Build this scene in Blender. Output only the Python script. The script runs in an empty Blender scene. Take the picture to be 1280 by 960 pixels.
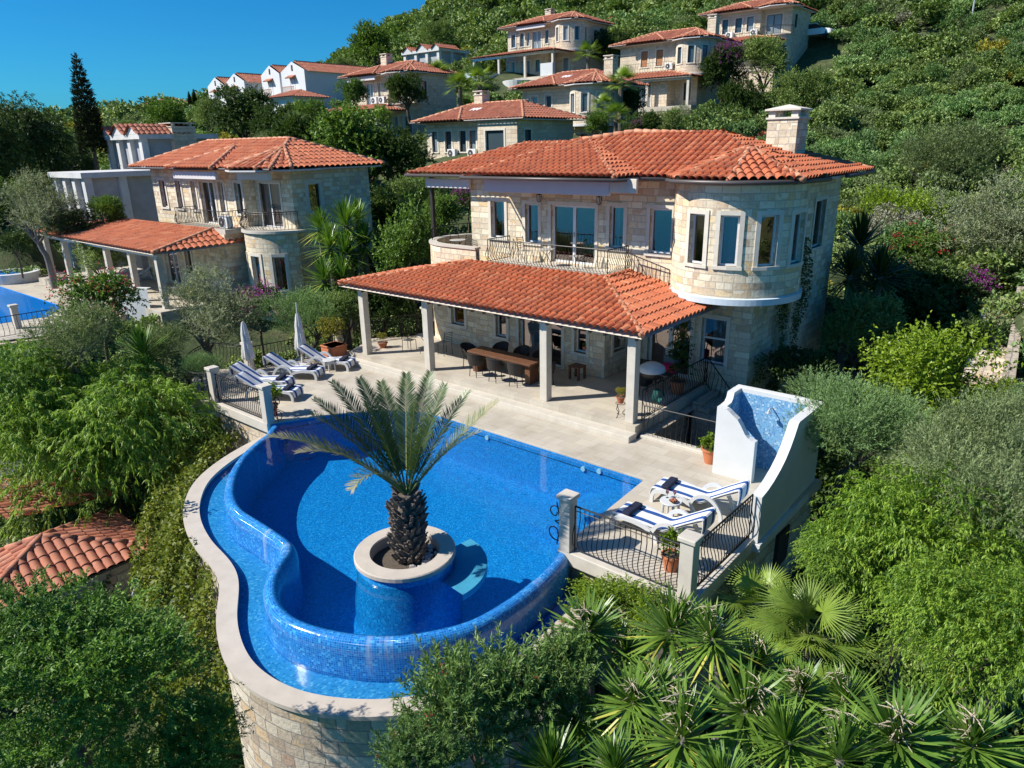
import bpy, bmesh, math, random
import numpy as np
from mathutils import Vector, Matrix

# ------------------------------------------------------------------ camera
SC = bpy.context.scene
COL = SC.collection
F_PX, CX, CY = 887.0, 640.0, 480.0
_nad = np.array([690 - CX, 3100 - CY, F_PX]); _nad /= np.linalg.norm(_nad)
_up = -_nad
_vl = np.array([-470 - CX, 200 - CY, F_PX])
_X = -(_vl - _up * (_vl @ _up)); _X /= np.linalg.norm(_X)
_Y = np.cross(_up, _X)
RM = np.array([_X, _Y, _up])
CAM = np.array([9.741, -16.793, 7.7])
cam_d = bpy.data.cameras.new('camera'); cam = bpy.data.objects.new('camera', cam_d); COL.objects.link(cam)
r_, u_, b_ = RM @ np.array([1, 0, 0]), RM @ np.array([0, -1, 0]), RM @ np.array([0, 0, -1])
cam.matrix_world = Matrix(((r_[0], u_[0], b_[0], CAM[0]), (r_[1], u_[1], b_[1], CAM[1]), (r_[2], u_[2], b_[2], CAM[2]), (0, 0, 0, 1)))
cam_d.sensor_width = 36.0; cam_d.lens = 36.0 * F_PX / 1280.0
cam_d.clip_start = 0.2; cam_d.clip_end = 12000
SC.camera = cam

# ------------------------------------------------------------------ light
SUN_EL = math.radians(43)
_sd = Vector((-0.65, -0.76, 0)).normalized()
sun_dir = Vector((_sd.x * math.cos(SUN_EL), _sd.y * math.cos(SUN_EL), math.sin(SUN_EL)))
sl = bpy.data.lights.new('sun', 'SUN'); sl.energy = 4.6; sl.angle = math.radians(0.5); sl.color = (1.0, 0.95, 0.87)
so = bpy.data.objects.new('sun', sl); COL.objects.link(so)
so.rotation_euler = (-sun_dir).to_track_quat('-Z', 'Y').to_euler(); so.location = (-40, -40, 60)
W = bpy.data.worlds.new('World'); SC.world = W; W.use_nodes = True
wn = W.node_tree.nodes; wl = W.node_tree.links
bg = wn['Background']; sky = wn.new('ShaderNodeTexSky'); sky.sky_type = 'NISHITA'; sky.sun_disc = False
sky.sun_elevation = SUN_EL; sky.sun_rotation = math.atan2(sun_dir.x, sun_dir.y)
sky.air_density = 1.0; sky.dust_density = 0.5; sky.ozone_density = 3.0; sky.altitude = 100
hs = wn.new('ShaderNodeHueSaturation'); hs.inputs['Saturation'].default_value = 1.3; hs.inputs['Hue'].default_value = 0.487
mt = wn.new('ShaderNodeMix'); mt.data_type = 'RGBA'; mt.blend_type = 'MULTIPLY'; mt.inputs[0].default_value = 1.0; mt.inputs[7].default_value = (.13, .61, .96, 1)
wl.new(sky.outputs[0], hs.inputs['Color']); wl.new(hs.outputs[0], mt.inputs[6]); wl.new(mt.outputs[2], bg.inputs['Color']); bg.inputs['Strength'].default_value = 0.085
SC.view_settings.view_transform = 'Standard'; SC.view_settings.look = 'None'
SC.view_settings.exposure = 0.58; SC.view_settings.gamma = 1.0; SC.view_settings.use_curve_mapping = False
SC.cycles.max_bounces = 8; SC.cycles.transparent_max_bounces = 12; SC.cycles.caustics_refractive = False; SC.cycles.caustics_reflective = False
SC.cycles.use_denoising = True

# ------------------------------------------------------------------ rays (where a thing seen in the photo stands)
def _ray(px, py): return RM @ np.array([px - CX, py - CY, F_PX])
def at(px, py, z=0.0):
    d = _ray(px, py); return Vector(CAM + d * (z - CAM[2]) / d[2])
def aty(px, py, Y):
    d = _ray(px, py); return Vector(CAM + d * (Y - CAM[1]) / d[1])
def atx(px, py, X):
    d = _ray(px, py); return Vector(CAM + d * (X - CAM[0]) / d[0])
def atd(px, py, D):
    d = _ray(px, py); return Vector(CAM + d * D / math.hypot(d[0], d[1]))

# ------------------------------------------------------------------ materials
MATS = {}
class NT:
    def __init__(s, name):
        s.m = bpy.data.materials.new(name); s.m.use_nodes = True
        s.n = s.m.node_tree.nodes; s.l = s.m.node_tree.links
        s.b = s.n['Principled BSDF']; s.out = s.n['Material Output']; MATS[name] = s.m
    def new(s, t, **kw):
        n = s.n.new('ShaderNode' + t)
        for k, v in kw.items(): setattr(n, k, v)
        return n
    def set(s, node, key, val):
        i = node.inputs[key]
        if hasattr(val, 'is_linked') or hasattr(val, 'links'): s.l.new(val, i)
        elif isinstance(val, bpy.types.NodeSocket): s.l.new(val, i)
        else: i.default_value = val
    def bs(s, **kw):
        for k, v in kw.items(): s.set(s.b, k.replace('_', ' '), v)
    def noise(s, scale, detail=3, rough=.55, vec=None, dist=0):
        n = s.new('TexNoise'); n.inputs['Scale'].default_value = scale; n.inputs['Detail'].default_value = detail
        n.inputs['Roughness'].default_value = rough; n.inputs['Distortion'].default_value = dist
        if vec is not None: s.l.new(vec, n.inputs['Vector'])
        return n
    def ramp(s, fac, stops, interp='LINEAR'):
        n = s.new('ValToRGB'); e = n.color_ramp.elements; n.color_ramp.interpolation = interp
        while len(e) < len(stops): e.new(.5)
        for el, (p, c) in zip(e, stops):
            el.position = p; el.color = (*c, 1) if len(c) == 3 else c
        s.l.new(fac, n.inputs['Fac']); return n.outputs['Color']
    def mix(s, fac, a, b, mode='MIX'):
        n = s.new('Mix', data_type='RGBA', blend_type=mode)
        for k, v in ((0, fac), (6, a), (7, b)):
            if isinstance(v, bpy.types.NodeSocket): s.l.new(v, n.inputs[k])
            else: n.inputs[k].default_value = (*v, 1) if isinstance(v, tuple) and len(v) == 3 else v
        return n.outputs[2]
    def math(s, op, a, b=0.0):
        n = s.new('Math', operation=op)
        for k, v in ((0, a), (1, b)):
            if isinstance(v, bpy.types.NodeSocket): s.l.new(v, n.inputs[k])
            else: n.inputs[k].default_value = v
        return n.outputs[0]
    def bump(s, h, strength=.3, dist=.02):
        n = s.new('Bump'); n.inputs['Strength'].default_value = strength; n.inputs['Distance'].default_value = dist
        s.l.new(h, n.inputs['Height']); s.l.new(n.outputs[0], s.b.inputs['Normal']); return n
    @property
    def uv(s): return s.new('TexCoord').outputs['UV']
    @property
    def obj(s): return s.new('TexCoord').outputs['Object']
    @property
    def pos(s): return s.new('NewGeometry').outputs['Position']

def plain(name, col, rough=.6, var=.0, vscale=6.0, bump=0.0, bscale=60.0, metal=0.0, spec=.5):
    t = NT(name); t.bs(Roughness=rough, Metallic=metal); t.b.inputs['Specular IOR Level'].default_value = spec
    if var:
        n = t.noise(vscale, 4, .6, t.pos)
        c = t.ramp(n.outputs['Fac'], [(.3, tuple(x * (1 - var) for x in col)), (.7, tuple(min(1, x * (1 + var)) for x in col))])
        t.bs(Base_Color=c)
    else: t.bs(Base_Color=(*col, 1))
    if bump:
        t.bump(t.noise(bscale, 3, .6, t.pos).outputs['Fac'], bump, .01)
    return t.m

def stone(name, bw, bh, stops, mortar, msize=.012, rough_b=.5, row=2, sq=.75, warp=.03, stain=.35):
    t = NT(name); uv = t.uv
    nz = t.noise(3.2, 2, .5, uv)
    off = t.new('VectorMath', operation='SUBTRACT'); t.l.new(nz.outputs['Color'], off.inputs[0]); off.inputs[1].default_value = (.5, .5, .5)
    sc = t.new('VectorMath', operation='SCALE'); t.l.new(off.outputs[0], sc.inputs[0]); sc.inputs['Scale'].default_value = warp
    ad = t.new('VectorMath', operation='ADD'); t.l.new(uv, ad.inputs[0]); t.l.new(sc.outputs[0], ad.inputs[1])
    br = []
    for k in (1.0, 1.62):
        b = t.new('TexBrick'); b.offset = .43; b.offset_frequency = 2; b.squash = sq; b.squash_frequency = row
        t.l.new(ad.outputs[0], b.inputs['Vector'])
        b.inputs['Color1'].default_value = (0, 0, 0, 1); b.inputs['Color2'].default_value = (1, 1, 1, 1); b.inputs['Mortar'].default_value = (.5, .5, .5, 1)
        b.inputs['Scale'].default_value = 1.0; b.inputs['Brick Width'].default_value = bw * k; b.inputs['Row Height'].default_value = bh
        b.inputs['Mortar Size'].default_value = msize; b.inputs['Mortar Smooth'].default_value = .25; br.append(b)
    sel = t.math('GREATER_THAN', t.noise(.9, 1, .5, uv).outputs['Fac'], .5)
    bc = t.mix(sel, br[0].outputs['Color'], br[1].outputs['Color'])
    fac = t.math('ADD', t.math('MULTIPLY', t.math('SUBTRACT', 1.0, sel), br[0].outputs['Fac']), t.math('MULTIPLY', sel, br[1].outputs['Fac']))
    c = t.ramp(bc, stops)
    fine = t.noise(11, 6, .68, uv)
    c = t.mix(.45, c, t.ramp(fine.outputs['Fac'], [(.3, (.25, .21, .17)), (.5, (.62, .56, .47)), (.75, (.86, .80, .70))]), 'OVERLAY')
    big = t.noise(.55, 4, .6, t.pos)
    c = t.mix(stain, c, t.ramp(big.outputs['Fac'], [(.35, (.36, .31, .27)), (.6, (.66, .60, .52))]), 'SOFT_LIGHT')
    c = t.mix(fac, c, (*mortar, 1))
    t.bs(Base_Color=c, Roughness=.88)
    h = t.math('SUBTRACT', t.math('MULTIPLY', fine.outputs['Fac'], rough_b), t.math('MULTIPLY', fac, .7))
    h = t.math('ADD', h, t.math('MULTIPLY', bc, .25))
    t.bump(h, .75, .03)
    return t.m

cream = [(0, (.42, .35, .28)), (.16, (.64, .56, .46)), (.36, (.73, .67, .57)), (.5, (.50, .44, .38)), (.62, (.64, .58, .50)), (.76, (.78, .73, .63)), (.88, (.63, .48, .30)), (1, (.54, .45, .38))]
cream = [(a, (min(1, r * 1.03), g, b * .93)) for a, (r, g, b) in cream]
stone('stone_wall', .33, .215, cream, (.50, .44, .35), .012)
stone('stone_wall_far', .5, .3, [(0, (.48, .40, .31)), (.5, (.66, .58, .47)), (1, (.54, .47, .39))], (.46, .40, .33), stain=.4)
stone('retaining_stone', .40, .27, [(0, (.36, .30, .24)), (.35, (.52, .46, .38)), (.6, (.60, .54, .46)), (.8, (.46, .40, .34)), (.93, (.55, .42, .27)), (1, (.40, .30, .24))], (.30, .26, .22), .014, 1.0, stain=.5)
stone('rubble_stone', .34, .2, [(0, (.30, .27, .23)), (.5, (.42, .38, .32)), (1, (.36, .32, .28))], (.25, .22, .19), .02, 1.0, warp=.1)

def tile_mat(name, a, b, c, dark):
    t = NT(name); uv = t.uv
    fl = t.new('VectorMath', operation='FLOOR'); t.l.new(uv, fl.inputs[0])
    wnz = t.new('TexWhiteNoise', noise_dimensions='3D'); t.l.new(fl.outputs[0], wnz.inputs['Vector'])
    col = t.ramp(wnz.outputs['Value'], [(0, a), (.3, b), (.75, b), (1, c)])
    n = t.noise(.9, 4, .65, t.pos)
    col = t.mix(t.math('MULTIPLY', t.math('SUBTRACT', n.outputs['Fac'], .35), .9), col, dark)
    ns = t.noise(2.6, 5, .7, t.pos); col = t.mix(t.ramp(ns.outputs['Fac'], [(.56, (0, 0, 0)), (.74, (.75, .75, .75))]), col, (.13, .085, .06))
    nl = t.noise(6.5, 3, .6, t.pos); col = t.mix(t.ramp(nl.outputs['Fac'], [(.60, (0, 0, 0)), (.72, (.5, .5, .5))]), col, (.50, .30, .19))
    n2 = t.noise(25, 4, .7, t.pos)
    col = t.mix(.3, col, t.ramp(n2.outputs['Fac'], [(.3, (.35, .3, .28)), (.7, (.75, .7, .66))]), 'OVERLAY')
    t.bs(Base_Color=col, Roughness=.78); t.bump(n2.outputs['Fac'], .25, .01)
    return t.m
tile_mat('roof_tile', (.36, .090, .034), (.50, .140, .054), (.60, .235, .11), (.27, .10, .055))
tile_mat('ridge_tile', (.44, .17, .085), (.55, .245, .135), (.60, .34, .21), (.33, .18, .11))
tile_mat('roof_tile_dull', (.29, .088, .046), (.40, .130, .068), (.49, .21, .12), (.19, .09, .065))

tile_mat('roof_tile_near', (.40, .13, .07), (.52, .19, .10), (.60, .28, .17), (.25, .10, .07))
plain('coping_stone', (.50, .435, .36), .8, .08, 3, .2, 70)
plain('limestone', (.54, .49, .41), .75, .10, 3, .15, 90)
plain('trim_stone', (.66, .60, .50), .8, .08, 4, .15, 60)
plain('white_plaster', (.60, .60, .585), .85, .05, 1.6, .2, 30)
plain('far_white', (.66, .66, .66), .85, .04, .6)
plain('fascia_grey', (.62, .60, .60), .7, .03, 2)
plain('white_pvc', (.70, .71, .72), .35)
plain('gutter_metal', (.10, .085, .08), .45, metal=.3)
plain('dark_frame', (.035, .025, .02), .45)
plain('shutter_wood', (.36, .15, .05), .6, .2, 8)
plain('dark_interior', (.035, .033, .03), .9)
plain('curtain_cloth', (.62, .60, .56), .9, .05, 4)
plain('iron', (.016, .015, .016), .45, metal=.4)
plain('pale_iron', (.45, .42, .38), .5)
plain('terracotta', (.52, .17, .07), .8, .12, 9, .1, 60)
plain('soil', (.09, .07, .05), .95, .3, 20, .4, 40)
plain('teak_dark', (.13, .055, .026), .55, .25, 14, .1, 50)
plain('rattan_dark', (.022, .017, .014), .6, .2, 50, .3, 120)
plain('cushion_cream', (.68, .62, .50), .9, .05, 8)
plain('parasol_cloth', (.62, .60, .57), .9, .06, 3)
plain('resin_white', (.60, .60, .585), .35)
plain('towel_white', (.80, .79, .78), .95, .04, 20, .2, 150)
plain('towel_blue', (.010, .055, .21), .95, .1, 20, .2, 150)
plain('pillow_navy', (.008, .012, .035), .9)
plain('pink_cloth', (.60, .015, .14), .9)
plain('grill_cover', (.60, .62, .62), .5, .04, 6)
plain('bluegrey_cloth', (.12, .17, .20), .85)
plain('hose_green', (.01, .10, .09), .5)
plain('concrete', (.60, .59, .57), .9, .12, 1.5, .2, 20)
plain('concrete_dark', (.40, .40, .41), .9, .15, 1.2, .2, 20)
plain('ac_white', (.74, .74, .72), .45)
plain('lamp_black', (.012, .012, .012), .5)
plain('bark', (.12, .09, .065), .95, .3, 9, .5, 30)
plain('bark_grey', (.17, .15, .13), .95, .3, 9, .5, 30)
plain('palm_boot', (.15, .122, .098), .95, .35, 14, .4, 40)
plain('petiole_green', (.16, .19, .05), .6)
plain('dry_stalk', (.46, .38, .28), .9, .2, 8)
plain('pebble', (.50, .48, .44), .9, .2, 6)
plain('car_white', (.80, .80, .80), .25)
plain('car_glass', (.02, .025, .03), .05)
plain('tyre_rubber', (.015, .015, .015), .8)
plain('lamp_glass', (.5, .5, .45), .2)
plain('street_pole', (.42, .43, .44), .5, metal=.5)
plain('orange_pot', (.40, .13, .06), .8, .1, 9)
plain('spout_white', (.60, .68, .74), .4)
plain('solar_blue', (.01, .015, .03), .2)
plain('sky_pool_tile', (.01, .19, .60), .08)

def deck_mat():
    t = NT('deck_stone'); uv = t.uv
    b = t.new('TexBrick'); t.l.new(uv, b.inputs['Vector']); b.offset = .5
    b.inputs['Scale'].default_value = 1; b.inputs['Brick Width'].default_value = .6; b.inputs['Row Height'].default_value = .4
    b.inputs['Mortar Size'].default_value = .004; b.inputs['Color1'].default_value = (.42, .385, .33, 1); b.inputs['Color2'].default_value = (.49, .455, .39, 1); b.inputs['Mortar'].default_value = (.30, .27, .23, 1)
    n = t.noise(.7, 5, .6, t.pos)
    c = t.mix(.8, b.outputs['Color'], t.ramp(n.outputs['Fac'], [(.3, (.38, .34, .28)), (.5, (.52, .5, .47)), (.75, (.60, .55, .45))]), 'OVERLAY')
    t.bs(Base_Color=c, Roughness=.72)
    t.bump(b.outputs['Fac'], -.2, .004)
deck_mat()

def mosaic(name, a, b, c, ts=.05, grout=(.10, .30, .52), wear=0.0):
    t = NT(name); uv = t.uv
    br = t.new('TexBrick'); br.offset = 0; t.l.new(uv, br.inputs['Vector'])
    br.inputs['Scale'].default_value = 1; br.inputs['Brick Width'].default_value = ts; br.inputs['Row Height'].default_value = ts
    br.inputs['Mortar Size'].default_value = ts * .06; br.inputs['Mortar Smooth'].default_value = .1
    sc = t.new('VectorMath', operation='SCALE'); t.l.new(uv, sc.inputs[0]); sc.inputs['Scale'].default_value = 1 / ts
    fl = t.new('VectorMath', operation='FLOOR'); t.l.new(sc.outputs[0], fl.inputs[0])
    w = t.new('TexWhiteNoise', noise_dimensions='3D'); t.l.new(fl.outputs[0], w.inputs['Vector'])
    col = t.ramp(w.outputs['Value'], [(0, a), (.45, b), (.8, b), (1, c)])
    col = t.mix(br.outputs['Fac'], col, grout)
    if wear:
        mp = t.new('Mapping'); t.l.new(uv, mp.inputs['Vector']); mp.inputs['Scale'].default_value = (4.5, .35, 1)
        n = t.noise(1.0, 4, .6, mp.outputs[0]); nb = t.noise(.35, 2, .5, t.pos)
        f = t.math('MULTIPLY', t.ramp(n.outputs['Fac'], [(.52, (0, 0, 0)), (.75, (1, 1, 1))]), t.ramp(nb.outputs['Fac'], [(.47, (0, 0, 0)), (.6, (1, 1, 1))]))
        col = t.mix(t.math('MULTIPLY', f, wear), col, (.55, .62, .66))
    t.bs(Base_Color=col, Roughness=.16); t.bump(t.math('SUBTRACT', t.math('MULTIPLY', w.outputs['Value'], .3), br.outputs['Fac']), .35, .004)
    return t.m
mosaic('pool_mosaic', (.002, .13, .40), (.004, .25, .66), (.05, .42, .80), .036, (.05, .30, .62))
mosaic('rim_mosaic', (.003, .10, .40), (.008, .19, .58), (.07, .40, .74), .044, (.10, .31, .56), .4)
mosaic('trough_mosaic', (.01, .20, .52), (.03, .31, .68), (.14, .50, .80), .046, (.08, .34, .60))
mosaic('shower_mosaic', (.06, .20, .42), (.14, .35, .57), (.48, .62, .70), .045, (.30, .42, .52))
plain('step_pale', (.16, .46, .64), .4, .1, 8)

def water_mat(name, tint, ripple=.03, scale=5.0):
    t = NT(name); t.n.remove(t.b)
    tr = t.new('BsdfTransparent'); tr.inputs['Color'].default_value = (*tint, 1)
    gl = t.new('BsdfGlossy'); gl.inputs['Roughness'].default_value = .01; gl.inputs['Color'].default_value = (1, 1, 1, 1)
    fr = t.new('Fresnel'); fr.inputs['IOR'].default_value = 1.33
    n = t.noise(scale, 3, .5, t.pos); bm = t.new('Bump'); bm.inputs['Strength'].default_value = ripple; bm.inputs['Distance'].default_value = .1
    t.l.new(n.outputs['Fac'], bm.inputs['Height']); t.l.new(bm.outputs[0], gl.inputs['Normal']); t.l.new(bm.outputs[0], fr.inputs['Normal'])
    mx = t.new('MixShader'); t.l.new(fr.outputs[0], mx.inputs[0]); t.l.new(tr.outputs[0], mx.inputs[1]); t.l.new(gl.outputs[0], mx.inputs[2])
    t.l.new(mx.outputs[0], t.out.inputs['Surface'])
water_mat('pool_water', (.70, .96, 1.0), .05, 3.0)
water_mat('trough_water', (.85, .96, 1.0), .03, 3)

def glass_mat():
    t = NT('window_glass'); t.n.remove(t.b)
    tr = t.new('BsdfTransparent'); tr.inputs['Color'].default_value = (.62, .70, .74, 1)
    gl = t.new('BsdfGlossy'); gl.inputs['Roughness'].default_value = .015; gl.inputs['Color'].default_value = (.80, .68, .63, 1)
    lw = t.new('LayerWeight'); lw.inputs['Blend'].default_value = .35
    f = t.math('ADD', t.math('MULTIPLY', lw.outputs['Fresnel'], .7), .24)
    n = t.noise(1.1, 1, .5, t.pos); bm = t.new('Bump'); bm.inputs['Strength'].default_value = .04; bm.inputs['Distance'].default_value = .1
    t.l.new(n.outputs['Fac'], bm.inputs['Height']); t.l.new(bm.outputs[0], gl.inputs['Normal'])
    mx = t.new('MixShader'); t.l.new(f, mx.inputs[0]); t.l.new(tr.outputs[0], mx.inputs[1]); t.l.new(gl.outputs[0], mx.inputs[2])
    t.l.new(mx.outputs[0], t.out.inputs['Surface'])
    t = NT('far_glass'); t.bs(Base_Color=(.05, .075, .09, 1), Roughness=.06)
    t = NT('far_glass_pale'); t.bs(Base_Color=(.22, .25, .27, 1), Roughness=.08)
glass_mat()

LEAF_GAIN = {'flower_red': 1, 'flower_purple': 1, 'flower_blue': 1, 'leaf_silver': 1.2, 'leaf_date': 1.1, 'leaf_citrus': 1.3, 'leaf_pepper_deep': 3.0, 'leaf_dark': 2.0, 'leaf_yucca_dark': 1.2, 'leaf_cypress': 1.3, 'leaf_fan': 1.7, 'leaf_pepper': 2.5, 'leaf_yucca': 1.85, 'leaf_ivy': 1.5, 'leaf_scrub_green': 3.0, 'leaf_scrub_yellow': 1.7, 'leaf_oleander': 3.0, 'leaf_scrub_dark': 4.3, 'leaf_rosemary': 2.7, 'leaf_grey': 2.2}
def leaf_mat(name, dark, light, yellow=None, rough=.5, trans=.25, spec=.35):
    hue = (1.1, 1, .92) if any(w in name for w in ('olive', 'grey', 'rosemary', 'silver', 'date', 'flower')) else (1.36, 1, .82)
    k_ = LEAF_GAIN.get(name, 2.3); dark, light = tuple(min(.5, x * k_ * c) for x, c in zip(dark, hue)), tuple(min(.5, x * k_ * c) for x, c in zip(light, hue)); yellow = tuple(min(.75, x * 1.4) for x in yellow) if yellow else None
    t = NT(name)
    a = t.new('Attribute', attribute_name='tint'); oi = t.new('ObjectInfo')
    f = t.math('ADD', a.outputs['Fac'], t.math('MULTIPLY', t.math('SUBTRACT', oi.outputs['Random'], .5), .22))
    stops = [(0, dark), (.75, light)]
    stops.append((1, yellow if yellow else tuple(min(1, x * 1.25) for x in light)))
    col = t.ramp(f, stops)
    t.bs(Base_Color=col, Roughness=rough); t.b.inputs['Specular IOR Level'].default_value = spec
    tl = t.new('BsdfTranslucent'); 
    c2 = t.mix(1.0, col, (1.25, 1.35, .6), 'MULTIPLY'); t.l.new(c2, tl.inputs['Color'])
    mx = t.new('MixShader'); mx.inputs[0].default_value = trans
    t.l.new(t.b.outputs[0], mx.inputs[1]); t.l.new(tl.outputs[0], mx.inputs[2]); t.l.new(mx.outputs[0], t.out.inputs['Surface'])
    return t.m
leaf_mat('leaf_pepper', (.030, .085, .014), (.105, .235, .030), (.20, .32, .05), .5, .35)
leaf_mat('leaf_pepper_deep', (.018, .055, .014), (.060, .140, .026), (.12, .20, .04), .5, .3)
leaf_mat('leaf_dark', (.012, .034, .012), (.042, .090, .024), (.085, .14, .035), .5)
leaf_mat('leaf_mid', (.022, .060, .014), (.070, .150, .030), (.15, .22, .04), .5)
leaf_mat('leaf_olive', (.052, .070, .040), (.150, .180, .115), (.24, .26, .17), .6, .2)
leaf_mat('leaf_grey', (.045, .070, .030), (.125, .170, .080), (.20, .24, .11), .6, .2)
leaf_mat('leaf_rosemary', (.030, .060, .022), (.085, .145, .055), (.15, .20, .09), .6, .2)
leaf_mat('leaf_citrus', (.045, .115, .012), (.165, .310, .030), (.34, .42, .06), .42, .35)
leaf_mat('leaf_oleander', (.016, .050, .016), (.062, .125, .040), (.13, .20, .07), .45, .2)
leaf_mat('leaf_yucca', (.020, .070, .014), (.085, .185, .032), (.36, .34, .06), .38, .2, .5)
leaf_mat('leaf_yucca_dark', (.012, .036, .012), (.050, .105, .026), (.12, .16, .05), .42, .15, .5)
leaf_mat('leaf_fan', (.035, .085, .016), (.120, .225, .040), (.34, .38, .08), .42, .25, .5)
leaf_mat('leaf_date', (.026, .058, .018), (.088, .150, .042), (.25, .23, .12), .42, .15, .5)
leaf_mat('leaf_cypress', (.010, .024, .012), (.030, .058, .026), None, .6, .1)
leaf_mat('leaf_scrub_green', (.030, .085, .030), (.095, .215, .075), (.16, .26, .07), .6, .15)
leaf_mat('leaf_scrub_dark', (.020, .045, .016), (.062, .105, .038), (.10, .14, .05), .6, .15)
leaf_mat('leaf_scrub_yellow', (.060, .085, .012), (.165, .200, .030), (.36, .31, .04), .6, .2)
leaf_mat('leaf_scrub_red', (.10, .045, .025), (.25, .085, .05), (.34, .16, .06), .6, .2)
leaf_mat('leaf_scrub_grey', (.075, .085, .065), (.17, .18, .14), (.22, .21, .16), .7, .1)
leaf_mat('leaf_ivy', (.030, .065, .010), (.105, .165, .024), (.28, .24, .04), .5, .25)
leaf_mat('leaf_silver', (.12, .17, .13), (.30, .36, .30), None, .6, .15)
leaf_mat('flower_red', (.42, .005, .03), (.70, .02, .07), None, .6, .3)
leaf_mat('flower_purple', (.15, .01, .19), (.36, .04, .40), None, .6, .3)
leaf_mat('flower_blue', (.16, .20, .42), (.36, .42, .66), None, .6, .3)

def ground_mat():
    t = NT('hill_ground'); n = t.noise(.6, 6, .65, t.pos); n2 = t.noise(4, 5, .7, t.pos)
    c = t.ramp(n.outputs['Fac'], [(.3, (.020, .035, .010)), (.5, (.050, .072, .020)), (.7, (.10, .095, .045))])
    c = t.mix(.5, c, t.ramp(n2.outputs['Fac'], [(.3, (.2, .2, .15)), (.7, (.8, .8, .7))]), 'OVERLAY')
    t.bs(Base_Color=c, Roughness=.95); t.bump(n2.outputs['Fac'], .8, .15)
ground_mat()

# ------------------------------------------------------------------ things and parts
def link(o): COL.objects.link(o); return o
def thing(name, label, cat, loc=(0, 0, 0), group=None, rz=0.0):
    o = link(bpy.data.objects.new(name, None)); o.location = loc; o.rotation_euler = (0, 0, rz)
    o.empty_display_size = .2; o['label'] = label; o['category'] = cat
    if group: o['group'] = group
    return o
def tag(o, label=None, cat=None, group=None, kind=None):
    for k, v in (('label', label), ('category', cat), ('group', group), ('kind', kind)):
        if v: o[k] = v
    return o
def origin(p):
    v = Vector((0, 0, 0))
    while p is not None: v = v + p.location; p = p.parent
    return v
def copy_tree(o, parent=None):
    c = o.copy(); COL.objects.link(c); c.parent = parent
    for ch in o.children: copy_tree(ch, c)
    return c
def place(src, loc, rz=0.0, s=1.0, label=None, group=None, first=False):
    c = src if first else copy_tree(src)
    c.location = loc; c.rotation_euler = (0, 0, rz); c.scale = (s, s, s) if not isinstance(s, tuple) else s
    if label: c['label'] = label
    if group: c['group'] = group
    return c

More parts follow.
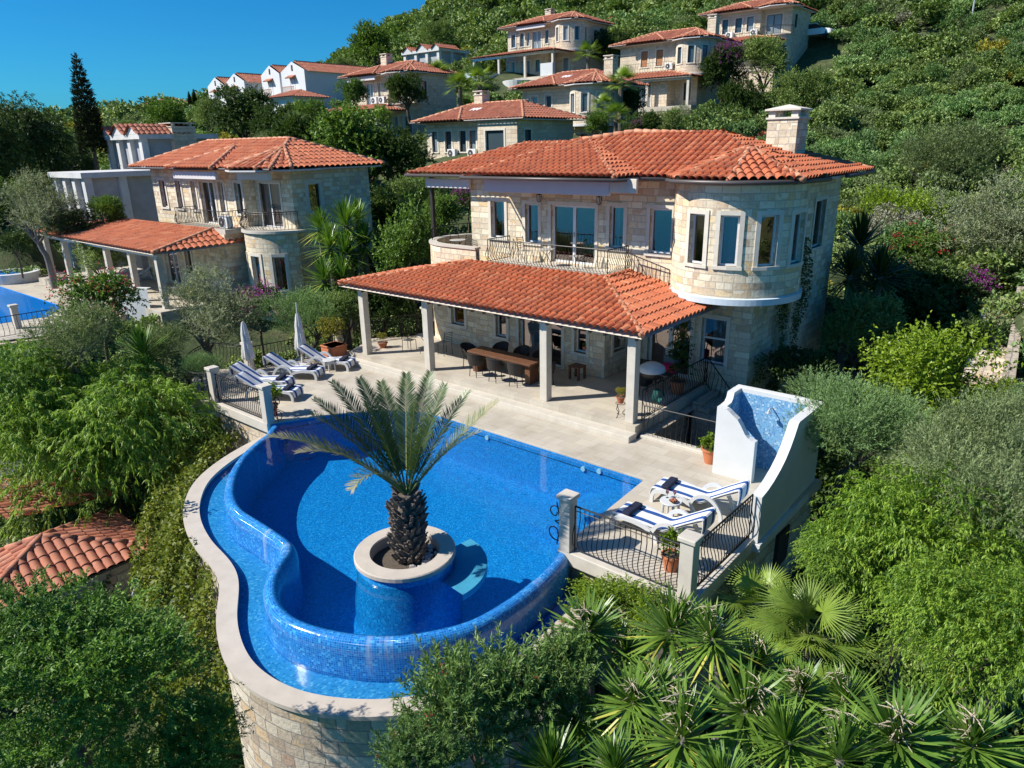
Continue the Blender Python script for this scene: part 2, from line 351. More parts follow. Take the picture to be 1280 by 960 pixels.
class MB:
    def __init__(s): s.v = []; s.f = []; s.u = []
    def add(s, vs, fs, uvs=None):
        b = len(s.v); s.v += [tuple(p) for p in vs]
        for i, f in enumerate(fs):
            s.f.append(tuple(b + k for k in f)); s.u.append(uvs[i] if uvs else None)
        return s
    def box(s, x0, y0, z0, x1, y1, z1):
        vs = [(x, y, z) for z in (z0, z1) for y in (y0, y1) for x in (x0, x1)]
        return s.add(vs, [(0, 2, 3, 1), (4, 5, 7, 6), (0, 1, 5, 4), (2, 6, 7, 3), (0, 4, 6, 2), (1, 3, 7, 5)])
    def obox(s, c, size, rz=0.0, M=None):
        hx, hy, hz = [k / 2 for k in size]; ca, sa = math.cos(rz), math.sin(rz); vs = []
        for z in (-hz, hz):
            for y in (-hy, hy):
                for x in (-hx, hx):
                    p = Vector((x, y, z))
                    p = (M @ p) if M else Vector((x * ca - y * sa, x * sa + y * ca, z))
                    vs.append(p + Vector(c))
        return s.add(vs, [(0, 2, 3, 1), (4, 5, 7, 6), (0, 1, 5, 4), (2, 6, 7, 3), (0, 4, 6, 2), (1, 3, 7, 5)])
    def bar(s, a, b, w, h=None):
        a, b = Vector(a), Vector(b); d = (b - a); L = d.length
        if L < 1e-6: return s
        q = d.to_track_quat('Y', 'Z').to_matrix()
        return s.obox((a + b) / 2, (w, L, h or w), M=q)
    def prism(s, poly, z0, z1):
        n = len(poly)
        if sum(poly[i][0] * poly[(i + 1) % n][1] - poly[(i + 1) % n][0] * poly[i][1] for i in range(n)) < 0: poly = poly[::-1]
        vs = [(x, y, z0) for x, y in poly] + [(x, y, z1) for x, y in poly]
        fs = [tuple(range(n - 1, -1, -1)), tuple(range(n, 2 * n))] + [(i, (i + 1) % n, n + (i + 1) % n, n + i) for i in range(n)]
        return s.add(vs, fs)
    def tube(s, pts, r, n=8, cap=True):
        pts = [Vector(p) for p in pts]; m = len(pts); rs = r if isinstance(r, (list, tuple)) else [r] * m
        vs = []; up = Vector((0, 0, 1))
        d0 = (pts[1] - pts[0]).normalized(); side = d0.cross(up)
        if side.length < 1e-3: side = Vector((1, 0, 0))
        side.normalize()
        for i in range(m):
            d = (pts[min(i + 1, m - 1)] - pts[max(i - 1, 0)])
            d = d.normalized() if d.length > 1e-9 else d0
            side = side - d * side.dot(d)
            if side.length < 1e-6: side = d.orthogonal()
            side.normalize(); w = d.cross(side)
            for k in range(n):
                a = 2 * math.pi * k / n; vs.append(pts[i] + (side * math.cos(a) + w * math.sin(a)) * rs[i])
        fs = [(i * n + k, i * n + (k + 1) % n, (i + 1) * n + (k + 1) % n, (i + 1) * n + k) for i in range(m - 1) for k in range(n)]
        if cap: fs += [tuple(range(n - 1, -1, -1)), tuple(range((m - 1) * n, m * n))]
        return s.add(vs, fs)
    def lathe(s, prof, n=16, c=(0, 0, 0), a0=0.0, a1=None):
        full = a1 is None; a1 = a1 if a1 is not None else a0 + 2 * math.pi; m = len(prof); k = n if full else n + 1
        vs = []
        for r, z in prof:
            for i in range(k):
                a = a0 + (a1 - a0) * i / n; vs.append((c[0] + r * math.cos(a), c[1] + r * math.sin(a), c[2] + z))
        fs = []; us = []
        R = max(p[0] for p in prof); acc = [0.0]
        for j in range(m - 1): acc.append(acc[-1] + math.hypot(prof[j + 1][0] - prof[j][0], prof[j + 1][1] - prof[j][1]))
        for j in range(m - 1):
            for i in range(n):
                i2 = (i + 1) % k if full else i + 1
                fs.append((j * k + i, j * k + i2, (j + 1) * k + i2, (j + 1) * k + i))
                ua, ub = R * (a1 - a0) * i / n, R * (a1 - a0) * (i + 1) / n
                us.append([(ua, acc[j]), (ub, acc[j]), (ub, acc[j + 1]), (ua, acc[j + 1])])
        return s.add(vs, fs, us)
    def ribbon(s, rows, closed=False, uvs=True):
        """rows: list of equally long point lists; a sheet of quads between them"""
        m, n = len(rows), len(rows[0]); vs = [p for r in rows for p in r]; fs = []; us = []
        ul = [0.0]
        for j in range(1, m): ul.append(ul[-1] + (Vector(rows[j][n // 2]) - Vector(rows[j - 1][n // 2])).length)
        vl = [0.0]
        for i in range(1, n): vl.append(vl[-1] + (Vector(rows[0][i]) - Vector(rows[0][i - 1])).length)
        for j in range(m - 1):
            for i in range(n - 1):
                fs.append((j * n + i, (j + 1) * n + i, (j + 1) * n + i + 1, j * n + i + 1))
                us.append([(ul[j], vl[i]), (ul[j + 1], vl[i]), (ul[j + 1], vl[i + 1]), (ul[j], vl[i + 1])])
        return s.add(vs, fs, us if uvs else None)
    def build(s, name, mat, parent=None, smooth=False, bevel=0.0, label=None):
        o3 = origin(parent) if parent else Vector((0, 0, 0))
        me = bpy.data.meshes.new(name)
        me.from_pydata([(p[0] - o3.x, p[1] - o3.y, p[2] - o3.z) for p in s.v], [], s.f)
        uvl = me.uv_layers.new(name='UVMap').data
        for p in me.polygons:
            u = s.u[p.index]
            if u:
                for k, li in enumerate(p.loop_indices): uvl[li].uv = u[k]
            else:
                n = p.normal
                if abs(n.z) > .75:
                    for li in p.loop_indices:
                        c = s.v[me.loops[li].vertex_index]; uvl[li].uv = (c[0], c[1])
                else:
                    h = math.hypot(n.x, n.y); tx, ty = -n.y / h, n.x / h
                    for li in p.loop_indices:
                        c = s.v[me.loops[li].vertex_index]; uvl[li].uv = (c[0] * tx + c[1] * ty, c[2])
        if smooth: me.polygons.foreach_set('use_smooth', [True] * len(me.polygons))
        mats = mat if isinstance(mat, (list, tuple)) else [mat]
        for k in mats: me.materials.append(MATS[k])
        o = link(bpy.data.objects.new(name, me))
        if parent: o.parent = parent
        if bevel:
            b = o.modifiers.new('bevel', 'BEVEL'); b.width = bevel; b.segments = 2; b.limit_method = 'ANGLE'; b.angle_limit = math.radians(50)
        if label: o['label'] = label
        return o
def dup_part(o, parent, loc=None):
    c = o.copy(); COL.objects.link(c); c.parent = parent
    if loc is not None: c.location = loc
    return c

# ------------------------------------------------------------------ tiled roof planes
def poly_clip_mesh(bm, poly, n, margin=0.0):
    k = len(poly); cen = sum(poly, Vector()) / k
    for i in range(k):
        a, b = poly[i], poly[(i + 1) % k]; e = (b - a)
        if e.length < 1e-4: continue
        pn = e.cross(n).normalized()
        if pn.dot(a - cen) < 0: pn = -pn
        g = bm.verts[:] + bm.edges[:] + bm.faces[:]
        bmesh.ops.bisect_plane(bm, geom=g, plane_co=a + pn * (margin if i == 0 else 0.0), plane_no=pn, clear_outer=True, dist=1e-5)
def tiles(name, poly, parent, mat='roof_tile', col=.25, course=.36, seg=6, amp=.07, lap=.03, thick=True, overhang=.05):
    """one roof plane: poly starts with its eave edge; barrel tiles run up the slope"""
    poly = [Vector(p) for p in poly]; e = (poly[1] - poly[0]).normalized()
    n = Vector((0, 0, 0))
    for i in range(len(poly)): n += (poly[i] - poly[0]).cross(poly[(i + 1) % len(poly)] - poly[0])
    n.normalize()
    if n.z < 0: n = -n
    up = n.cross(e).normalized()
    if up.z < 0: up = -up
    o = poly[0]
    us = [(p - o).dot(e) for p in poly]; vs_ = [(p - o).dot(up) for p in poly]
    u0, u1, v0, v1 = min(us) - col, max(us) + col, min(vs_) - overhang, max(vs_)
    nu = int((u1 - u0) / col * seg) + 1; nv = int((v1 - v0) / course) + 1
    U = u0 + np.arange(nu + 1) * col / seg
    rows = []
    for j in range(nv + 1): rows += [(j * course, lap), ((j + 1) * course - .003, 0.0)]
    V = np.array([r[0] for r in rows]); H = np.array([r[1] for r in rows])
    ph = (U - u0) / col % 1.0
    prof = amp * (np.abs(np.sin(ph * math.pi)) ** .62 * 1.3 - .3)
    me = bpy.data.meshes.new(name)
    UU, VV = np.meshgrid(U, V); 
    jit = np.random.RandomState(int(abs(o.x * 91 + o.y * 53 + len(poly))) % 9999)
    HH = prof[None, :] + H[:, None] + .006 * jit.randn(len(V), 1)
    ov = np.array(o); P = ov + UU[..., None] * np.array(e) + (VV[..., None] + v0) * np.array(up) + (HH[..., None] + .02) * np.array(n)
    P = P.reshape(-1, 3); nn = len(U)
    idx = np.arange(len(V) * nn).reshape(len(V), nn)
    q = np.stack([idx[:-1, :-1], idx[:-1, 1:], idx[1:, 1:], idx[1:, :-1]], -1).reshape(-1, 4)
    o3 = np.array(origin(parent)) if parent else np.zeros(3)
    me.from_pydata((P - o3).tolist(), [], q.tolist())
    uvl = me.uv_layers.new(name='UVMap')
    uvv = np.stack([(UU - u0) / col, np.broadcast_to((np.arange(len(V)) // 2)[:, None] + .5 + 0 * UU, UU.shape)], -1).reshape(-1, 2)
    li = np.empty(len(me.loops), dtype=np.int32); me.loops.foreach_get('vertex_index', li)
    uvl.data.foreach_set('uv', uvv[li].astype(np.float32).ravel())
    bm = bmesh.new(); bm.from_mesh(me)
    off = Vector(o3)
    poly_clip_mesh(bm, [p - off for p in poly], n, overhang)
    bm.to_mesh(me); bm.free()
    me.polygons.foreach_set('use_smooth', [False] * len(me.polygons)); me.materials.append(MATS[mat])
    ob = link(bpy.data.objects.new(name, me)); ob.parent = parent
    return ob
def ridge(parent, a, b, r=.10, step=.36, mat='ridge_tile'):
    m = MB(); ridge_caps(m, a, b, r, step); return m.build('ridge', mat, parent, True)
def ridge_caps(mb, a, b, r=.12, step=.36):
    a, b = Vector(a), Vector(b); L = (b - a).length; n = max(1, int(L / step)); d = (b - a) / n
    for i in range(n):
        p = a + d * i; q = a + d * (i + 1.12)
        mb.tube([p + Vector((0, 0, .03)), q + Vector((0, 0, .012))], [r, r * .84], 8)
# ------------------------------------------------------------------ walls with real openings
class Path:
    def __init__(s, pts):
        s.p = [Vector((p[0], p[1])) for p in pts]; s.c = [0.0]
        for i in range(1, len(s.p)): s.c.append(s.c[-1] + (s.p[i] - s.p[i - 1]).length)
        s.L = s.c[-1]; m = len(s.p); s.n = []
        for i in range(m):
            d = Vector((0, 0))
            if i: d += (s.p[i] - s.p[i - 1]).normalized()
            if i < m - 1: d += (s.p[i + 1] - s.p[i]).normalized()
            d.normalize(); s.n.append(Vector((-d.y, d.x)))
    def __call__(s, u, d=0.0):
        u = min(max(u, 0), s.L)
        for i in range(len(s.p) - 1):
            if u <= s.c[i + 1] + 1e-9: break
        t = (u - s.c[i]) / max(1e-9, s.c[i + 1] - s.c[i])
        p = s.p[i].lerp(s.p[i + 1], t); n = s.n[i].lerp(s.n[i + 1], t).normalized()
        return p + n * d
    def near(s, q):
        q = Vector((q[0], q[1])); best = (1e9, 0)
        for i in range(len(s.p) - 1):
            a, b = s.p[i], s.p[i + 1]; e = b - a
            t = min(1, max(0, (q - a).dot(e) / e.length_squared)); d = (a + e * t - q).length
            if d < best[0]: best = (d, s.c[i] + e.length * t)
        return best[1]
def arc(cx, cy, r, a0, a1, n=16):
    return [(cx + r * math.cos(math.radians(a0 + (a1 - a0) * i / n)), cy + r * math.sin(math.radians(a0 + (a1 - a0) * i / n))) for i in range(n + 1)]
def V3(p, z): return (p.x, p.y, z)
def wall(mb, P, z0, z1, ops=(), t=.22, u00=0.0, top=False):
    us = sorted(set([round(c, 4) for c in P.c] + [round(k, 4) for o in ops for k in o[:2]]))
    zs = sorted(set([z0, z1] + [round(k, 4) for o in ops for k in o[2:4]]))
    for i in range(len(us) - 1):
        for j in range(len(zs) - 1):
            um, zm = (us[i] + us[i + 1]) / 2, (zs[j] + zs[j + 1]) / 2
            if any(o[0] < um < o[1] and o[2] < zm < o[3] for o in ops): continue
            a, b = us[i], us[i + 1]; c, d = zs[j], zs[j + 1]
            mb.add([V3(P(a), c), V3(P(b), c), V3(P(b), d), V3(P(a), d)], [(0, 1, 2, 3)], [[(u00 + a, c), (u00 + b, c), (u00 + b, d), (u00 + a, d)]])
    for a, b, c, d in [o[:4] for o in ops]:
        for (ua, za), (ub, zb) in (((a, c), (b, c)), ((b, c), (b, d)), ((b, d), (a, d)), ((a, d), (a, c))):
            mb.add([V3(P(ua), za), V3(P(ub), zb), V3(P(ub, t), zb), V3(P(ua, t), za)], [(0, 1, 2, 3)])
    if top:
        for i in range(len(us) - 1):
            mb.add([V3(P(us[i]), z1), V3(P(us[i + 1]), z1), V3(P(us[i + 1], t), z1), V3(P(us[i], t), z1)], [(0, 1, 2, 3)])
def pbox(mb, P, u0, u1, d0, d1, z0, z1):
    n = max(1, int(abs(u1 - u0) / .35)) if len(P.p) > 2 else 1
    for i in range(n):
        a, b = u0 + (u1 - u0) * i / n, u0 + (u1 - u0) * (i + 1) / n
        vs = [V3(P(u, d), z) for z in (z0, z1) for d in (d0, d1) for u in (a, b)]
        mb.add(vs, [(0, 2, 3, 1), (4, 5, 7, 6), (0, 1, 5, 4), (2, 6, 7, 3), (0, 4, 6, 2), (1, 3, 7, 5)])
def window(house, P, op, inner=None, panes=1, frame='white_pvc', glass='window_glass', trim='trim_stone', tw=.13, sill=True, curtain=None,
           proud=.035, name='window', door=False, transom=None, depth=.15, fw=.055):
    u0, u1, z0, z1 = op
    m = MB()
    if trim:
        pbox(m, P, u0 - tw, u0, -proud, .02, z0, z1 + tw); pbox(m, P, u1, u1 + tw, -proud, .02, z0, z1 + tw)
        pbox(m, P, u0, u1, -proud + .003, .02, z1, z1 + tw)
        if sill and not door: pbox(m, P, u0 - tw - .02, u1 + tw + .02, -proud - .035, .1, z0 - .10, z0)
        elif not door: pbox(m, P, u0 - tw, u1 + tw, -proud, .02, z0 - tw, z0)
    else: pbox(m, P, u0, u1, -.01, .05, z0 - .04, z0)
    w = m.build(name, trim or frame, house)
    f = MB(); d0, d1 = depth - .03, depth + .03
    pbox(f, P, u0, u0 + fw, d0, d1, z0, z1); pbox(f, P, u1 - fw, u1, d0, d1, z0, z1)
    pbox(f, P, u0 + fw, u1 - fw, d0, d1, z1 - fw, z1); pbox(f, P, u0 + fw, u1 - fw, d0, d1, z0, z0 + fw)
    for k in range(1, panes):
        u = u0 + (u1 - u0) * k / panes; pbox(f, P, u - fw * .8, u + fw * .8, d0 - .005, d1, z0 + fw, z1 - fw)
    if transom: pbox(f, P, u0 + fw, u1 - fw, d0 - .004, d1, transom - .03, transom + .03)
    f.build('frame', frame, w)
    if door and panes == 2:
        h = MB(); um = (u0 + u1) / 2; pbox(h, P, um - .02, um + .02, d0 - .05, d0 - .006, z0 + .95, z0 + 1.12); h.build('handle', 'street_pole', w)
    g = MB(); g.add([V3(P(u0, depth), z0), V3(P(u1, depth), z0), V3(P(u1, depth), z1), V3(P(u0, depth), z1)], [(0, 1, 2, 3)]); g.build('pane', glass, w)
    if curtain:
        c = MB(); a, b = curtain; rows = []
        n = max(6, int((b - a) * (u1 - u0) / .04))
        for i in range(n + 1):
            u = u0 + (u1 - u0) * (a + (b - a) * i / n); dd = depth + .18 + .03 * math.sin(i * 1.3)
            rows.append([V3(P(u, dd), z0 + .02), V3(P(u, dd), z1 - .02)])
        c.ribbon(rows); c.build('curtain', 'curtain_cloth', w)
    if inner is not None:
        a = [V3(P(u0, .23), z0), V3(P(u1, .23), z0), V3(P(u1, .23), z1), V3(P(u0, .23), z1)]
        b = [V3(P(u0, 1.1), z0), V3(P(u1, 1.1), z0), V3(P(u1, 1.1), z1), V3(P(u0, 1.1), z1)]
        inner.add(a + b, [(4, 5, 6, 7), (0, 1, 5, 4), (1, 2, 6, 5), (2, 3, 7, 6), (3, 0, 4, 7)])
    return w
def op_px(P, hit, x0, x1, yt, yb):
    """opening seen between pixel columns x0..x1 and rows yt..yb, on a wall met by hit(px, py)"""
    a, b = hit(x0, (yt + yb) / 2), hit(x1, (yt + yb) / 2); xm = (x0 + x1) / 2
    t, bt = hit(xm, yt), hit(xm, yb)
    return (P.near(a), P.near(b), bt.z, t.z)

# ------------------------------------------------------------------ iron railings: bellied balusters
def baluster_mesh(h, belly=.10, r=.010, key={}):
    k = (round(h, 2), belly, r)
    if k in key: return key[k]
    m = MB(); prof = [(0, 0), (.02, .04), (.75, .16), (1.0, .28), (.75, .42), (.15, .60), (-.12, .74), (0, .90), (0, 1)]
    m.tube([(0, -belly * a, h * b) for a, b in prof], r, 4)
    me = bpy.data.meshes.new('baluster'); me.from_pydata(m.v, [], m.f); me.materials.append(MATS['iron']); key[k] = me
    return me
def resample(pts, step):
    pts = [Vector(p) for p in pts]; c = [0.0]
    for i in range(1, len(pts)): c.append(c[-1] + (pts[i] - pts[i - 1]).length)
    n = max(1, round(c[-1] / step)); out = []
    for k in range(n + 1):
        s = c[-1] * k / n; i = 0
        while i < len(pts) - 2 and c[i + 1] < s - 1e-9: i += 1
        t = (s - c[i]) / max(1e-9, c[i + 1] - c[i]); out.append(pts[i].lerp(pts[i + 1], t))
    return out
def railing(parent, pts, h, step=.125, belly=.10, r=.011, name='railing', mid=False, label=None, mat='iron'):
    """a railing on the base line pts: rails are its own mesh, each baluster a child; bellies lean to the right of the line"""
    pts = [Vector(p) for p in pts]; m = MB()
    m.tube([p + Vector((0, 0, h)) for p in pts], .019, 6); m.tube([p + Vector((0, 0, .06)) for p in pts], .013, 6)
    if mid: m.tube([p + Vector((0, 0, h - .10)) for p in pts], .011, 5)
    for p in (pts[0], pts[-1]): m.tube([p, p + Vector((0, 0, h))], .016, 5)
    o = m.build(name, mat, parent, label=label); o3 = origin(parent) if parent else Vector((0, 0, 0))
    q = resample(pts, step)
    me = baluster_mesh(h - .06, belly, r)
    for i, p in enumerate(q):
        d = (q[min(i + 1, len(q) - 1)] - q[max(i - 1, 0)])
        b = link(bpy.data.objects.new('baluster', me)); b.parent = o
        b.location = p + Vector((0, 0, .06)) - o3; b.rotation_euler = (0, 0, math.atan2(d.y, d.x))
    return o
def rail_thing(name, label, cat, pts, h, group=None, **kw):
    t = thing(name, label, cat, pts[0], group)
    railing(t, pts, h, name='rail', **kw); return t
def stone_post(px, py, z, label, h=1.25, w=.27, group='stone posts of the railings', loc=None):
    p = loc or at(px, py, z); t = thing('stone_post', label, 'post', p, group)
    m = MB(); m.obox(p + Vector((0, 0, (h - .1) / 2)), (w, w, h - .1)); m.build('shaft', 'limestone', t, bevel=.012)
    m = MB(); m.obox(p + Vector((0, 0, h - .05)), (w + .09, w + .09, .10)); m.build('cap', 'limestone', t, bevel=.02)
    return t

# ------------------------------------------------------------------ MAIN VILLA
H = thing('stone_villa', 'large two storey stone villa with orange roof and round bay tower behind the pool', 'villa', (-4, 5, 0), 'stone villas on the hillside')
inner = MB(); WL = MB()
YU = 4.4
# ground floor front bay
P1 = Path([(-8.75, 4.6), (-8.75, 2.9)]); wall(WL, P1, -.3, 3.25)
P2 = Path([(-8.75, 2.9), (-2.82, 2.9)]); h2 = lambda x, y: aty(x, y, 2.9)
g1, g2, g3 = op_px(P2, h2, 620, 633, 388, 422), op_px(P2, h2, 649, 702, 388, 455), op_px(P2, h2, 718.5, 733, 402, 441)
g2 = (g2[0], g2[1], 0.02, 2.3); g1 = (g1[0], g1[1], .75, 2.25); g3 = (g3[0], g3[1], .75, 2.25)
wall(WL, P2, -.3, 3.25, [g1, g2, g3], u00=2)
# recess and right block, ground floor
P3 = Path([(-2.82, 2.9), (-2.82, YU + .1)]); g4 = (.55, 1.3, .8, 2.2)
wall(WL, P3, -.3, 3.25, [g4], u00=8)
P4 = Path([(-2.82, YU + .1), (1.55, YU + .1)]); h4 = lambda x, y: aty(x, y, YU + .1)
g6 = op_px(P4, h4, 876.5, 907, 398, 455); g5 = (.75, 2.35, .02, 2.25)
wall(WL, P4, -3.5, 3.25, [g5, g6], u00=9.5)
P5 = Path([(1.55, YU + .1), (1.55, 6.7)]); wall(WL, P5, -3.5, 3.25, u00=14)
# upper floor
PU = Path([(-10.2, 9.6), (-10.2, YU)]); wall(WL, PU, 3.2, 6.6)
PF = Path([(-10.2, YU), (-1.28, YU)]); hf = lambda x, y: aty(x, y, YU)
u1, u2 = op_px(PF, hf, 614, 631, 251, 297), op_px(PF, hf, 657, 673, 255, 303)
u3, u4, u5 = op_px(PF, hf, 689, 743.5, 257, 332), op_px(PF, hf, 762, 779.5, 258, 310), op_px(PF, hf, 812, 839.5, 261, 317)
u3 = (u3[0], u3[1], 3.52, u3[3])
wall(WL, PF, 3.2, 6.6, [u1, u2, u3, u4, u5], u00=3.3)
TC, TR = Vector((.51, 5.3)), 2.0
aL = math.degrees(math.atan2(YU - TC.y, -1.28 - TC.x))
PT = Path(arc(TC.x, TC.y, TR, aL, 62, 44))
def hit_t(px, py):
    d = _ray(px, py); o = CAM; a = d[0] ** 2 + d[1] ** 2; ox, oy = o[0] - TC.x, o[1] - TC.y
    b = 2 * (ox * d[0] + oy * d[1]); c = ox * ox + oy * oy - TR * TR; D = max(0, b * b - 4 * a * c)
    t = (-b - math.sqrt(D)) / (2 * a); return Vector(o + d * t)
tops = [op_px(PT, hit_t, *k) for k in ((862, 877, 265, 325), (899, 921, 268, 332), (949, 971, 272, 334), (990, 1003, 273, 331))]
zt0, zt1 = 4.14, 5.62
tops = [(a, max(b, a + .55), zt0, zt1) for a, b, c, d in tops]
wall(WL, PT, 3.0, 6.55, tops, u00=12.5)
PB = Path([(1.55, 6.6), (2.0, 6.6), (2.0, 10.3)]); gb = (1.75, 2.75, 4.2, 5.75); wall(WL, PB, -3.5, 6.6, [gb], u00=20)
PBK = Path([(2.0, 10.3), (-10.2, 10.3)]); wall(WL, PBK, -1, 6.6)
WL.build('wall', 'stone_wall', H)
for P, o, kw in ((P2, g1, dict(transom=1.65)), (P2, g2, dict(panes=2, door=True, curtain=(.05, .45), fw=.07)), (P2, g3, dict(transom=1.6)), (P3, g4, dict()),
                 (P4, g5, dict(panes=2, door=True, fw=.09)), (P4, g6, dict(transom=1.55, curtain=(.3, 1), fw=.06)),
                 (PF, u1, dict(curtain=(.35, .6))), (PF, u2, dict(curtain=(.1, .3))), (PF, u3, dict(panes=2, door=True, fw=.075)), (PF, u4, dict(curtain=(.1, .35))), (PF, u5, dict(fw=.06)),
                 (PT, tops[0], dict()), (PT, tops[1], dict(curtain=(.1, .9), fw=.06)), (PT, tops[2], dict(curtain=(0, .3), fw=.06)), (PT, tops[3], dict(fw=.06)), (PB, gb, dict())):
    window(H, P, o, inner, **kw)
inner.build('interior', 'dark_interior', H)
# floor slabs seen from below, turret moulding
m = MB(); m.lathe([(0, 2.98), (2.08, 2.98), (2.09, 3.17), (2.0, 3.19)], 48, (TC.x, TC.y, 0), math.radians(aL - 3), math.radians(70)); m.build('tower_moulding', 'spout_white', H)
# balcony
m = MB(); m.box(-8.25, 2.93, 3.24, -2.75, YU - .003, 3.50); m.build('balcony_slab', 'limestone', H, bevel=.02)
railing(H, [(-8.12, YU - .1, 3.5), (-8.12, 3.02, 3.5)], .86, name='balcony_railing', belly=.13, step=.13)
railing(H, [(-8.12, 3.02, 3.5), (-2.86, 3.02, 3.5)], .86, name='balcony_railing', belly=.13, step=.13)
railing(H, [(-2.86, 3.02, 3.5), (-2.86, YU - .1, 3.5)], .86, name='balcony_railing', belly=.13, step=.13)
railing(H, [(-2.80, 4.05, 3.48), (-1.25, 4.25, 3.0)], .7, name='roof_railing', belly=.04, step=.16)
# round terrace on the left with parapet over a round room
RC = Vector((-10.45, 5.05)); RR = 2.0
PR = Path([(RC.x + RR * math.cos(math.radians(a)), RC.y + RR * math.sin(math.radians(a))) for a in range(110, 271, 8)] + [(-8.76, RC.y - RR)])
hr = lambda x, y: aty(x, y, 4.0)
r1 = PR.near(aty(546, 385, 4.0)); r2 = PR.near(aty(574.5, 390, 3.15))
ro = [(r1 - .33, r1 + .33, .7, 2.2), (r2 - .36, r2 + .36, .85, 2.2)]
inner2 = MB(); m = MB(); wall(m, PR, -.4, 3.92, ro, t=.2)
m.build('round_wall', 'stone_wall', H)
for o in ro: window(H, PR, o, inner2)
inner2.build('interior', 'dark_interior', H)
m = MB(); pbox(m, PR, 0, PR.L, -.05, .27, 3.92, 4.0); m.build('parapet_coping', 'limestone', H)
mi = MB(); n_ = 20
mi.ribbon([[V3(PR(PR.L * i / n_, .2), 3.3), V3(PR(PR.L * i / n_, .2), 3.92)] for i in range(n_ + 1)]); mi.build('parapet_lining', 'stone_wall', H)
m = MB(); m.prism([(RC.x + 1.75 * math.cos(a), RC.y + 1.75 * math.sin(a)) for a in [math.radians(k * 15) for k in range(24)]], 3.2, 3.3); m.build('terrace_floor', 'deck_stone', H)
railing(H, [V3(PR(PR.L * i / 30, .1), 4.0) for i in range(0, 17)], .45, name='terrace_railing', belly=.05, step=.2)
# porch: columns, beam, ceiling, tiled roof
cm = None
for x in (-11.89, -8.36, -3.11, 0.0):
    if cm is None:
        m = MB(); m.obox((x, 0, 1.27), (.27, .27, 2.54)); cm = m.build('porch_column', 'limestone', H, bevel=.015); x0_ = x
    else:
        c = dup_part(cm, H); c.location = cm.location + Vector((x - x0_, 0, 0))
m = MB(); m.box(-12.3, -.12, 2.543, .14, .12, 2.72); m.box(-.1, .12, 2.543, .14, YU - .02, 2.72); m.box(-12.3, .12, 2.543, -12.06, 3.4, 2.72); m.build('porch_beam', 'trim_stone', H)
E0, E1 = 2.74, 3.46; TK = dict(col=.255, course=.37, seg=7, amp=.09, lap=.045)
A_, B_, C_, D_ = (-12.78, -.42, E0), (.48, -.42, E0), (-2.9, 2.92, E1), (-8.9, 2.92, E1)
R1_, R2_ = (.48, YU + .25, E0), (-2.9, YU + .25, E1)
dz = -.10; m = MB()
m.add([(p[0], p[1], p[2] + dz) for p in (A_, B_, C_, D_, R1_, R2_, (-12.78, 3.0, E0), (-8.95, 3.0, E1 - .02))], [(0, 1, 2, 3), (1, 4, 5, 2), (6, 0, 3, 7)])
pr = m.build('porch_roof', 'trim_stone', H)
ridge(pr, B_, C_); ridge(pr, A_, D_)
tiles('roof_slope', [A_, B_, C_, D_], pr, **TK); tiles('roof_slope', [B_, R1_, R2_, C_], pr, **TK); tiles('roof_slope', [(-12.78, 3.0, E0), A_, D_, (-8.95, 3.0, E1 - .02)], pr, **TK)
rt = None
for i in range(26):
    if rt is None: m = MB(); m.bar((-12.5, -.36, E0 - .16), (-12.5, .12, E0 - .07), .07, .09); rt = m.build('rafter_tail', 'dark_frame', H)
    else: c = dup_part(rt, H); c.location = rt.location + Vector((i * .51, 0, 0))
# main roofs
ZE = 6.62
def hip(name_parent, planes, mat='roof_tile', **kw):
    for p in planes: tiles('roof_slope', p, name_parent, mat, **TK)
Ra, Rb, Rc_, Rd = (-6.2, 3.85, ZE), (2.85, 3.85, ZE), (2.85, 10.7, ZE), (-6.2, 10.7, ZE)
D1, D2 = (-4.45, 7.15, 8.02), (-1.15, 7.15, 7.86)
YM = 2.5; Ma, Mb, Mt1, Mt2 = (-8.75, YM, ZE + .03), (-2.35, YM, ZE + .03), (-6.6, 6.75, 7.78), (-6.25, 6.75, 7.78)
La, Lb, L1, L2 = (-13.1, 3.75, ZE - .03), (-6, 3.75, ZE - .03), (-9.4, 6.9, 7.66), (-6.0, 6.9, 7.68)
TA = (.52, 5.75, 7.47); oc = []
for k in range(8):
    a = math.radians(aL - 8 + k * 43); oc.append((TC.x + 2.45 * math.cos(a), TC.y + 2.45 * math.sin(a), ZE - .02))
m = MB(); m.prism([(-12.95, 3.9), (-8.65, 3.9), (-8.65, YM + .70), (-2.45, YM + .70), (-2.45, 4.0), (2.7, 4.0), (2.7, 10.5), (-12.95, 10.1)], 6.50, 6.56)
roof = m.build('roof', 'fascia_grey', H)
m = MB(); m.prism([(p[0] * .985 + TC.x * .015, p[1] * .985 + TC.y * .015) for p in oc], 6.485, 6.545); m.build('tower_soffit', 'fascia_grey', H)
for a, b in ((D1, D2), (D2, Rb), (D2, Rc_), (Mb, Mt2), (Ma, Mt1), (L1, L2), (La, L1), ((-6.3, 6.5, 7.78), D1)): ridge(roof, a, b, .10)
for k in (1, 2, 3, 4): ridge(roof, oc[k], TA, .10)
hip(roof, [[(-5.6, 3.85, ZE), Rb, D2, D1, (-6.3, 6.45, 7.725)], [Rb, Rc_, D2], [Rc_, Rd, D1, D2],
           [Ma, Mb, Mt2, Mt1], [Mb, (-2.35, 7.0, ZE + .03), (-6.25, 7.0, 7.78), Mt2],
           [La, Lb, L2, L1], [(-13.1, 10.2, ZE), La, L1], [(-6, 10.2, ZE), (-13.1, 10.2, ZE), L1, L2]])
hip(roof, [[oc[k], oc[k + 1], TA] for k in range(0, 5)], seg=6)
m = MB()
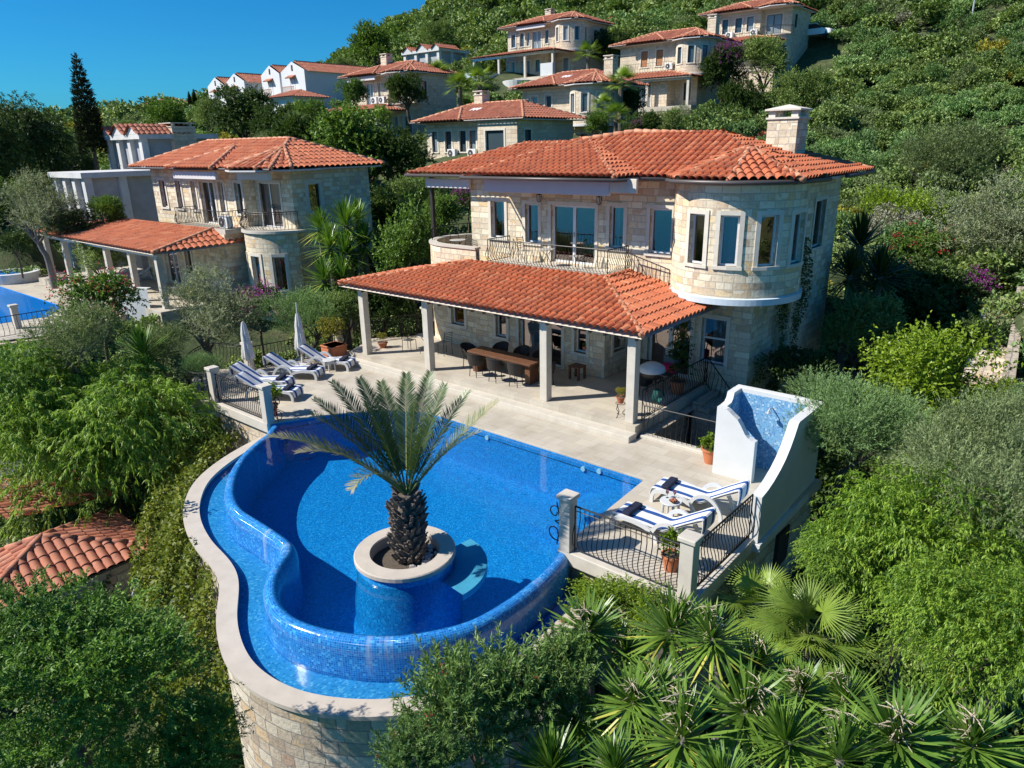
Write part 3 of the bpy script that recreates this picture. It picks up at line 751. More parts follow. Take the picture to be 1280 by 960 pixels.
m.tube([(-13.15, 3.66, 6.56), (-8.8, 3.66, 6.56), (-8.8, YM - .08, 6.58), (-2.28, YM - .08, 6.58), (-2.25, 3.75, 6.57), (-1.3, 3.75, 6.57)], .06, 8)
m.tube([(p[0] + (p[0] - TC.x) * .03, p[1] + (p[1] - TC.y) * .03, 6.55) for p in oc[0:6]], .065, 8); m.tube([(2.93, 7.6, 6.56), (2.93, 10.75, 6.56)], .065, 8)
m.tube([(-2.95, 3.8, 6.5), (-2.95, 4.1, 6.3), (-2.95, YU - .05, 6.2)], .04, 6)
m.build('gutter', 'gutter_metal', H, True)
# awning cassettes hung under the eaves
AW = [aty(605, 239.5, 3.05), aty(761, 241, 3.05), aty(795, 240, 3.05)]
m = MB(); m.box(AW[0].x, 3.05, AW[0].z, AW[1].x, 3.17, 6.60); m.build('awning', 'fascia_grey', H, bevel=.015)
m = MB(); m.box(AW[1].x + .004, 3.06, AW[1].z, AW[2].x, 3.17, 6.60); m.build('awning_end', 'trim_stone', H, bevel=.015)
m = MB(); m.box(-12.5, 4.15, 6.06, -10.05, 4.3, 6.42); m.build('awning', 'fascia_grey', H, bevel=.02)
m = MB(); m.obox((-12.6, 4.6, 5.0), (.14, .14, 3.1)); m.build('terrace_pole', 'dark_frame', H)
# chimney
cb = Vector((.72, 8.15, 0)); m = MB(); m.obox(cb + Vector((0, 0, 7.45)), (.98, .98, 1.7)); ch = m.build('chimney', 'stone_wall', roof)
m = MB(); m.obox(cb + Vector((0, 0, 8.33)), (1.08, 1.08, .06))
for sx in (-1, 1):
    for sy in (-1, 1): m.obox(cb + Vector((sx * .37, sy * .37, 8.46)), (.22, .22, .20))
o_ = m.build('chimney_vents', 'trim_stone', H)
m = MB(); hw = .58; zc = 8.56
m.add([(cb.x - hw, cb.y - hw, zc), (cb.x + hw, cb.y - hw, zc), (cb.x + hw, cb.y + hw, zc), (cb.x - hw, cb.y + hw, zc)] + [(cb.x - hw, cb.y - hw, zc + .05), (cb.x + hw, cb.y - hw, zc + .05), (cb.x + hw, cb.y + hw, zc + .05), (cb.x - hw, cb.y + hw, zc + .05), (cb.x, cb.y, zc + .2)],
      [(3, 2, 1, 0), (0, 1, 5, 4), (1, 2, 6, 5), (2, 3, 7, 6), (3, 0, 4, 7), (4, 5, 8), (5, 6, 8), (6, 7, 8), (7, 4, 8)])
m.build('chimney_cap', 'trim_stone', H)
# wall lanterns
def lantern(house, p, s=1.0):
    m = MB(); m.obox(p + Vector((0, -.10, .0)), (.03, .2, .03)); m.lathe([(.0, .12), (.10, .10), (.10, .08)], 8, p + Vector((0, -.16, 0))); m.lathe([(.07, -.16), (0, -.19)], 8, p + Vector((0, -.16, 0)))
    for k in range(4):
        a = k * math.pi / 2 + .78; m.bar(p + Vector((.085 * math.cos(a), -.16 + .085 * math.sin(a), .09)), p + Vector((.065 * math.cos(a), -.16 + .065 * math.sin(a), -.16)), .016)
    l = m.build('wall_lantern', 'lamp_black', house)
    m = MB(); m.lathe([(.075, .08), (.055, -.16)], 8, p + Vector((0, -.16, 0))); m.build('lamp_glass', 'lamp_glass', l)
    return l
for x, y in ((677, 246), (752, 249)): lantern(H, aty(x, y, YU))

# ------------------------------------------------------------------ terrace, steps, deck
T = MB(); T.prism([(-12.75, -.25), (.28, -.25), (.28, 4.5), (-2.82, 4.5), (-2.82, 2.9), (-8.75, 2.9), (-8.75, 3.1), (-10.45, 3.1), (-12.0, 3.6), (-13.6, 1.6)], -.33, 0.0)
tag(T.build('terrace', 'deck_stone'), kind='structure')
S = MB(); S.box(-13.1, -.68, -.6, .34, -.253, -.17); S.box(-13.1, -.253, -.6, -12.753, .6, -.17); tag(S.build('terrace_step', 'limestone', bevel=.015), kind='structure')
DK = [(-14.75, .6), (-14.75, -3.35), (-16.3, -4.3), (-15.9, -5.2), (-14.4, -6.2), (-13.1, -6.55), (-12.5, -6.08), (-9.25, -6.08), (-8.54, -4.69), (-7.95, -3.89), (-7.1, -3.0), (-5.96, -2.37), (1.82, -2.36), (1.94, -4.4), (2.05, -6.22), (4.98, -6.22), (5.02, -3.4), (5.3, .3), (.35, -.13), (.35, -.69), (-13.12, -.69), (-13.12, .6)]
m = MB(); m.prism(DK, -.60, -.35); tag(m.build('pool_deck', 'deck_stone', bevel=.015), kind='structure')
# pool
RIM = [at(*q, -.4) for q in [(338, 541), (325, 550), (311, 562), (300, 575), (291, 592), (287, 611), (289, 624), (297, 637), (308, 644), (320, 651), (350, 671), (364, 682)]]
RIM2 = [at(*q, -.4) for q in [(364, 684), (352, 697), (341, 715), (337, 735), (340, 749), (348, 762), (362, 773), (380, 781), (402, 787), (425, 792), (450, 795), (475, 797), (500, 796), (525, 793), (550, 788), (575, 782), (600, 773), (640, 749), (668, 728), (690, 707), (703, 692)]]
def smooth_pts(pts, n=5):
    pts = [Vector(p) for p in pts]; out = []
    for i in range(len(pts) - 1):
        p0, p1, p2, p3 = pts[max(i - 1, 0)], pts[i], pts[i + 1], pts[min(i + 2, len(pts) - 1)]
        for k in range(n):
            t = k / n; out.append(.5 * ((2 * p1) + (p2 - p0) * t + (2 * p0 - 5 * p1 + 4 * p2 - p3) * t * t + (3 * p1 - p0 - 3 * p2 + p3) * t ** 3))
    return out + [pts[-1]]
def nrm2(pts, i):
    d = pts[min(i + 1, len(pts) - 1)] - pts[max(i - 1, 0)]; d = Vector((d.x, d.y, 0)).normalized()
    return Vector((d.y, -d.x, 0)) # right of the line
rim = resample(smooth_pts(RIM, 4), .12) + resample(smooth_pts(RIM2, 4), .12)[1:]
def soften(pts, k):
    for _ in range(k):
        pts = [pts[0]] + [(pts[i - 1] + pts[i] * 2 + pts[i + 1]) / 4 for i in range(1, len(pts) - 1)] + [pts[-1]]
    return pts
rim = soften(rim, 6)
rim[0] = Vector((-9.1, -5.95, -.4)); rim[-1] = Vector((2.1, -6.25, -.4))
cp = [at(*q, -1.05) for q in [(335, 545), (290, 570), (255, 598), (241, 625), (240, 650), (253, 678), (275, 702), (286, 722), (286, 745), (283, 775), (290, 810), (307, 838), (340, 862), (378, 876), (420, 883), (470, 885), (520, 880), (560, 871), (600, 857), (640, 837), (680, 806), (710, 776), (737, 745)]]
cop = soften(resample(smooth_pts(cp, 4), .12), 8)
# walk the rim outwards: which side is out?  (right of travel, travelling left -> right along the front = outwards)
sec = [(-.20, -1.75), (-.19, -.70), (-.15, -.53), (-.09, -.44), (0, -.405), (.08, -.43), (.14, -.50), (.16, -.62), (.18, -1.23)]
def inset(pts, i, d): return pts[i] + nrm2(pts, i) * d
rows = []
for i in range(len(rim)):
    rows.append([tuple(Vector((inset(rim, i, d).x, inset(rim, i, d).y, z))) for d, z in sec])
pool = thing('swimming_pool', 'blue mosaic infinity pool with wavy rounded rim and lower overflow trough', 'swimming pool', (-2.5, -7.5, -1.75))
m = MB(); m.ribbon(rows); m.build('overflow_rim', 'rim_mosaic', pool, True)
edge = [(-9.25, -6.08), (-8.54, -4.69), (-7.95, -3.89), (-7.1, -3.0), (-5.96, -2.37), (1.82, -2.36), (1.94, -4.4), (2.05, -6.22)]
e3 = resample([Vector((x, y, 0)) for x, y in edge], .25); e3 = [inset(e3, i, .006) for i in range(len(e3))]
m = MB(); m.ribbon([[(p.x, p.y, -1.76), (p.x, p.y, -.62)] for p in e3]); m.ribbon([[(p.x, p.y, -.60), (p.x, p.y, -.40)] for p in e3]); m.build('pool_wall', 'pool_mosaic', pool)
out = [(p.x, p.y) for p in [inset(rim, i, -.05) for i in range(len(rim))]]
pl = out + edge[::-1]
m = MB(); m.add([(x, y, -1.75) for x, y in pl], [tuple(range(len(pl)))]); m.build('pool_floor', 'pool_mosaic', pool)
m = MB(); m.add([(x, y, -.425) for x, y in pl], [tuple(range(len(pl)))]); m.build('water_surface', 'pool_water', pool)
N = 160
def param(pts, n):
    q = resample(pts, sum((pts[i + 1] - pts[i]).length for i in range(len(pts) - 1)) / n); return q
ro_ = param([inset(rim, i, .165) for i in range(len(rim))], N); ci_ = param([inset(cop, i, -.17) for i in range(len(cop))], N)
# pair each coping point with the rim monotonically
m = MB(); m.ribbon([[(a.x, a.y, -1.22), ((a.x + b.x) / 2, (a.y + b.y) / 2, -1.22), (b.x, b.y, -1.22)] for a, b in zip(ro_, ci_)]); m.ribbon([[(b.x, b.y, -1.23), (b.x, b.y, -1.05)] for b in ci_]); m.build('trough', 'trough_mosaic', pool)
m = MB(); m.ribbon([[(b.x, b.y, -1.15), (a.x, a.y, -1.15)] for a, b in zip(ro_, ci_)]); m.build('trough_water', 'trough_water', pool)
m = MB(); rows = []
for i in range(len(cop)): rows.append([tuple(inset(cop, i, d).xy) + (z,) for d, z in ((-.19, -1.13), (-.19, -1.05), (.20, -1.05), (.20, -1.13), (.13, -1.14))])
m.ribbon(rows); m.build('coping', 'coping_stone', pool)
wm = MB()
wm.ribbon([[tuple(inset(cop, i, .13).xy) + (-5.2,), tuple(inset(cop, i, .12).xy) + (-1.13,)] for i in range(len(cop))])
WT = wm.build('pool_wall_outer', 'retaining_stone', pool)
# underwater steps and the round bench of the planter
for k in range(4):
    m = MB(); m.box(-.3 + k * .5, -4.35, -1.745, .2 + k * .5 - .004, -2.38, -1.45 + k * .24); m.build('pool_step', 'pool_mosaic', pool)
PC = Vector((-.24, -8.53, 0))
m = MB(); m.lathe([(0, -.56), (1.46, -.56), (1.46, -.70)], 40, PC + Vector((.16, .16, 0)), math.radians(-6), math.radians(84)); m.build('pool_bench', 'step_pale', pool)
for x, y in ((609, 547), (729, 586), (749, 589)):
    p = aty(x, y, -2.39); m = MB(); m.tube([p + Vector((0, .02, 0)), p + Vector((0, -.03, 0))], .07, 12); m.build('water_inlet', 'spout_white', pool)
pp = thing('round_planter', 'round stone topped blue mosaic planter standing in the pool', 'planter', PC + Vector((0, 0, -1.75)))
m = MB(); m.lathe([(1.12, -1.74), (1.10, -1.2), (1.02, -.7), (.98, -.30)], 48, PC); m.build('planter_wall', 'pool_mosaic', pp, True)
m = MB(); m.lathe([(.70, -.62), (.70, -.19), (.72, -.17), (1.02, -.17), (1.04, -.19), (1.04, -.27), (1.0, -.30)], 48, PC); m.build('planter_coping', 'coping_stone', pp)
m = MB(); m.lathe([(.72, -.42), (.3, -.38), (0, -.36)], 24, PC)
m.build('soil', 'soil', pp)
random.seed(3); m = MB()
for k in range(60):
    a = random.uniform(-.5, 1.6); r = random.uniform(.35, .66); s = random.uniform(.03, .07)
    m.obox(PC + Vector((r * math.cos(a), r * math.sin(a), -.37)), (s * 1.5, s, s), M=Matrix.Rotation(random.uniform(0, 3), 3, 'Z') @ Matrix.Rotation(random.uniform(-.5, .5), 3, 'X'))
tag(m.build('pebbles', 'pebble', pp, bevel=.012), kind='stuff')

# retaining walls of the deck
def wall_thing(name, label, pts, z0, z1, mat='retaining_stone', cat='wall', t=.3, ops=()):
    o = thing(name, label, cat, (pts[0][0], pts[0][1], z0)); m = MB(); P = Path(pts); wall(m, P, z0, z1, ops, t, top=True)
    m.build('masonry', mat, o); return o
w_ = wall_thing('retaining_wall', 'pale stone retaining wall under the right corner of the deck', [(2.15, -5.0), (2.15, -6.15), (4.9, -6.15), (4.95, -3.4), (5.15, .2), (3.4, .2)], -5.5, -.605)
m = MB(); m.box(4.9, -1.9, -1.9, 5.12, -1.2, -1.0); m.build('vent_opening', 'dark_interior', w_)
w_ = wall_thing('retaining_wall', 'yellowish block wall under the left deck beside the pool corner', [(-14.6, .4), (-14.6, -3.2), (-12.45, -6.0), (-9.2, -6.0)], -5.0, -.605)
m = MB(); m.box(2.02, -6.32, -.66, 5.08, -6.10, -.345); m.box(4.88, -6.10, -.66, 5.08, -3.42, -.345); tag(m.build('deck_ledge', 'limestone', bevel=.02), 'cream stone ledge under the right corner railing', 'ledge')
m = MB(); m.box(-12.5, -6.16, -.66, -9.22, -5.94, -.342); tag(m.build('deck_ledge', 'limestone', bevel=.02), 'cream stone ledge under the left railing by the pool corner', 'ledge')
m = MB(); m.prism([(-14.7, .5), (-14.7, -3.3), (-16.2, -4.35), (-15.8, -5.1), (-14.35, -6.08), (-13.1, -6.42), (-12.5, -5.98), (-12.5, .5)], -.95, -.603)
tag(m.build('deck_edge', 'white_plaster'), 'white plastered edge of the rounded deck corner', 'deck edge')
# ------------------------------------------------------------------ outdoor shower
SH = thing('outdoor_shower', 'white curved wall poolside shower lined with blue mosaic beside the right loungers', 'shower', (4.0, -1.5, -.35))
def side_wall(prof, x0, x1, zb, par, name, mat):
    """prof: list of (y, ztop); wall between x0 and x1"""
    m = MB(); n = len(prof)
    vs = []
    for x in (x0, x1):
        for y, z in prof: vs += [(x, y, zb), (x, y, z)]
    fs = []
    for i in range(n - 1):
        a = 2 * i; b = 2 * n + 2 * i
        fs += [(a, a + 1, a + 3, a + 2), (b, b + 2, b + 3, b + 1), (a + 1, b + 1, b + 3, a + 3)]
    fs += [(0, 2 * n, 2 * n + 1, 1), (2 * n - 2, 2 * n - 1, 4 * n - 1, 4 * n - 2)]
    m.add(vs, fs); return m.build(name, mat, par)
prof = [(.15, 1.72), (-1.55, 1.75), (-1.62, 1.72), (-1.78, 1.50), (-1.98, 1.28), (-2.22, 1.08), (-2.5, .92), (-2.85, .78), (-3.15, .70), (-3.45, .66)]
side_wall(prof, 4.94, 5.16, -.42, SH, 'side_wall', 'white_plaster')
m = MB(); m.box(3.0, 0.0, -.42, 4.935, .2, 1.72); m.build('back_wall', 'white_plaster', SH, bevel=.015)
side_wall([(-.003, 1.70), (-.42, 1.69), (-.47, 1.55), (-.56, 1.47), (-.80, 1.45)], 2.98, 3.16, -.42, SH, 'side_wall', 'white_plaster')
# front wall with an ogee top, facing the pool
ft = [(2.98, 1.45), (3.22, 1.43), (3.30, 1.38), (3.40, 1.30), (3.52, 1.22), (3.62, 1.08), (3.68, .98), (3.74, .88), (3.82, .80), (3.92, .76), (4.0, .74)]
m = MB(); n = len(ft); vs = []
for y in (-.98, -.803):
    for x, z in ft: vs += [(x, y, -.42), (x, y, z)]
fs = []
for i in range(n - 1):
    a, b = 2 * i, 2 * n + 2 * i; fs += [(a, a + 2, a + 3, a + 1), (b, b + 1, b + 3, b + 2), (a + 1, a + 3, b + 3, b + 1)]
fs += [(0, 1, 2 * n + 1, 2 * n), (2 * n - 2, 4 * n - 2, 4 * n - 1, 2 * n - 1)]
m.add(vs, fs); m.build('front_wall', 'white_plaster', SH)
m = MB(); m.box(3.165, -.006, -.34, 4.93, -.003, 1.60); m.add([(3.168, -.80, -.34), (3.168, -.01, -.34), (3.168, -.01, 1.60), (3.168, -.42, 1.60), (3.168, -.5, 1.42), (3.168, -.80, 1.38)], [(0, 1, 2, 3, 4, 5)])
m.add([(4.932, -3.3, -.34), (4.932, -.01, -.34), (4.932, -.01, 1.6), (4.932, -1.6, 1.6), (4.932, -1.85, 1.3), (4.932, -2.2, 1.0), (4.932, -2.8, .74), (4.932, -3.3, .62)], [(7, 6, 5, 4, 3, 2, 1, 0)])
m.add([(3.17, -.79, .735), (3.17, -.798, .735)] * 0 + [(3.17, -.80, -.34), (3.98, -.80, -.34), (3.98, -.80, .72), (3.60, -.80, 1.05), (3.25, -.80, 1.35), (3.17, -.80, 1.38)], [(5, 4, 3, 2, 1, 0)])
m.build('mosaic_lining', 'shower_mosaic', SH)
m = MB(); m.box(4.88, -3.5, -.62, 5.24, .28, -.424); m.build('plinth', 'white_plaster', SH, bevel=.01)
m = MB(); m.tube([(4.0, -.01, 1.35), (4.0, -.22, 1.38), (4.0, -.27, 1.33)], .018, 6); m.lathe([(.02, 0), (.07, -.04), (.07, -.05), (0, -.05)], 10, (4.0, -.27, 1.34)); m.build('shower_head', 'street_pole', SH)

# ------------------------------------------------------------------ posts and railings
ZD = -.35
stone_post(0, 0, 0, 'stone post with square cap at the pool corner of the left deck', loc=Vector((-9.32, -6.02, -.345)), h=1.22)
stone_post(0, 0, 0, 'stone post between the straight and the curved railing of the left deck', loc=Vector((-12.42, -6.05, -.345)), h=1.22)
stone_post(0, 0, 0, 'stone post behind the nearer closed parasol', loc=Vector((-14.62, -3.5, -.345)), h=1.15)
stone_post(0, 0, 0, 'stone post behind the round bush in the square planter', loc=Vector((-13.95, .15, -.345)), h=1.3)
stone_post(0, 0, 0, 'stone post beside the round room and the cafe table', loc=Vector((-12.05, 3.35, 0)), h=1.25)
stone_post(0, 0, 0, 'stone post with an iron scroll at the right end of the pool rim', loc=Vector((2.2, -6.2, -.345)), h=1.28)
stone_post(0, 0, 0, 'front corner post of the right deck beside the potted plant', loc=Vector((4.9, -6.18, -.345)), h=1.30)
G = 'wrought iron railings'
rail_thing('iron_railing', 'straight iron railing on the ledge in front of the left loungers', 'railing', [(-12.25, -6.05, -.34), (-9.5, -6.05, -.34)], 1.0, G, step=.12, mid=True)
cv = smooth_pts([Vector(p) for p in [(-12.6, -6.2, -.35), (-13.2, -6.45, -.35), (-14.4, -6.1, -.35), (-15.7, -5.1, -.35), (-16.15, -4.3, -.35), (-15.6, -3.8, -.35), (-14.75, -3.5, -.35)]], 5)
rail_thing('iron_railing', 'curved iron railing round the left corner of the deck', 'railing', cv, 1.0, G, step=.15, mid=True)
rail_thing('iron_railing', 'iron railing behind the two raised loungers and the parasols', 'railing', [(-14.55, -3.35, -.35), (-14.1, -1.2, -.35), (-14.0, .0, -.35)], .95, G, step=.14)
rail_thing('iron_railing', 'iron railing behind the small orange pot, left of the cafe table', 'railing', [(-13.75, .3, -.3), (-13.1, 1.6, 0), (-12.15, 3.2, 0)], .95, G, step=.14)
rail_thing('iron_railing', 'iron railing from the scroll post to the front corner of the right deck', 'railing', [(2.38, -6.2, -.34), (4.74, -6.2, -.34)], 1.05, G, step=.118, mid=True)
rail_thing('iron_railing', 'iron railing between the corner post and the white shower', 'railing', [(4.95, -6.02, -.34), (4.99, -3.52, -.34)], 1.05, G, step=.118, mid=True)
rail_thing('iron_railing', 'iron railing along the stairwell behind the terracotta pot', 'railing', [(.42, .0, -.35), (2.95, .05, -.35)], .95, G, step=.15, mid=False)
rail_thing('iron_railing', 'iron railing at the right edge of the porch beside the barbecue', 'railing', [(.2, .25, 0), (.2, 4.3, 0)], .95, G, step=.15)
rail_thing('iron_railing', 'sloping iron railing of the stairs going down beside the house', 'railing', [(.25, 4.35, 0), (2.3, 3.9, -1.9)], .95, G, step=.2)
ks = thing('stair_kerb', 'low cream kerb along the stairwell edge of the deck', 'kerb', (1.7, -.06, -.35)); m = MB(); m.box(.36, -.12, -.40, 3.0, .14, -.27); m.build('kerb', 'limestone', ks, bevel=.02)
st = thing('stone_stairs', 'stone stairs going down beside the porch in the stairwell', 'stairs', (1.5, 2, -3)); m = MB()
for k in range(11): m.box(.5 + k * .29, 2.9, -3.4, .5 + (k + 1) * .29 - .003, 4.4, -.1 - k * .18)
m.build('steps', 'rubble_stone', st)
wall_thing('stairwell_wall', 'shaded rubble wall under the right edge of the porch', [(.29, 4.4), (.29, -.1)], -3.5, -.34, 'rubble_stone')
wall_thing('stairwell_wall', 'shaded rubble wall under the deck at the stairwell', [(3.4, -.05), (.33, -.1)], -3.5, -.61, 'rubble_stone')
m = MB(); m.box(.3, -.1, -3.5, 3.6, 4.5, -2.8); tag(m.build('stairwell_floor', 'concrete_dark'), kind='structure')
def scroll(name, label, p, size, ax=Vector((1, 0, 0)), cat='scroll ornament'):
    t = thing(name, label, cat, p); m = MB()
    def sp(c, r, turns, a0, flip):
        return [c + ax * (r * (1 - .75 * i / 24) * math.cos(a0 + flip * turns * 2 * math.pi * i / 24)) + Vector((0, 0, r * (1 - .75 * i / 24) * math.sin(a0 + flip * turns * 2 * math.pi * i / 24))) for i in range(25)]
    m.tube(sp(p + Vector((0, 0, size * .28)) + ax * size * .05, size * .26, 1.3, math.pi / 2, 1), .014, 5)
    m.tube(sp(p + Vector((0, 0, size * .75)) + ax * size * .05, size * .2, 1.3, -math.pi / 2, -1), .014, 5)
    m.tube([p + ax * (.0 * size), p + Vector((0, 0, size * .5)) - ax * .1 * size, p + Vector((0, 0, size))], .014, 5)
    m.build('scroll', 'iron', t); return t
scroll('iron_scroll', 'black iron scroll beside the post at the right end of the pool rim', Vector((1.93, -6.22, -.33)), 1.0, Vector((-1, 0, 0)))
scroll('iron_scroll', 'black iron scroll on the left side of the pool corner post', Vector((-9.05, -5.85, -.33)), .9, Vector((1, .2, 0)).normalized())

# ------------------------------------------------------------------ loungers, towels, pillows, parasols
def towel_mat():
    t = NT('striped_towel'); uv = t.uv; sx = t.new('SeparateXYZ'); t.l.new(uv, sx.inputs[0]); v = sx.outputs['Y']
    def band(a, b): return t.math('MULTIPLY', t.math('GREATER_THAN', v, a), t.math('LESS_THAN', v, b))
    f = t.math('ADD', band(.075, .195), band(.465, .585))
    n = t.noise(40, 3, .6, t.pos)
    t.bs(Base_Color=t.mix(f, (.70, .70, .70), (.012, .07, .25)), Roughness=.95); t.bump(n.outputs['Fac'], .3, .01)
towel_mat()
def make_lounger():
    t = thing('sun_lounger', '', 'sun lounger', (0, 0, 0), 'white resin sun loungers on the deck')
    W2 = .33
    top = [(0.0, .30), (.12, .34), (.6, .33), (1.05, .31), (1.2, .33), (1.45, .48), (1.75, .68), (2.0, .82)]
    m = MB(); m.ribbon([[(x, -W2, z), (x, W2, z)] for x, z in top]); m.ribbon([[(x, W2, z - .035), (x, -W2, z - .035)] for x, z in top]); m.build('bed', 'resin_white', t)
    for s in (-1, 1):
        y = s * (W2 + .02)
        def strip(pts, w, name):
            m = MB(); pts = smooth_pts([Vector((x, y, z)) for x, z in pts], 5); vs = []
            for i, p in enumerate(pts):
                d = (pts[min(i + 1, len(pts) - 1)] - pts[max(i - 1, 0)]).normalized(); nn = Vector((-d.z, 0, d.x)) * w / 2
                for yy in (-.028, .028): vs += [p + nn + Vector((0, yy, 0)), p - nn + Vector((0, yy, 0))]
            fs = []
            for i in range(len(pts) - 1):
                a, b = 4 * i, 4 * i + 4; fs += [(a, b, b + 1, a + 1), (a + 2, a + 3, b + 3, b + 2), (a, a + 2, b + 2, b), (a + 1, b + 1, b + 3, a + 3)]
            m.add(vs, fs); return m.build(name, 'resin_white', t)
        strip([(.02, 0), (.03, .18), (.14, .31), (.5, .33), (.85, .26), (1.02, .12), (1.06, 0)], .085, 'leg')
        strip([(.95, .22), (1.08, .42), (1.3, .50), (1.52, .40), (1.66, .2), (1.7, 0)], .08, 'leg')
    return t
LG = make_lounger()
def make_towel():
    rows = [(-.06, .14), (-.02, .325), (.12, .36), (.6, .35), (1.05, .33), (1.2, .35), (1.45, .50), (1.75, .70), (2.01, .85), (2.05, .72), (2.03, .5)]
    rows = smooth_pts([Vector((x, 0, z)) for x, z in rows], 3); random.seed(5); m = MB()
    m.ribbon([[(p.x, -.33 + .66 * k / 8, p.z + .006 * math.sin(p.x * 9 + k)) for k in range(9)] for p in rows])
    o = m.build('beach_towel', 'striped_towel'); o['category'] = 'towel'; o['group'] = 'striped towels on the loungers'
    o.modifiers.new('s', 'SOLIDIFY').thickness = .012; return o
TW = make_towel()
m = MB(); m.obox((0, 0, 0), (.20, .58, .09)); PLW = m.build('pillow', 'pillow_navy', bevel=.035); PLW['category'] = 'pillow'; PLW['group'] = 'navy pillows on the loungers'
LOUNGE = [((-11.75, -2.35), (-.87, -.5), 'white lounger with raised back, middle of the left deck in front of the far parasol', 'the lounger in front of the far parasol'),
          ((-11.7, -.95), (-.88, -.47), 'white lounger with raised back beside the square planter with the round bush', 'the lounger beside the square planter'),
          ((-11.6, -3.75), (-.87, -.5), 'white lounger behind the straight left railing, nearer the closed parasol', 'the lounger nearer the closed parasol'),
          ((-10.45, -4.2), (-.87, -.5), 'white lounger behind the left railing, closest to the pool corner post', 'the lounger closest to the pool corner post'),
          ((2.5, -2.95), (.998, .06), 'white lounger on the right deck beside the shower wall', 'the right lounger beside the shower wall'),
          ((2.45, -4.55), (.998, .04), 'white lounger on the right deck behind the front railing', 'the right lounger behind the front railing')]
for i, (p, d, lab, w) in enumerate(LOUNGE):
    a = math.atan2(d[1], d[0]); p3 = Vector((p[0], p[1], ZD))
    l = place(LG, p3, a, label=lab, first=i == 0)
    t_ = place(TW, p3, a, label='blue striped white towel spread on ' + w, first=i == 0)
    dv = Vector((d[0], d[1], 0)).normalized()
    place(PLW, p3 + dv * .30 + Vector((0, 0, .42)), a + .1 * math.sin(i * 7), label='navy pillow at the foot of ' + w, first=i == 0)
def side_table(p, label, rz=0.0):
    t = thing('side_table', label, 'side table', p, 'white side tables beside loungers'); m = MB(); m.lathe([(0, .40), (.24, .40), (.25, .42), (.24, .44), (0, .44)], 20, p); m.build('table_top', 'resin_white', t)
    for k in range(4):
        a = rz + k * math.pi / 2 + .78; m = MB(); m.tube([p + Vector((.17 * math.cos(a), .17 * math.sin(a), .40)), p + Vector((.20 * math.cos(a), .20 * math.sin(a), 0))], [.035, .025], 6); m.build('leg', 'resin_white', t)
    return t
side_table(Vector((3.25, -3.72, ZD)), 'white side table holding wine glasses between the right loungers')
side_table(Vector((-11.75, -4.55, ZD)), 'white side table between the two loungers behind the left railing')
side_table(Vector((-12.2, -1.6, ZD)), 'white side table between the two raised loungers on the left deck')
def glass_thing(p, label):
    t = thing('wine_glass', label, 'glass', p, 'glasses on the side table'); m = MB(); m.lathe([(.035, 0), (.006, .01), (.006, .08), (.035, .12), (.038, .17), (.03, .19)], 10, p); m.build('glass', 'window_glass', t)
    m = MB(); m.lathe([(.006, .085), (.033, .122), (.034, .15), (0, .15)], 10, p); m.build('wine', 'pink_cloth', t)
glass_thing(Vector((3.12, -3.66, ZD + .44)), 'glass of red drink at the pool side of the right side table')
glass_thing(Vector((3.26, -3.58, ZD + .44)), 'glass of red drink at the house side of the right side table')
b_ = thing('fruit_bowl', 'small brown bowl of fruit on the right side table', 'bowl', Vector((3.34, -3.78, ZD + .44))); m = MB(); m.lathe([(.04, 0), (.10, .05), (.095, .05), (.03, .01)], 12, b_.location); m.build('bowl', 'teak_dark', b_)
m = MB()
for k in range(5): m.lathe([(0, -.03), (.025, -.015), (.03, 0), (.025, .02), (0, .03)], 8, b_.location + Vector((.045 * math.cos(k * 1.3), .045 * math.sin(k * 1.3), .055)))
tag(m.build('fruit', 'orange_pot', b_), kind='stuff')
def parasol(p, top, label, lean=(0, 0)):
    t = thing('closed_parasol', label, 'parasol', p, 'closed cream parasols')
    h = top - p.z; L = Vector((lean[0], lean[1], 0)); P = lambda z: p + L * (z / h) + Vector((0, 0, z))
    m = MB(); m.tube([P(0), P(h)], .024, 8); m.build('pole', 'resin_white', t)
    m = MB(); m.lathe([(.30, 0), (.30, .05), (.06, .08), (.05, .3), (.03, .3)], 20, p); m.build('base', 'concrete', t)
    n = 32; rows = []
    for z, r in ((.62, .20), (.70, .215), (1.0, .19), (1.25, .15), (1.32, .135), (1.6, .125), (1.9, .085), (2.05, .05), (h + .02, .012)):
        if z > h: continue
        c = P(z); rows.append([tuple(c + Vector(((r * (1 + .22 * math.cos(8 * a + z * 2))) * math.cos(a), (r * (1 + .22 * math.cos(8 * a + z * 2))) * math.sin(a), .03 * math.sin(3 * a) if z < .7 else 0))) for a in [2 * math.pi * k / n for k in range(n + 1)]])
    m = MB(); m.ribbon(rows); cl = m.build('canopy', 'parasol_cloth', t, True)
    m = MB(); c = P(1.30); m.lathe([(.135, -.02), (.15, 0), (.135, .02)], 16, c); m.build('strap', 'parasol_cloth', cl)
parasol(Vector((-14.2, -3.7, ZD)), 1.72, 'closed parasol nearer the curved railing on the left deck', (.05, -.08))
parasol(Vector((-13.75, -1.75, ZD)), 2.12, 'taller closed parasol behind the middle lounger of the left deck', (.05, -.02))

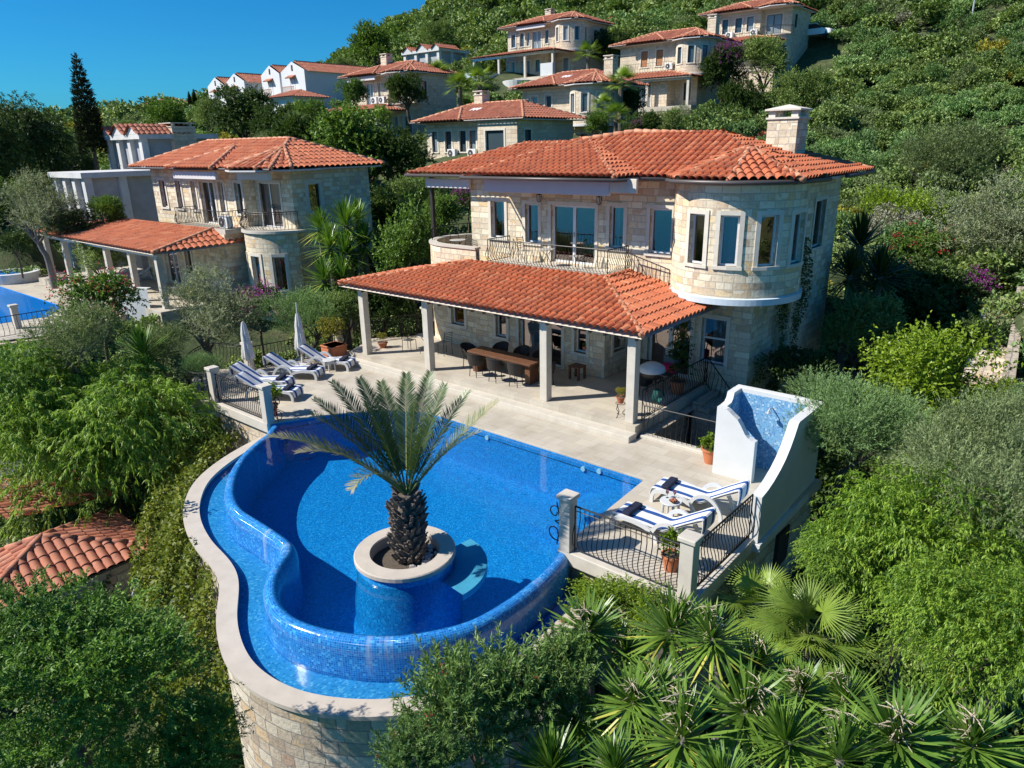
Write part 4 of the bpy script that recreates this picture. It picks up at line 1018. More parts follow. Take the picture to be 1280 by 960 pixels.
# ------------------------------------------------------------------ porch furniture
tb = thing('dining_table', 'long dark wooden dining table on thick square legs on the porch', 'table', (-5.75, 1.05, 0))
dt = Vector((-5.72, 1.08, 0)); ra = math.radians(-1)
m = MB(); m.obox(dt + Vector((0, 0, .735)), (2.9, .78, .07), ra); m.build('table_top', 'teak_dark', tb, bevel=.01)
for sx in (-1, 1):
    m = MB(); m.obox(dt + Vector((sx * 1.2, 0, .35)), (.22, .5, .698), ra); m.build('leg', 'teak_dark', tb, bevel=.01)
def make_rattan():
    t = thing('rattan_chair', '', 'chair', (0, 0, 0), 'dark rattan chairs around the dining table')
    m = MB(); m.lathe([(0, .43), (.23, .43), (.25, .45), (.23, .47), (0, .47)], 16); m.build('seat', 'rattan_dark', t)
    rows = []
    for k in range(13):
        a = math.radians(60 + 240 * k / 12); top = .62 + .24 * max(0, math.sin((k / 12) * math.pi)) ** .7
        rows.append([(.25 * math.cos(a), .25 * math.sin(a), .45), (.29 * math.cos(a), .29 * math.sin(a), (top + .45) / 2), (.31 * math.cos(a), .30 * math.sin(a), top)])
    m = MB(); m.ribbon(rows); m.tube([r[2] for r in rows], .02, 6); m.build('backrest', 'rattan_dark', t)
    m = MB(); m.lathe([(0, .47), (.2, .475), (.21, .5), (.19, .53), (0, .54)], 14); m.build('cushion', 'cushion_cream', t)
    for k in range(4):
        a = math.pi / 4 + k * math.pi / 2; m = MB(); m.tube([(.19 * math.cos(a), .19 * math.sin(a), .44), (.23 * math.cos(a), .23 * math.sin(a), 0)], .014, 5); m.build('leg', 'iron', t)
    return t
RC_ = make_rattan()
chairs = [(-7.45, 1.1, 0, 'dark rattan chair at the far left end of the dining table'), (-6.55, .48, 90, 'dark rattan chair on the pool side of the dining table, nearest its far end'),
          (-5.62, .45, 90, 'dark rattan chair on the pool side of the dining table, middle of three'), (-4.75, .5, 95, 'dark rattan chair on the pool side of the dining table, behind the porch column'),
          (-6.6, 1.85, 270, 'dark rattan chair on the house side of the dining table, nearest its far end'), (-5.65, 1.9, 270, 'dark rattan chair on the house side of the table, before the glass door'),
          (-4.8, 1.9, 265, 'dark rattan chair on the house side of the dining table, nearest the stool'), (-3.95, 1.15, 180, 'dark rattan chair at the near end of the dining table')]
for i, (x, y, a, lab) in enumerate(chairs): place(RC_, (x, y, 0), math.radians(a), label=lab, first=i == 0)
sto = thing('wooden_stool', 'small square dark wooden stool against the porch wall', 'stool', (-3.55, 2.35, 0)); m = MB(); m.obox((-3.55, 2.35, .46), (.46, .46, .05)); m.build('seat', 'teak_dark', sto, bevel=.01)
for sx in (-1, 1):
    for sy in (-1, 1): m = MB(); m.obox((-3.55 + sx * .18, 2.35 + sy * .18, .217), (.07, .07, .434)); m.build('leg', 'teak_dark', sto)
def iron_chair(t):
    for sx in (-1, 1):
        m = MB(); m.tube([(sx * .2, -.2, 0), (sx * .19, -.19, .44), (sx * .19, -.23, .7), (sx * .17, -.28, .95)], .012, 5); m.build('leg', 'iron', t)
        m = MB(); m.tube([(sx * .2, .2, 0), (sx * .19, .19, .44)], .012, 5); m.build('leg', 'iron', t)
    m = MB()
    for k in range(7): m.bar((-.19, -.18 + k * .06, .44), (.19, -.18 + k * .06, .44), .035, .01)
    m.build('seat', 'pale_iron', t)
    m = MB()
    for k in range(6): m.bar((-.18, -.215 - k * .011, .56 + k * .07), (.18, -.215 - k * .011, .56 + k * .07), .03, .012)
    m.build('backrest', 'iron', t); return t
IC = iron_chair(thing('iron_chair', '', 'chair', (0, 0, 0), 'slatted iron chairs'))
for i, (x, y, z, a, lab) in enumerate([(-9.35, 1.75, 0, 80, 'slatted iron chair right of the cafe table on the porch'), (-10.9, 1.3, 0, -75, 'slatted iron chair left of the cafe table on the porch'),
                                    (-11.3, 4.6, 3.3, 30, 'iron chair on the round upper terrace, left of its table'), (-10.3, 4.0, 3.3, 170, 'iron chair on the round upper terrace, right of its table'),
                                    (-6.9, 3.75, 3.5, -90, 'iron chair on the balcony, left of the glass door'), (-4.6, 3.75, 3.5, 90, 'iron chair on the balcony, right of the glass door')]):
    place(IC, (x, y, z), math.radians(a), label=lab, first=i == 0)
def cafe_table(p, label, r=.34, h=.72):
    t = thing('iron_table', label, 'table', p, 'round iron tables'); m = MB(); m.lathe([(0, h - .015), (r, h - .015), (r + .01, h), (r, h + .012), (0, h + .012)], 24, p); m.build('table_top', 'pale_iron', t)
    for k in range(3):
        a = k * 2.094; c, s_ = math.cos(a), math.sin(a); m = MB(); m.tube(smooth_pts([p + Vector((.26 * c, .26 * s_, 0)), p + Vector((.16 * c, .16 * s_, .18)), p + Vector((.03 * c, .03 * s_, .38)), p + Vector((.20 * c, .20 * s_, h - .03))], 4), .011, 5); m.build('leg', 'iron', t)
cafe_table(Vector((-10.1, 1.45, 0)), 'round iron cafe table on the far left of the porch'); cafe_table(Vector((-10.85, 4.25, 3.3)), 'round iron table on the round upper terrace'); cafe_table(Vector((-5.8, 3.6, 3.5)), 'small iron table on the balcony in front of the glass door', .28, .6)
# barbecue with pale cover
bq = thing('barbecue', 'barbecue with rounded pale grey lid on the porch behind the corner column', 'barbecue', (-.65, 2.3, 0)); b0 = Vector((-.65, 2.3, 0))
m = MB(); m.lathe([(.0, 1.14), (.22, 1.10), (.38, 1.0), (.43, .86), (.42, .84)], 20, b0); o = m.build('lid', 'grill_cover', bq, True); 
m = MB(); m.lathe([(.42, .84), (.40, .74), (.25, .62), (0, .6)], 20, b0); m.obox(b0 + Vector((.5, 0, .82)), (.3, .4, .03)); m.obox(b0 + Vector((-.5, 0, .82)), (.3, .4, .03)); m.build('firebox', 'lamp_black', bq)
for sx in (-1, 1):
    for sy in (-1, 1): m = MB(); m.bar(b0 + Vector((sx * .26, sy * .22, .68)), b0 + Vector((sx * .3, sy * .26, 0)), .03); m.build('leg', 'iron', bq)
# chair draped with cushions
fc = thing('folding_chair', 'folding chair with striped cushion, grey towel and pink cloth behind the barbecue', 'chair', (-.75, 3.55, 0)); f0 = Vector((-.75, 3.55, 0))
m = MB()
for sx in (-.22, .22): m.tube([f0 + Vector((sx, -.25, 0)), f0 + Vector((sx, .22, .5)), f0 + Vector((sx, .3, 1.2))], .014, 5); m.tube([f0 + Vector((sx, .25, 0)), f0 + Vector((sx, -.22, .48))], .014, 5)
m.build('frame', 'iron', fc)
m = MB(); m.obox(f0 + Vector((0, .2, 1.12)), (.46, .10, .26)); m.build('striped_cushion', 'white_pvc', fc, bevel=.03)
for k in range(4): m = MB(); m.obox(f0 + Vector((0, .146, 1.03 + k * .055)), (.44, .012, .022)); m.build('stripe', 'pillow_navy', fc)
m = MB(); m.obox(f0 + Vector((0, .17, .86)), (.50, .14, .26)); m.build('grey_towel', 'bluegrey_cloth', fc, bevel=.03)
m = MB(); m.obox(f0 + Vector((.06, -.02, .62)), (.52, .46, .26)); m.build('pink_cloth', 'pink_cloth', fc, bevel=.06)
bx = thing('storage_bin', 'dark storage bin beside the barbecue near the glass door', 'bin', (-1.5, 3.2, 0)); m = MB(); m.obox((-1.5, 3.2, .36), (.55, .5, .72)); m.build('body', 'rattan_dark', bx, bevel=.03); m = MB(); m.obox((-1.5, 3.2, .75), (.6, .55, .06)); m.build('lid', 'lamp_black', bx, bevel=.02)
hz = thing('hose_reel', 'coil of green garden hose hung on the porch railing', 'hose', (.05, 1.3, .4)); m = MB()
for k in range(5): m.tube([(.06 + .03 * k, 1.3 + (.22 - .012 * k) * math.cos(a), .45 + (.24 - .01 * k) * math.sin(a)) for a in [2 * math.pi * q / 20 for q in range(21)]], .018, 5)
m.build('coil', 'hose_green', hz)
ps = thing('plant_stand', 'scrolled iron plant stand in front of the porch corner column', 'plant stand', (-.5, .2, 0)); m = MB()
m.lathe([(.14, .40), (.15, .41), (.14, .42)], 14, (-.5, .2, 0))
for k in range(3): a = k * 2.09 + .5; m.tube(smooth_pts([Vector((-.5 + .2 * math.cos(a), .2 + .2 * math.sin(a), 0)), Vector((-.5 + .07 * math.cos(a), .2 + .07 * math.sin(a), .12)), Vector((-.5 + .19 * math.cos(a), .2 + .19 * math.sin(a), .28)), Vector((-.5 + .12 * math.cos(a), .2 + .12 * math.sin(a), .42))], 4), .011, 5)
m.build('frame', 'iron', ps)
# ------------------------------------------------------------------ terrain (one sheet out to the horizon) and the sea
def PD(px, py, D): p = atd(px, py, D); return (p.x, p.y, p.z)
CT = [(9.7, -16.8, -7.5), (9.7, -24, -10), (25, -12, -6), (-8, -24, -10), (0, -14, -5.2), (3.5, -9, -4.6), (-6, -12, -4.8), (-11, -9, -4.4), (5.5, -5, -4.2), (6, -1, -3.2), (5.5, 4, -2.6), (0, -5, -5), (-6, -6, -5), (-14, -8, -4.2), (-20, -14, -6), (-18, -4, -3.0), (-18, 2, -2.0),
      (0, 3, -3.0), (-6, 6, -1.0), (-12, 8, -.6), (4, 9, -1.6), (6, 13, .2), (-2, 13, .6), (-10, 14, .6), (-17, 9, -.6), (-20, 16, .5), (11, 0, -3.0), (16, 4, -1.2), (12, 8, -1.0), (17, -6, -3.6), (14, -10, -5.0),
      (-24.6, -1.8, -.4), (-37, -1.8, -.4), (-30, 4, -.4), (-22, 9, .2), (-38, 8, -.2), (-30, -9, -3.5), (-42, -8, -3.5), (-60, -5, -4), (-50, 20, 0), (-55, 40, 3)]
for px, py, D in [(600, 190, 58), (560, 190, 62), (690, 170, 66), (820, 168, 74), (760, 150, 78), (900, 165, 78), (930, 112, 92), (1000, 100, 92), (640, 100, 93), (720, 108, 93), (580, 115, 92), (470, 172, 80), (400, 172, 82), (350, 168, 110), (300, 160, 128), (400, 152, 128), (240, 165, 130), (200, 160, 150),
                  (120, 195, 100), (20, 215, 90), (0, 230, 60), (1100, 330, 36), (1270, 400, 33), (1270, 320, 42), (1150, 250, 52), (1000, 210, 60), (1270, 220, 58), (1150, 150, 74), (1050, 100, 88), (1270, 100, 82), (1180, 40, 98), (1270, 0, 100), (1060, 20, 108), (1018, 52, 101), (1270, -60, 120), (1100, -50, 130),
                  (900, -10, 140), (780, 30, 150), (700, 10, 170), (600, 5, 210), (560, 22, 205), (500, 62, 190), (440, 98, 185), (400, 125, 200), (660, -25, 230), (780, -60, 230), (900, -70, 220), (1000, -90, 210), (350, 158, 220), (240, 190, 260), (100, 200, 300), (-100, 190, 260), (1400, 100, 70), (1400, 300, 30), (1500, 400, 18)]:
    CT.append(PD(px, py, D))
for px, py, z in ((0, 352, -.7), (70, 342, -.7), (-80, 352, -.7), (0, 338, -.6), (60, 332, -.5), (-80, 338, -.6)): _q = at(px, py, 0); CT.append((_q.x, _q.y, z))
CT = np.array(CT); SCL = 60.0
def _phi(r2): return .5 * r2 * np.log(r2 + 1e-9)
_xy = CT[:, :2] / SCL; n_ = len(CT)
K = _phi(((_xy[:, None] - _xy[None]) ** 2).sum(-1)) + 2e-4 * np.eye(n_)
Pm = np.hstack([np.ones((n_, 1)), _xy]); A = np.zeros((n_ + 3, n_ + 3)); A[:n_, :n_] = K; A[:n_, n_:] = Pm; A[n_:, :n_] = Pm.T
_w = np.linalg.solve(A, np.concatenate([CT[:, 2], np.zeros(3)]))
def terr(x, y):
    x, y = np.atleast_1d(np.asarray(x, float)), np.atleast_1d(np.asarray(y, float)); sh = x.shape
    q = np.stack([x.ravel(), y.ravel()], -1) / SCL
    z = _phi(((q[:, None] - _xy[None]) ** 2).sum(-1)) @ _w[:n_] + _w[n_] + q @ _w[n_ + 1:]
    dist = np.hypot(x.ravel() - CAM[0], y.ravel() - CAM[1]); az = np.arctan2(x.ravel() - CAM[0], y.ravel() - CAM[1])
    vw = np.cos(az - math.radians(-40)); seaward = np.clip(.25 - vw, 0, 1)
    z = np.clip(z, -62, 95)
    far = np.clip((dist - 240) / 500, 0, 1); z = z * (1 - far) + far * 20
    low = np.clip((dist - 30) / 120, 0, 1) * np.clip(seaward * 3.5, 0, 1); z = z * (1 - low) + low * -60
    return z.reshape(sh)
def tz(x, y): return float(terr(x, y)[0])
rr = np.concatenate([[.5], np.geomspace(2, 420, 110), [600, 900, 1400, 2200, 3400, 5000]]); aa = np.linspace(0, 2 * math.pi, 241)[:-1]
RR_, AA_ = np.meshgrid(rr, aa, indexing='ij'); gx, gy = CAM[0] + RR_ * np.sin(AA_), CAM[1] + RR_ * np.cos(AA_)
gz = terr(gx, gy); nr, na = gx.shape
gz += .18 * np.sin(gx * 1.7 + gy) * np.sin(gy * 1.3) * np.clip((RR_ - 35) / 60, 0, 1)
me = bpy.data.meshes.new('hillside'); idx = np.arange(nr * na).reshape(nr, na); nx_ = np.roll(idx, -1, 1)
me.from_pydata(np.stack([gx, gy, gz], -1).reshape(-1, 3).tolist(), [], np.stack([idx[:-1], nx_[:-1], nx_[1:], idx[1:]], -1).reshape(-1, 4).tolist())
me.polygons.foreach_set('use_smooth', [True] * len(me.polygons)); me.materials.append(MATS['hill_ground'])
tag(link(bpy.data.objects.new('hillside', me)), kind='structure')
t = NT('sea_water'); t.bs(Base_Color=(.012, .06, .13, 1), Roughness=.12); t.bump(t.noise(.25, 4, .6, t.pos).outputs['Fac'], .3, .5)
m = MB(); m.add([(-9000, -9000, -50), (9000, -9000, -50), (9000, 9000, -50), (-9000, 9000, -50)], [(0, 1, 2, 3)]); tag(m.build('sea', 'sea_water'), kind='structure')

# ------------------------------------------------------------------ the other villas
def ac_unit(par, p):
    m = MB(); m.obox(p, (.85, .34, .62)); a = m.build('air_conditioner', 'ac_white', par, bevel=.02)
    m = MB(); c = p + Vector((-.1, -.175, 0)); m.tube([c, c + Vector((0, -.012, 0))], .25, 18); m.build('fan_grille', 'gutter_metal', a)
    m = MB(); c = p + Vector((-.1, -.19, 0)); m.tube([c, c + Vector((0, -.006, 0))], .06, 10); m.build('fan_hub', 'ac_white', a); return a
def chimney(par, p, h=1.5, w=.9, mat='stone_wall_far'):
    m = MB(); m.obox(p + Vector((0, 0, h / 2 - .4)), (w, w, h + .8)); c = m.build('chimney', mat, par)
    m = MB(); m.obox(p + Vector((0, 0, h + .03)), (w + .1, w + .1, .06))
    for sx in (-1, 1):
        for sy in (-1, 1): m.obox(p + Vector((sx * w * .36, sy * w * .36, h + .17)), (.2, .2, .22))
    m.obox(p + Vector((0, 0, h + .31)), (w + .14, w + .14, .06)); m.build('chimney_top', 'trim_stone', c); return c
def villa2(name, label, o, W=8.0, tower='bay', porch=True, base=4.0, frame='white_pvc', Dp=6.5, fwin=((-7.2, -6.5), (-5.6, -5.0)), door=(-4.4, -2.8), fwin2=((-2.2, -1.6),), acs=(), chim=(1.5, 4.5), tile='roof_tile_dull',
           porchL=2.2, porchD=3.2, porchR=3.3, hipR=3.2, ncol=4, awn=True, wall_m='stone_wall_far', seg=4, col=.36, group='stone villas on the hillside', glass='far_glass', detail=False, lower=True, shutters=False, sky=False):
    o = Vector(o); h = thing(name, label, 'villa', o, group); X, Y, Z = o
    wl = MB(); W_ = []
    P = lambda pts: Path([(X + a, Y + b) for a, b in pts])
    pf = P([(-W, 0), (0, 0)]); ops = [(W + a, W + b, Z + 4.1, Z + 5.65) for a, b in list(fwin) + list(fwin2)]
    if door: ops.append((W + door[0], W + door[1], Z + 3.42, Z + 5.65)); W_.append((pf, ops[-1], dict(panes=2, door=True)))
    for q in ops[:len(fwin) + len(fwin2)]: W_.append((pf, q, {}))
    wall(wl, pf, Z + 3.2, Z + 6.35, ops)
    yb = -1.4 if porch else 0.0
    lo = P([(-W + .8, 0), (-W + .8, yb), (0, yb), (0, .35)]) if porch else P([(-W, 0), (0, 0)])
    lops = []
    if lower:
        L0 = abs(yb) if porch else 0; off = .8 if porch else 0
        for a, b in ((.8, 1.5), (2.3, 3.9), (4.8, 5.5)):
            if L0 + b + off < L0 + W - off: lops.append((L0 + a, L0 + b, Z + (.05 if b - a > 1 else .8), Z + 2.25))
    wall(wl, lo, Z - base, Z + 3.2, lops)
    for q in lops: W_.append((lo, q, dict(door=q[1] - q[0] > 1, panes=2 if q[1] - q[0] > 1 else 1)))
    wall(wl, P([(-W, Dp), (-W, 0)]), Z - base, Z + 6.35)
    tc = Vector((1.75, 1.0)); tr = 2.0
    if tower == 'bay':
        a0 = math.degrees(math.atan2(0 - tc.y, 0.02 - tc.x)); pt = Path(arc(X + tc.x, Y + tc.y, tr, a0, 55, 28)); Lc = pt.L
        tops = [(Lc * f - .3, Lc * f + .3, Z + 4.05, Z + 5.6) for f in (.17, .36, .56, .76)]
        wall(wl, pt, Z + 2.95, Z + 6.35, tops); W_ += [(pt, q, {}) for q in tops]
        rb = P([(0, .35), (2.5, .35), (2.5, Dp)]); q = [(1.0, 1.8, Z + .6, Z + 2.3)] if lower else []
        wall(wl, rb, Z - base, Z + 3.2, q); W_ += [(rb, k, {}) for k in q]
        pr_ = P([(2.5, 2.2), (3.1, 2.2), (3.1, Dp)]); q = [(2.2, 2.9, Z + 4.1, Z + 5.6)]; wall(wl, pr_, Z + 2.95, Z + 6.35, q); W_ += [(pr_, k, {}) for k in q]
        m = MB(); m.lathe([(0, 2.90), (tr + .12, 2.90), (tr + .12, 3.08), (tr, 3.10)], 32, (X + tc.x, Y + tc.y, Z), math.radians(a0), math.radians(62)); m.build('tower_moulding', 'white_plaster', h)
    elif tower == 'balcony':
        pu = P([(0, 0), (0, .6), (3.4, .6), (3.4, Dp)]); q = [(1.1, 2.9, Z + 3.45, Z + 5.65), (4.9, 5.6, Z + 4.2, Z + 5.6)]
        wall(wl, pu, Z + 3.2, Z + 6.35, q); W_ += [(pu, q[0], dict(panes=2, door=True)), (pu, q[1], {})]
        pt = Path(arc(X + tc.x, Y + tc.y, tr, 205, 345, 24)); Lc = pt.L
        q = [(Lc * f - .32, Lc * f + .32, Z + .5, Z + 2.2) for f in (.22, .5, .78)]
        wall(wl, pt, Z - base, Z + 3.35, q); W_ += [(pt, k, dict(sill=False)) for k in q]
        m = MB(); m.lathe([(0, 3.33), (tr + .12, 3.33), (tr + .12, 3.45), (0, 3.45)], 30, (X + tc.x, Y + tc.y, Z), math.radians(190), math.radians(360)); m.build('balcony_floor', 'limestone', h)
        pts = [(X + tc.x + (tr + .02) * math.cos(math.radians(a)), Y + tc.y + (tr + .02) * math.sin(math.radians(a)), Z + 3.45) for a in range(195, 350, 8)]
        railing(h, pts, .9, name='balcony_railing', belly=.14, step=.17, mid=True)
        lr = P([(3.4, .6), (3.4, Dp)]); wall(wl, P([(.2, .6), (3.4, .6), (3.4, Dp)]), Z - base, Z + 3.2)
        if awn: m = MB(); m.box(X + .3, Y - .45, Z + 5.85, X + 3.2, Y - .28, Z + 6.2); m.build('awning', 'fascia_grey', h)
    else:
        pu = P([(0, 0), (.55, -.5), (4.4, -.5), (4.4, Dp)]); q = [(1.5, 3.3, Z + 3.5, Z + 5.6), (4.9 + .6, 4.9 + 1.3, Z + 3.9, Z + 5.6)]
        wall(wl, pu, Z - base, Z + 6.35, q); W_ += [(pu, q[0], dict(panes=1, door=True)), (pu, q[1], {})]
    wall(wl, P([(3.2, Dp), (-W, Dp)]), Z - base, Z + 6.35)
    wl.build('wall', wall_m, h); inn = MB() if detail else None
    for i, (pth, q, kw) in enumerate(W_):
        fr = frame
        w = window(h, pth, q, inn, frame=fr, glass=glass if glass != 'far_glass' or i % 3 else 'far_glass_pale', proud=.04, tw=.15, curtain=((.06, .94) if kw.get('door') else (.1, .5)) if detail and (i % 2 or kw.get('door')) else None, **kw)
        if shutters and not kw.get('door') and pth is pf:
            m = MB(); pbox(m, pth, q[0] + .05, q[1] - .05, .05, .09, q[2] + .05, q[3] - .05); m.build('shutter', 'shutter_wood', w)
    if detail: inn.build('interior', 'dark_interior', h)
    # roofs
    ZE = Z + 6.4; xa, xb, ya, yb2 = X - W - 1.0, X + (3.9 if tower != 'box' else 5.2), Y - .75, Y + Dp + .8; ym = (ya + yb2) / 2; rz = 1.35
    r1, r2 = (xa + 3.2, ym, ZE + rz), (xb - 3.4, ym, ZE + rz); xm = X - .2
    ta = (X + tc.x - .1, Y + tc.y + .6, ZE + .95)
    oc = [(X + tc.x + (tr + .55) * math.cos(math.radians(a)), Y + tc.y + (tr + .55) * math.sin(math.radians(a)), ZE) for a in (190, 228, 266, 304, 342, 380)]
    pj = ((X - 5.6, Y - 1.25, ZE), (X - .7, Y - 1.25, ZE), (X - 3.1, Y + 1.6, ZE + 1.0))
    m = MB(); m.prism([(xa + .15, ya + .15), (xb - .15, ya + .15), (xb - .15, yb2 - .15), (xa + .15, yb2 - .15)], ZE - .13, ZE - .06); rf = m.build('roof', 'fascia_grey', h)
    for a, b in [(r1, r2), ((xa, ya, ZE), r1), ((xb, ya, ZE), r2), ((xb, yb2, ZE), r2), (pj[1], pj[2]), (pj[0], pj[2])] + ([(k, ta) for k in oc[1:5]] if tower != 'box' else []): ridge(rf, a, b, .12, .5)
    planes = [[(xa, ya, ZE), (xb, ya, ZE), r2, r1], [(xb, ya, ZE), (xb, yb2, ZE), r2], [(xb, yb2, ZE), (xa, yb2, ZE), r1, r2], [(xa, yb2, ZE), (xa, ya, ZE), r1], list(pj), [pj[1], (X - .7, Y + 2.5, ZE), (X - 3.1, Y + 2.5, ZE + 1.0), pj[2]]]
    if tower != 'box': planes += [[oc[k], oc[k + 1], ta] for k in range(5)]
    for p in planes: tiles('roof_slope', p, rf, tile, col=col, course=.45, seg=seg, amp=.07)
    if tower != 'box': m = MB(); m.prism([(p[0], p[1]) for p in oc], ZE - .145, ZE - .075); m.build('tower_soffit', 'fascia_grey', h)
    m = MB(); m.tube([(xa - .05, ya - .07, ZE - .05), (xb + .05, ya - .07, ZE - .05)], .06, 6); m.build('gutter', 'gutter_metal', h)
    if awn: m = MB(); m.box(X - 5.4, Y - .95, Z + 5.85, X - .9, Y - .78, Z + 6.22); m.build('awning', 'fascia_grey', h)
    if chim: chimney(rf, Vector((X + chim[0], Y + chim[1], ZE + .5)))
    if sky: m = MB(); c = Vector((X - 1.5, Y + 1.6, ZE + .86)); m.obox(c, (1.0, .6, .06), M=Matrix.Rotation(math.atan2(rz, 4), 3, 'X')); m.build('roof_window', 'ac_white', rf)
    if porch:
        m = MB(); m.box(X - 5.2, Y - 1.38, Z + 3.2, X + .1, Y - .003, Z + 3.42); m.build('balcony_slab', 'limestone', h)
        for pts in ([(-5.1, -.1), (-5.1, -1.3)], [(-5.1, -1.3), (0, -1.3)], [(0, -1.3), (0, -.1)]):
            railing(h, [(X + a, Y + b, Z + 3.42) for a, b in pts], .9, name='balcony_railing', belly=.12, step=.17 if detail else .3, r=.013)
        ye, yt, xl, xr = Y - 1.4 - porchD, Y - 1.4, X - W - porchL, X + porchR; e0, e1 = Z + 2.75, Z + 3.38
        A, B, C, D = (xl, ye, e0), (xr, ye, e0), (xr - hipR, yt, e1), (xl + 3.2, yt, e1)
        R1, R2 = (xr, Y + .3, e0), (xr - hipR, Y + .3, e1); m = MB(); m.add([(p[0], p[1], p[2] - .1) for p in (A, B, C, D, R1, R2)], [(0, 1, 2, 3), (1, 4, 5, 2)]); pr = m.build('porch_roof', 'trim_stone', h); ridge(pr, B, C, .12, .5)
        for p in ([A, B, C, D], [B, R1, R2, C], [(xl, yt, e0), A, D]): tiles('roof_slope', p, pr, tile, col=col, course=.45, seg=seg, amp=.07)
        m = MB(); m.box(xl + .3, ye + .3, Z + 2.45, xr - .3, ye + .5, Z + 2.66); m.build('porch_beam', 'trim_stone', h)
        c0 = None
        for k in range(ncol):
            x = xl + .5 + (xr - xl - 1.0) * k / (ncol - 1)
            if c0 is None: m = MB(); m.obox((x, ye + .4, Z + 1.2), (.27, .27, 2.5)); c0 = m.build('porch_column', 'limestone', h); x0 = x
            else: c = dup_part(c0, h); c.location = c0.location + Vector((x - x0, 0, 0))
        m = MB(); m.box(xl - .3, ye - .2, Z - .5, xr + .2, Y - .0, Z - .03); m.build('porch_floor', 'deck_stone', h)
        m = MB(); m.box(xl - .25, ye - .15, Z - base, xr + .15, Y - .05, Z - .503); m.build('porch_base', wall_m, h)
    for p in acs: ac_unit(h, o + Vector(p))
    return h
# the neighbour below
villa2('stone_villa', 'neighbouring stone villa with orange roof and long porch left of the pool villa', (-25.0, 3.2, .4), W=10.2, tower='balcony', base=3.5, Dp=5.4, fwin=((-9.3, -8.6), (-7.3, -6.7), (-5.5, -5.0)), door=(-4.5, -3.0), fwin2=((-2.5, -2.0), (-.85, -.2)), acs=((-.6, -.9, 3.75),),
       chim=None, tile='roof_tile', wall_m='stone_wall', seg=5, col=.33, porchL=5.4, porchD=3.8, porchR=.25, hipR=1.4, ncol=6, glass='window_glass', detail=True)
def vp(px, py, D, dz=6.4): # a villa whose front eave at the tower joint is seen at this pixel
    p = atd(px, py, D); return (p.x, p.y, p.z - dz)
villa2('stone_villa', 'low stone villa with black window frames right behind the main roof', vp(596, 150, 58), W=5.6, tower='box', porch=False, base=5, frame='dark_frame', fwin=((-5.0, -4.4), (-3.5, -2.8)), door=None, fwin2=((-1.9, -1.2), (-.85, -.15)), acs=((-2.5, -.25, 4.0), (-.3, -.25, 4.0)), chim=(-2.6, 3.5), awn=False, lower=False, sky=True)
villa2('stone_villa', 'stone villa with white windowed bay tower seen over the roof with the black windows', vp(712, 106, 68), W=5.4, tower='bay', porch=False, base=6, fwin=((-4.3, -3.6), (-2.7, -2.0)), door=None, fwin2=(), acs=((-3.3, -.25, 3.9), (-1.0, -.25, 3.9)), chim=(2.6, 2.6), awn=False, lower=True, sky=True)
villa2('stone_villa', 'stone villa with brown shutters and a bay tower on a tall stone base', vp(845, 50, 82), W=6.6, tower='bay', porch=True, base=7, frame='dark_frame', fwin=((-4.0, -3.2), (-2.2, -1.4)), door=None, fwin2=(), acs=((-.5, -.25, 3.95),), chim=(2.6, 3.0), awn=False, shutters=True, porchL=.4, porchD=1.2, ncol=3)
villa2('stone_villa', 'highest stone villa at the top edge, right of the purple bougainvillea', vp(952, 10, 95), W=6.4, tower='balcony', porch=True, base=8, frame='dark_frame', fwin=((-5.9, -5.2), (-4.6, -3.9)), door=None, fwin2=((-3.0, -2.2), (-1.6, -.8)), acs=((-3.5, -.3, 3.9), (-.5, -.3, 3.9)), chim=(-1.5, 4.5), awn=False, porchL=-.6, porchD=2.0, ncol=3)
villa2('stone_villa', 'cream stone villa below the hilltop with bay tower, porch columns and white spa wall', vp(694, 27, 96), W=7.6, tower='bay', porch=True, base=6, fwin=((-7.0, -6.3), (-5.6, -4.9)), door=(-3.6, -2.2), fwin2=((-4.5, -4.0), (-1.6, -1.0)), chim=(-4.2, 4.5), porchL=2.6, ncol=4)
villa2('stone_villa', 'cream stone villa with round balcony standing in front of the white row houses', vp(484, 92, 80), W=6.2, tower='balcony', porch=True, base=6, fwin=((-5.4, -4.8),), door=(-3.6, -2.4), fwin2=((-4.3, -3.9), (-1.6, -1.2)), acs=((-.4, -1.55, 3.8), (.8, -1.55, 3.8)), chim=(-3.4, 3.0), porchL=2.4, ncol=4)
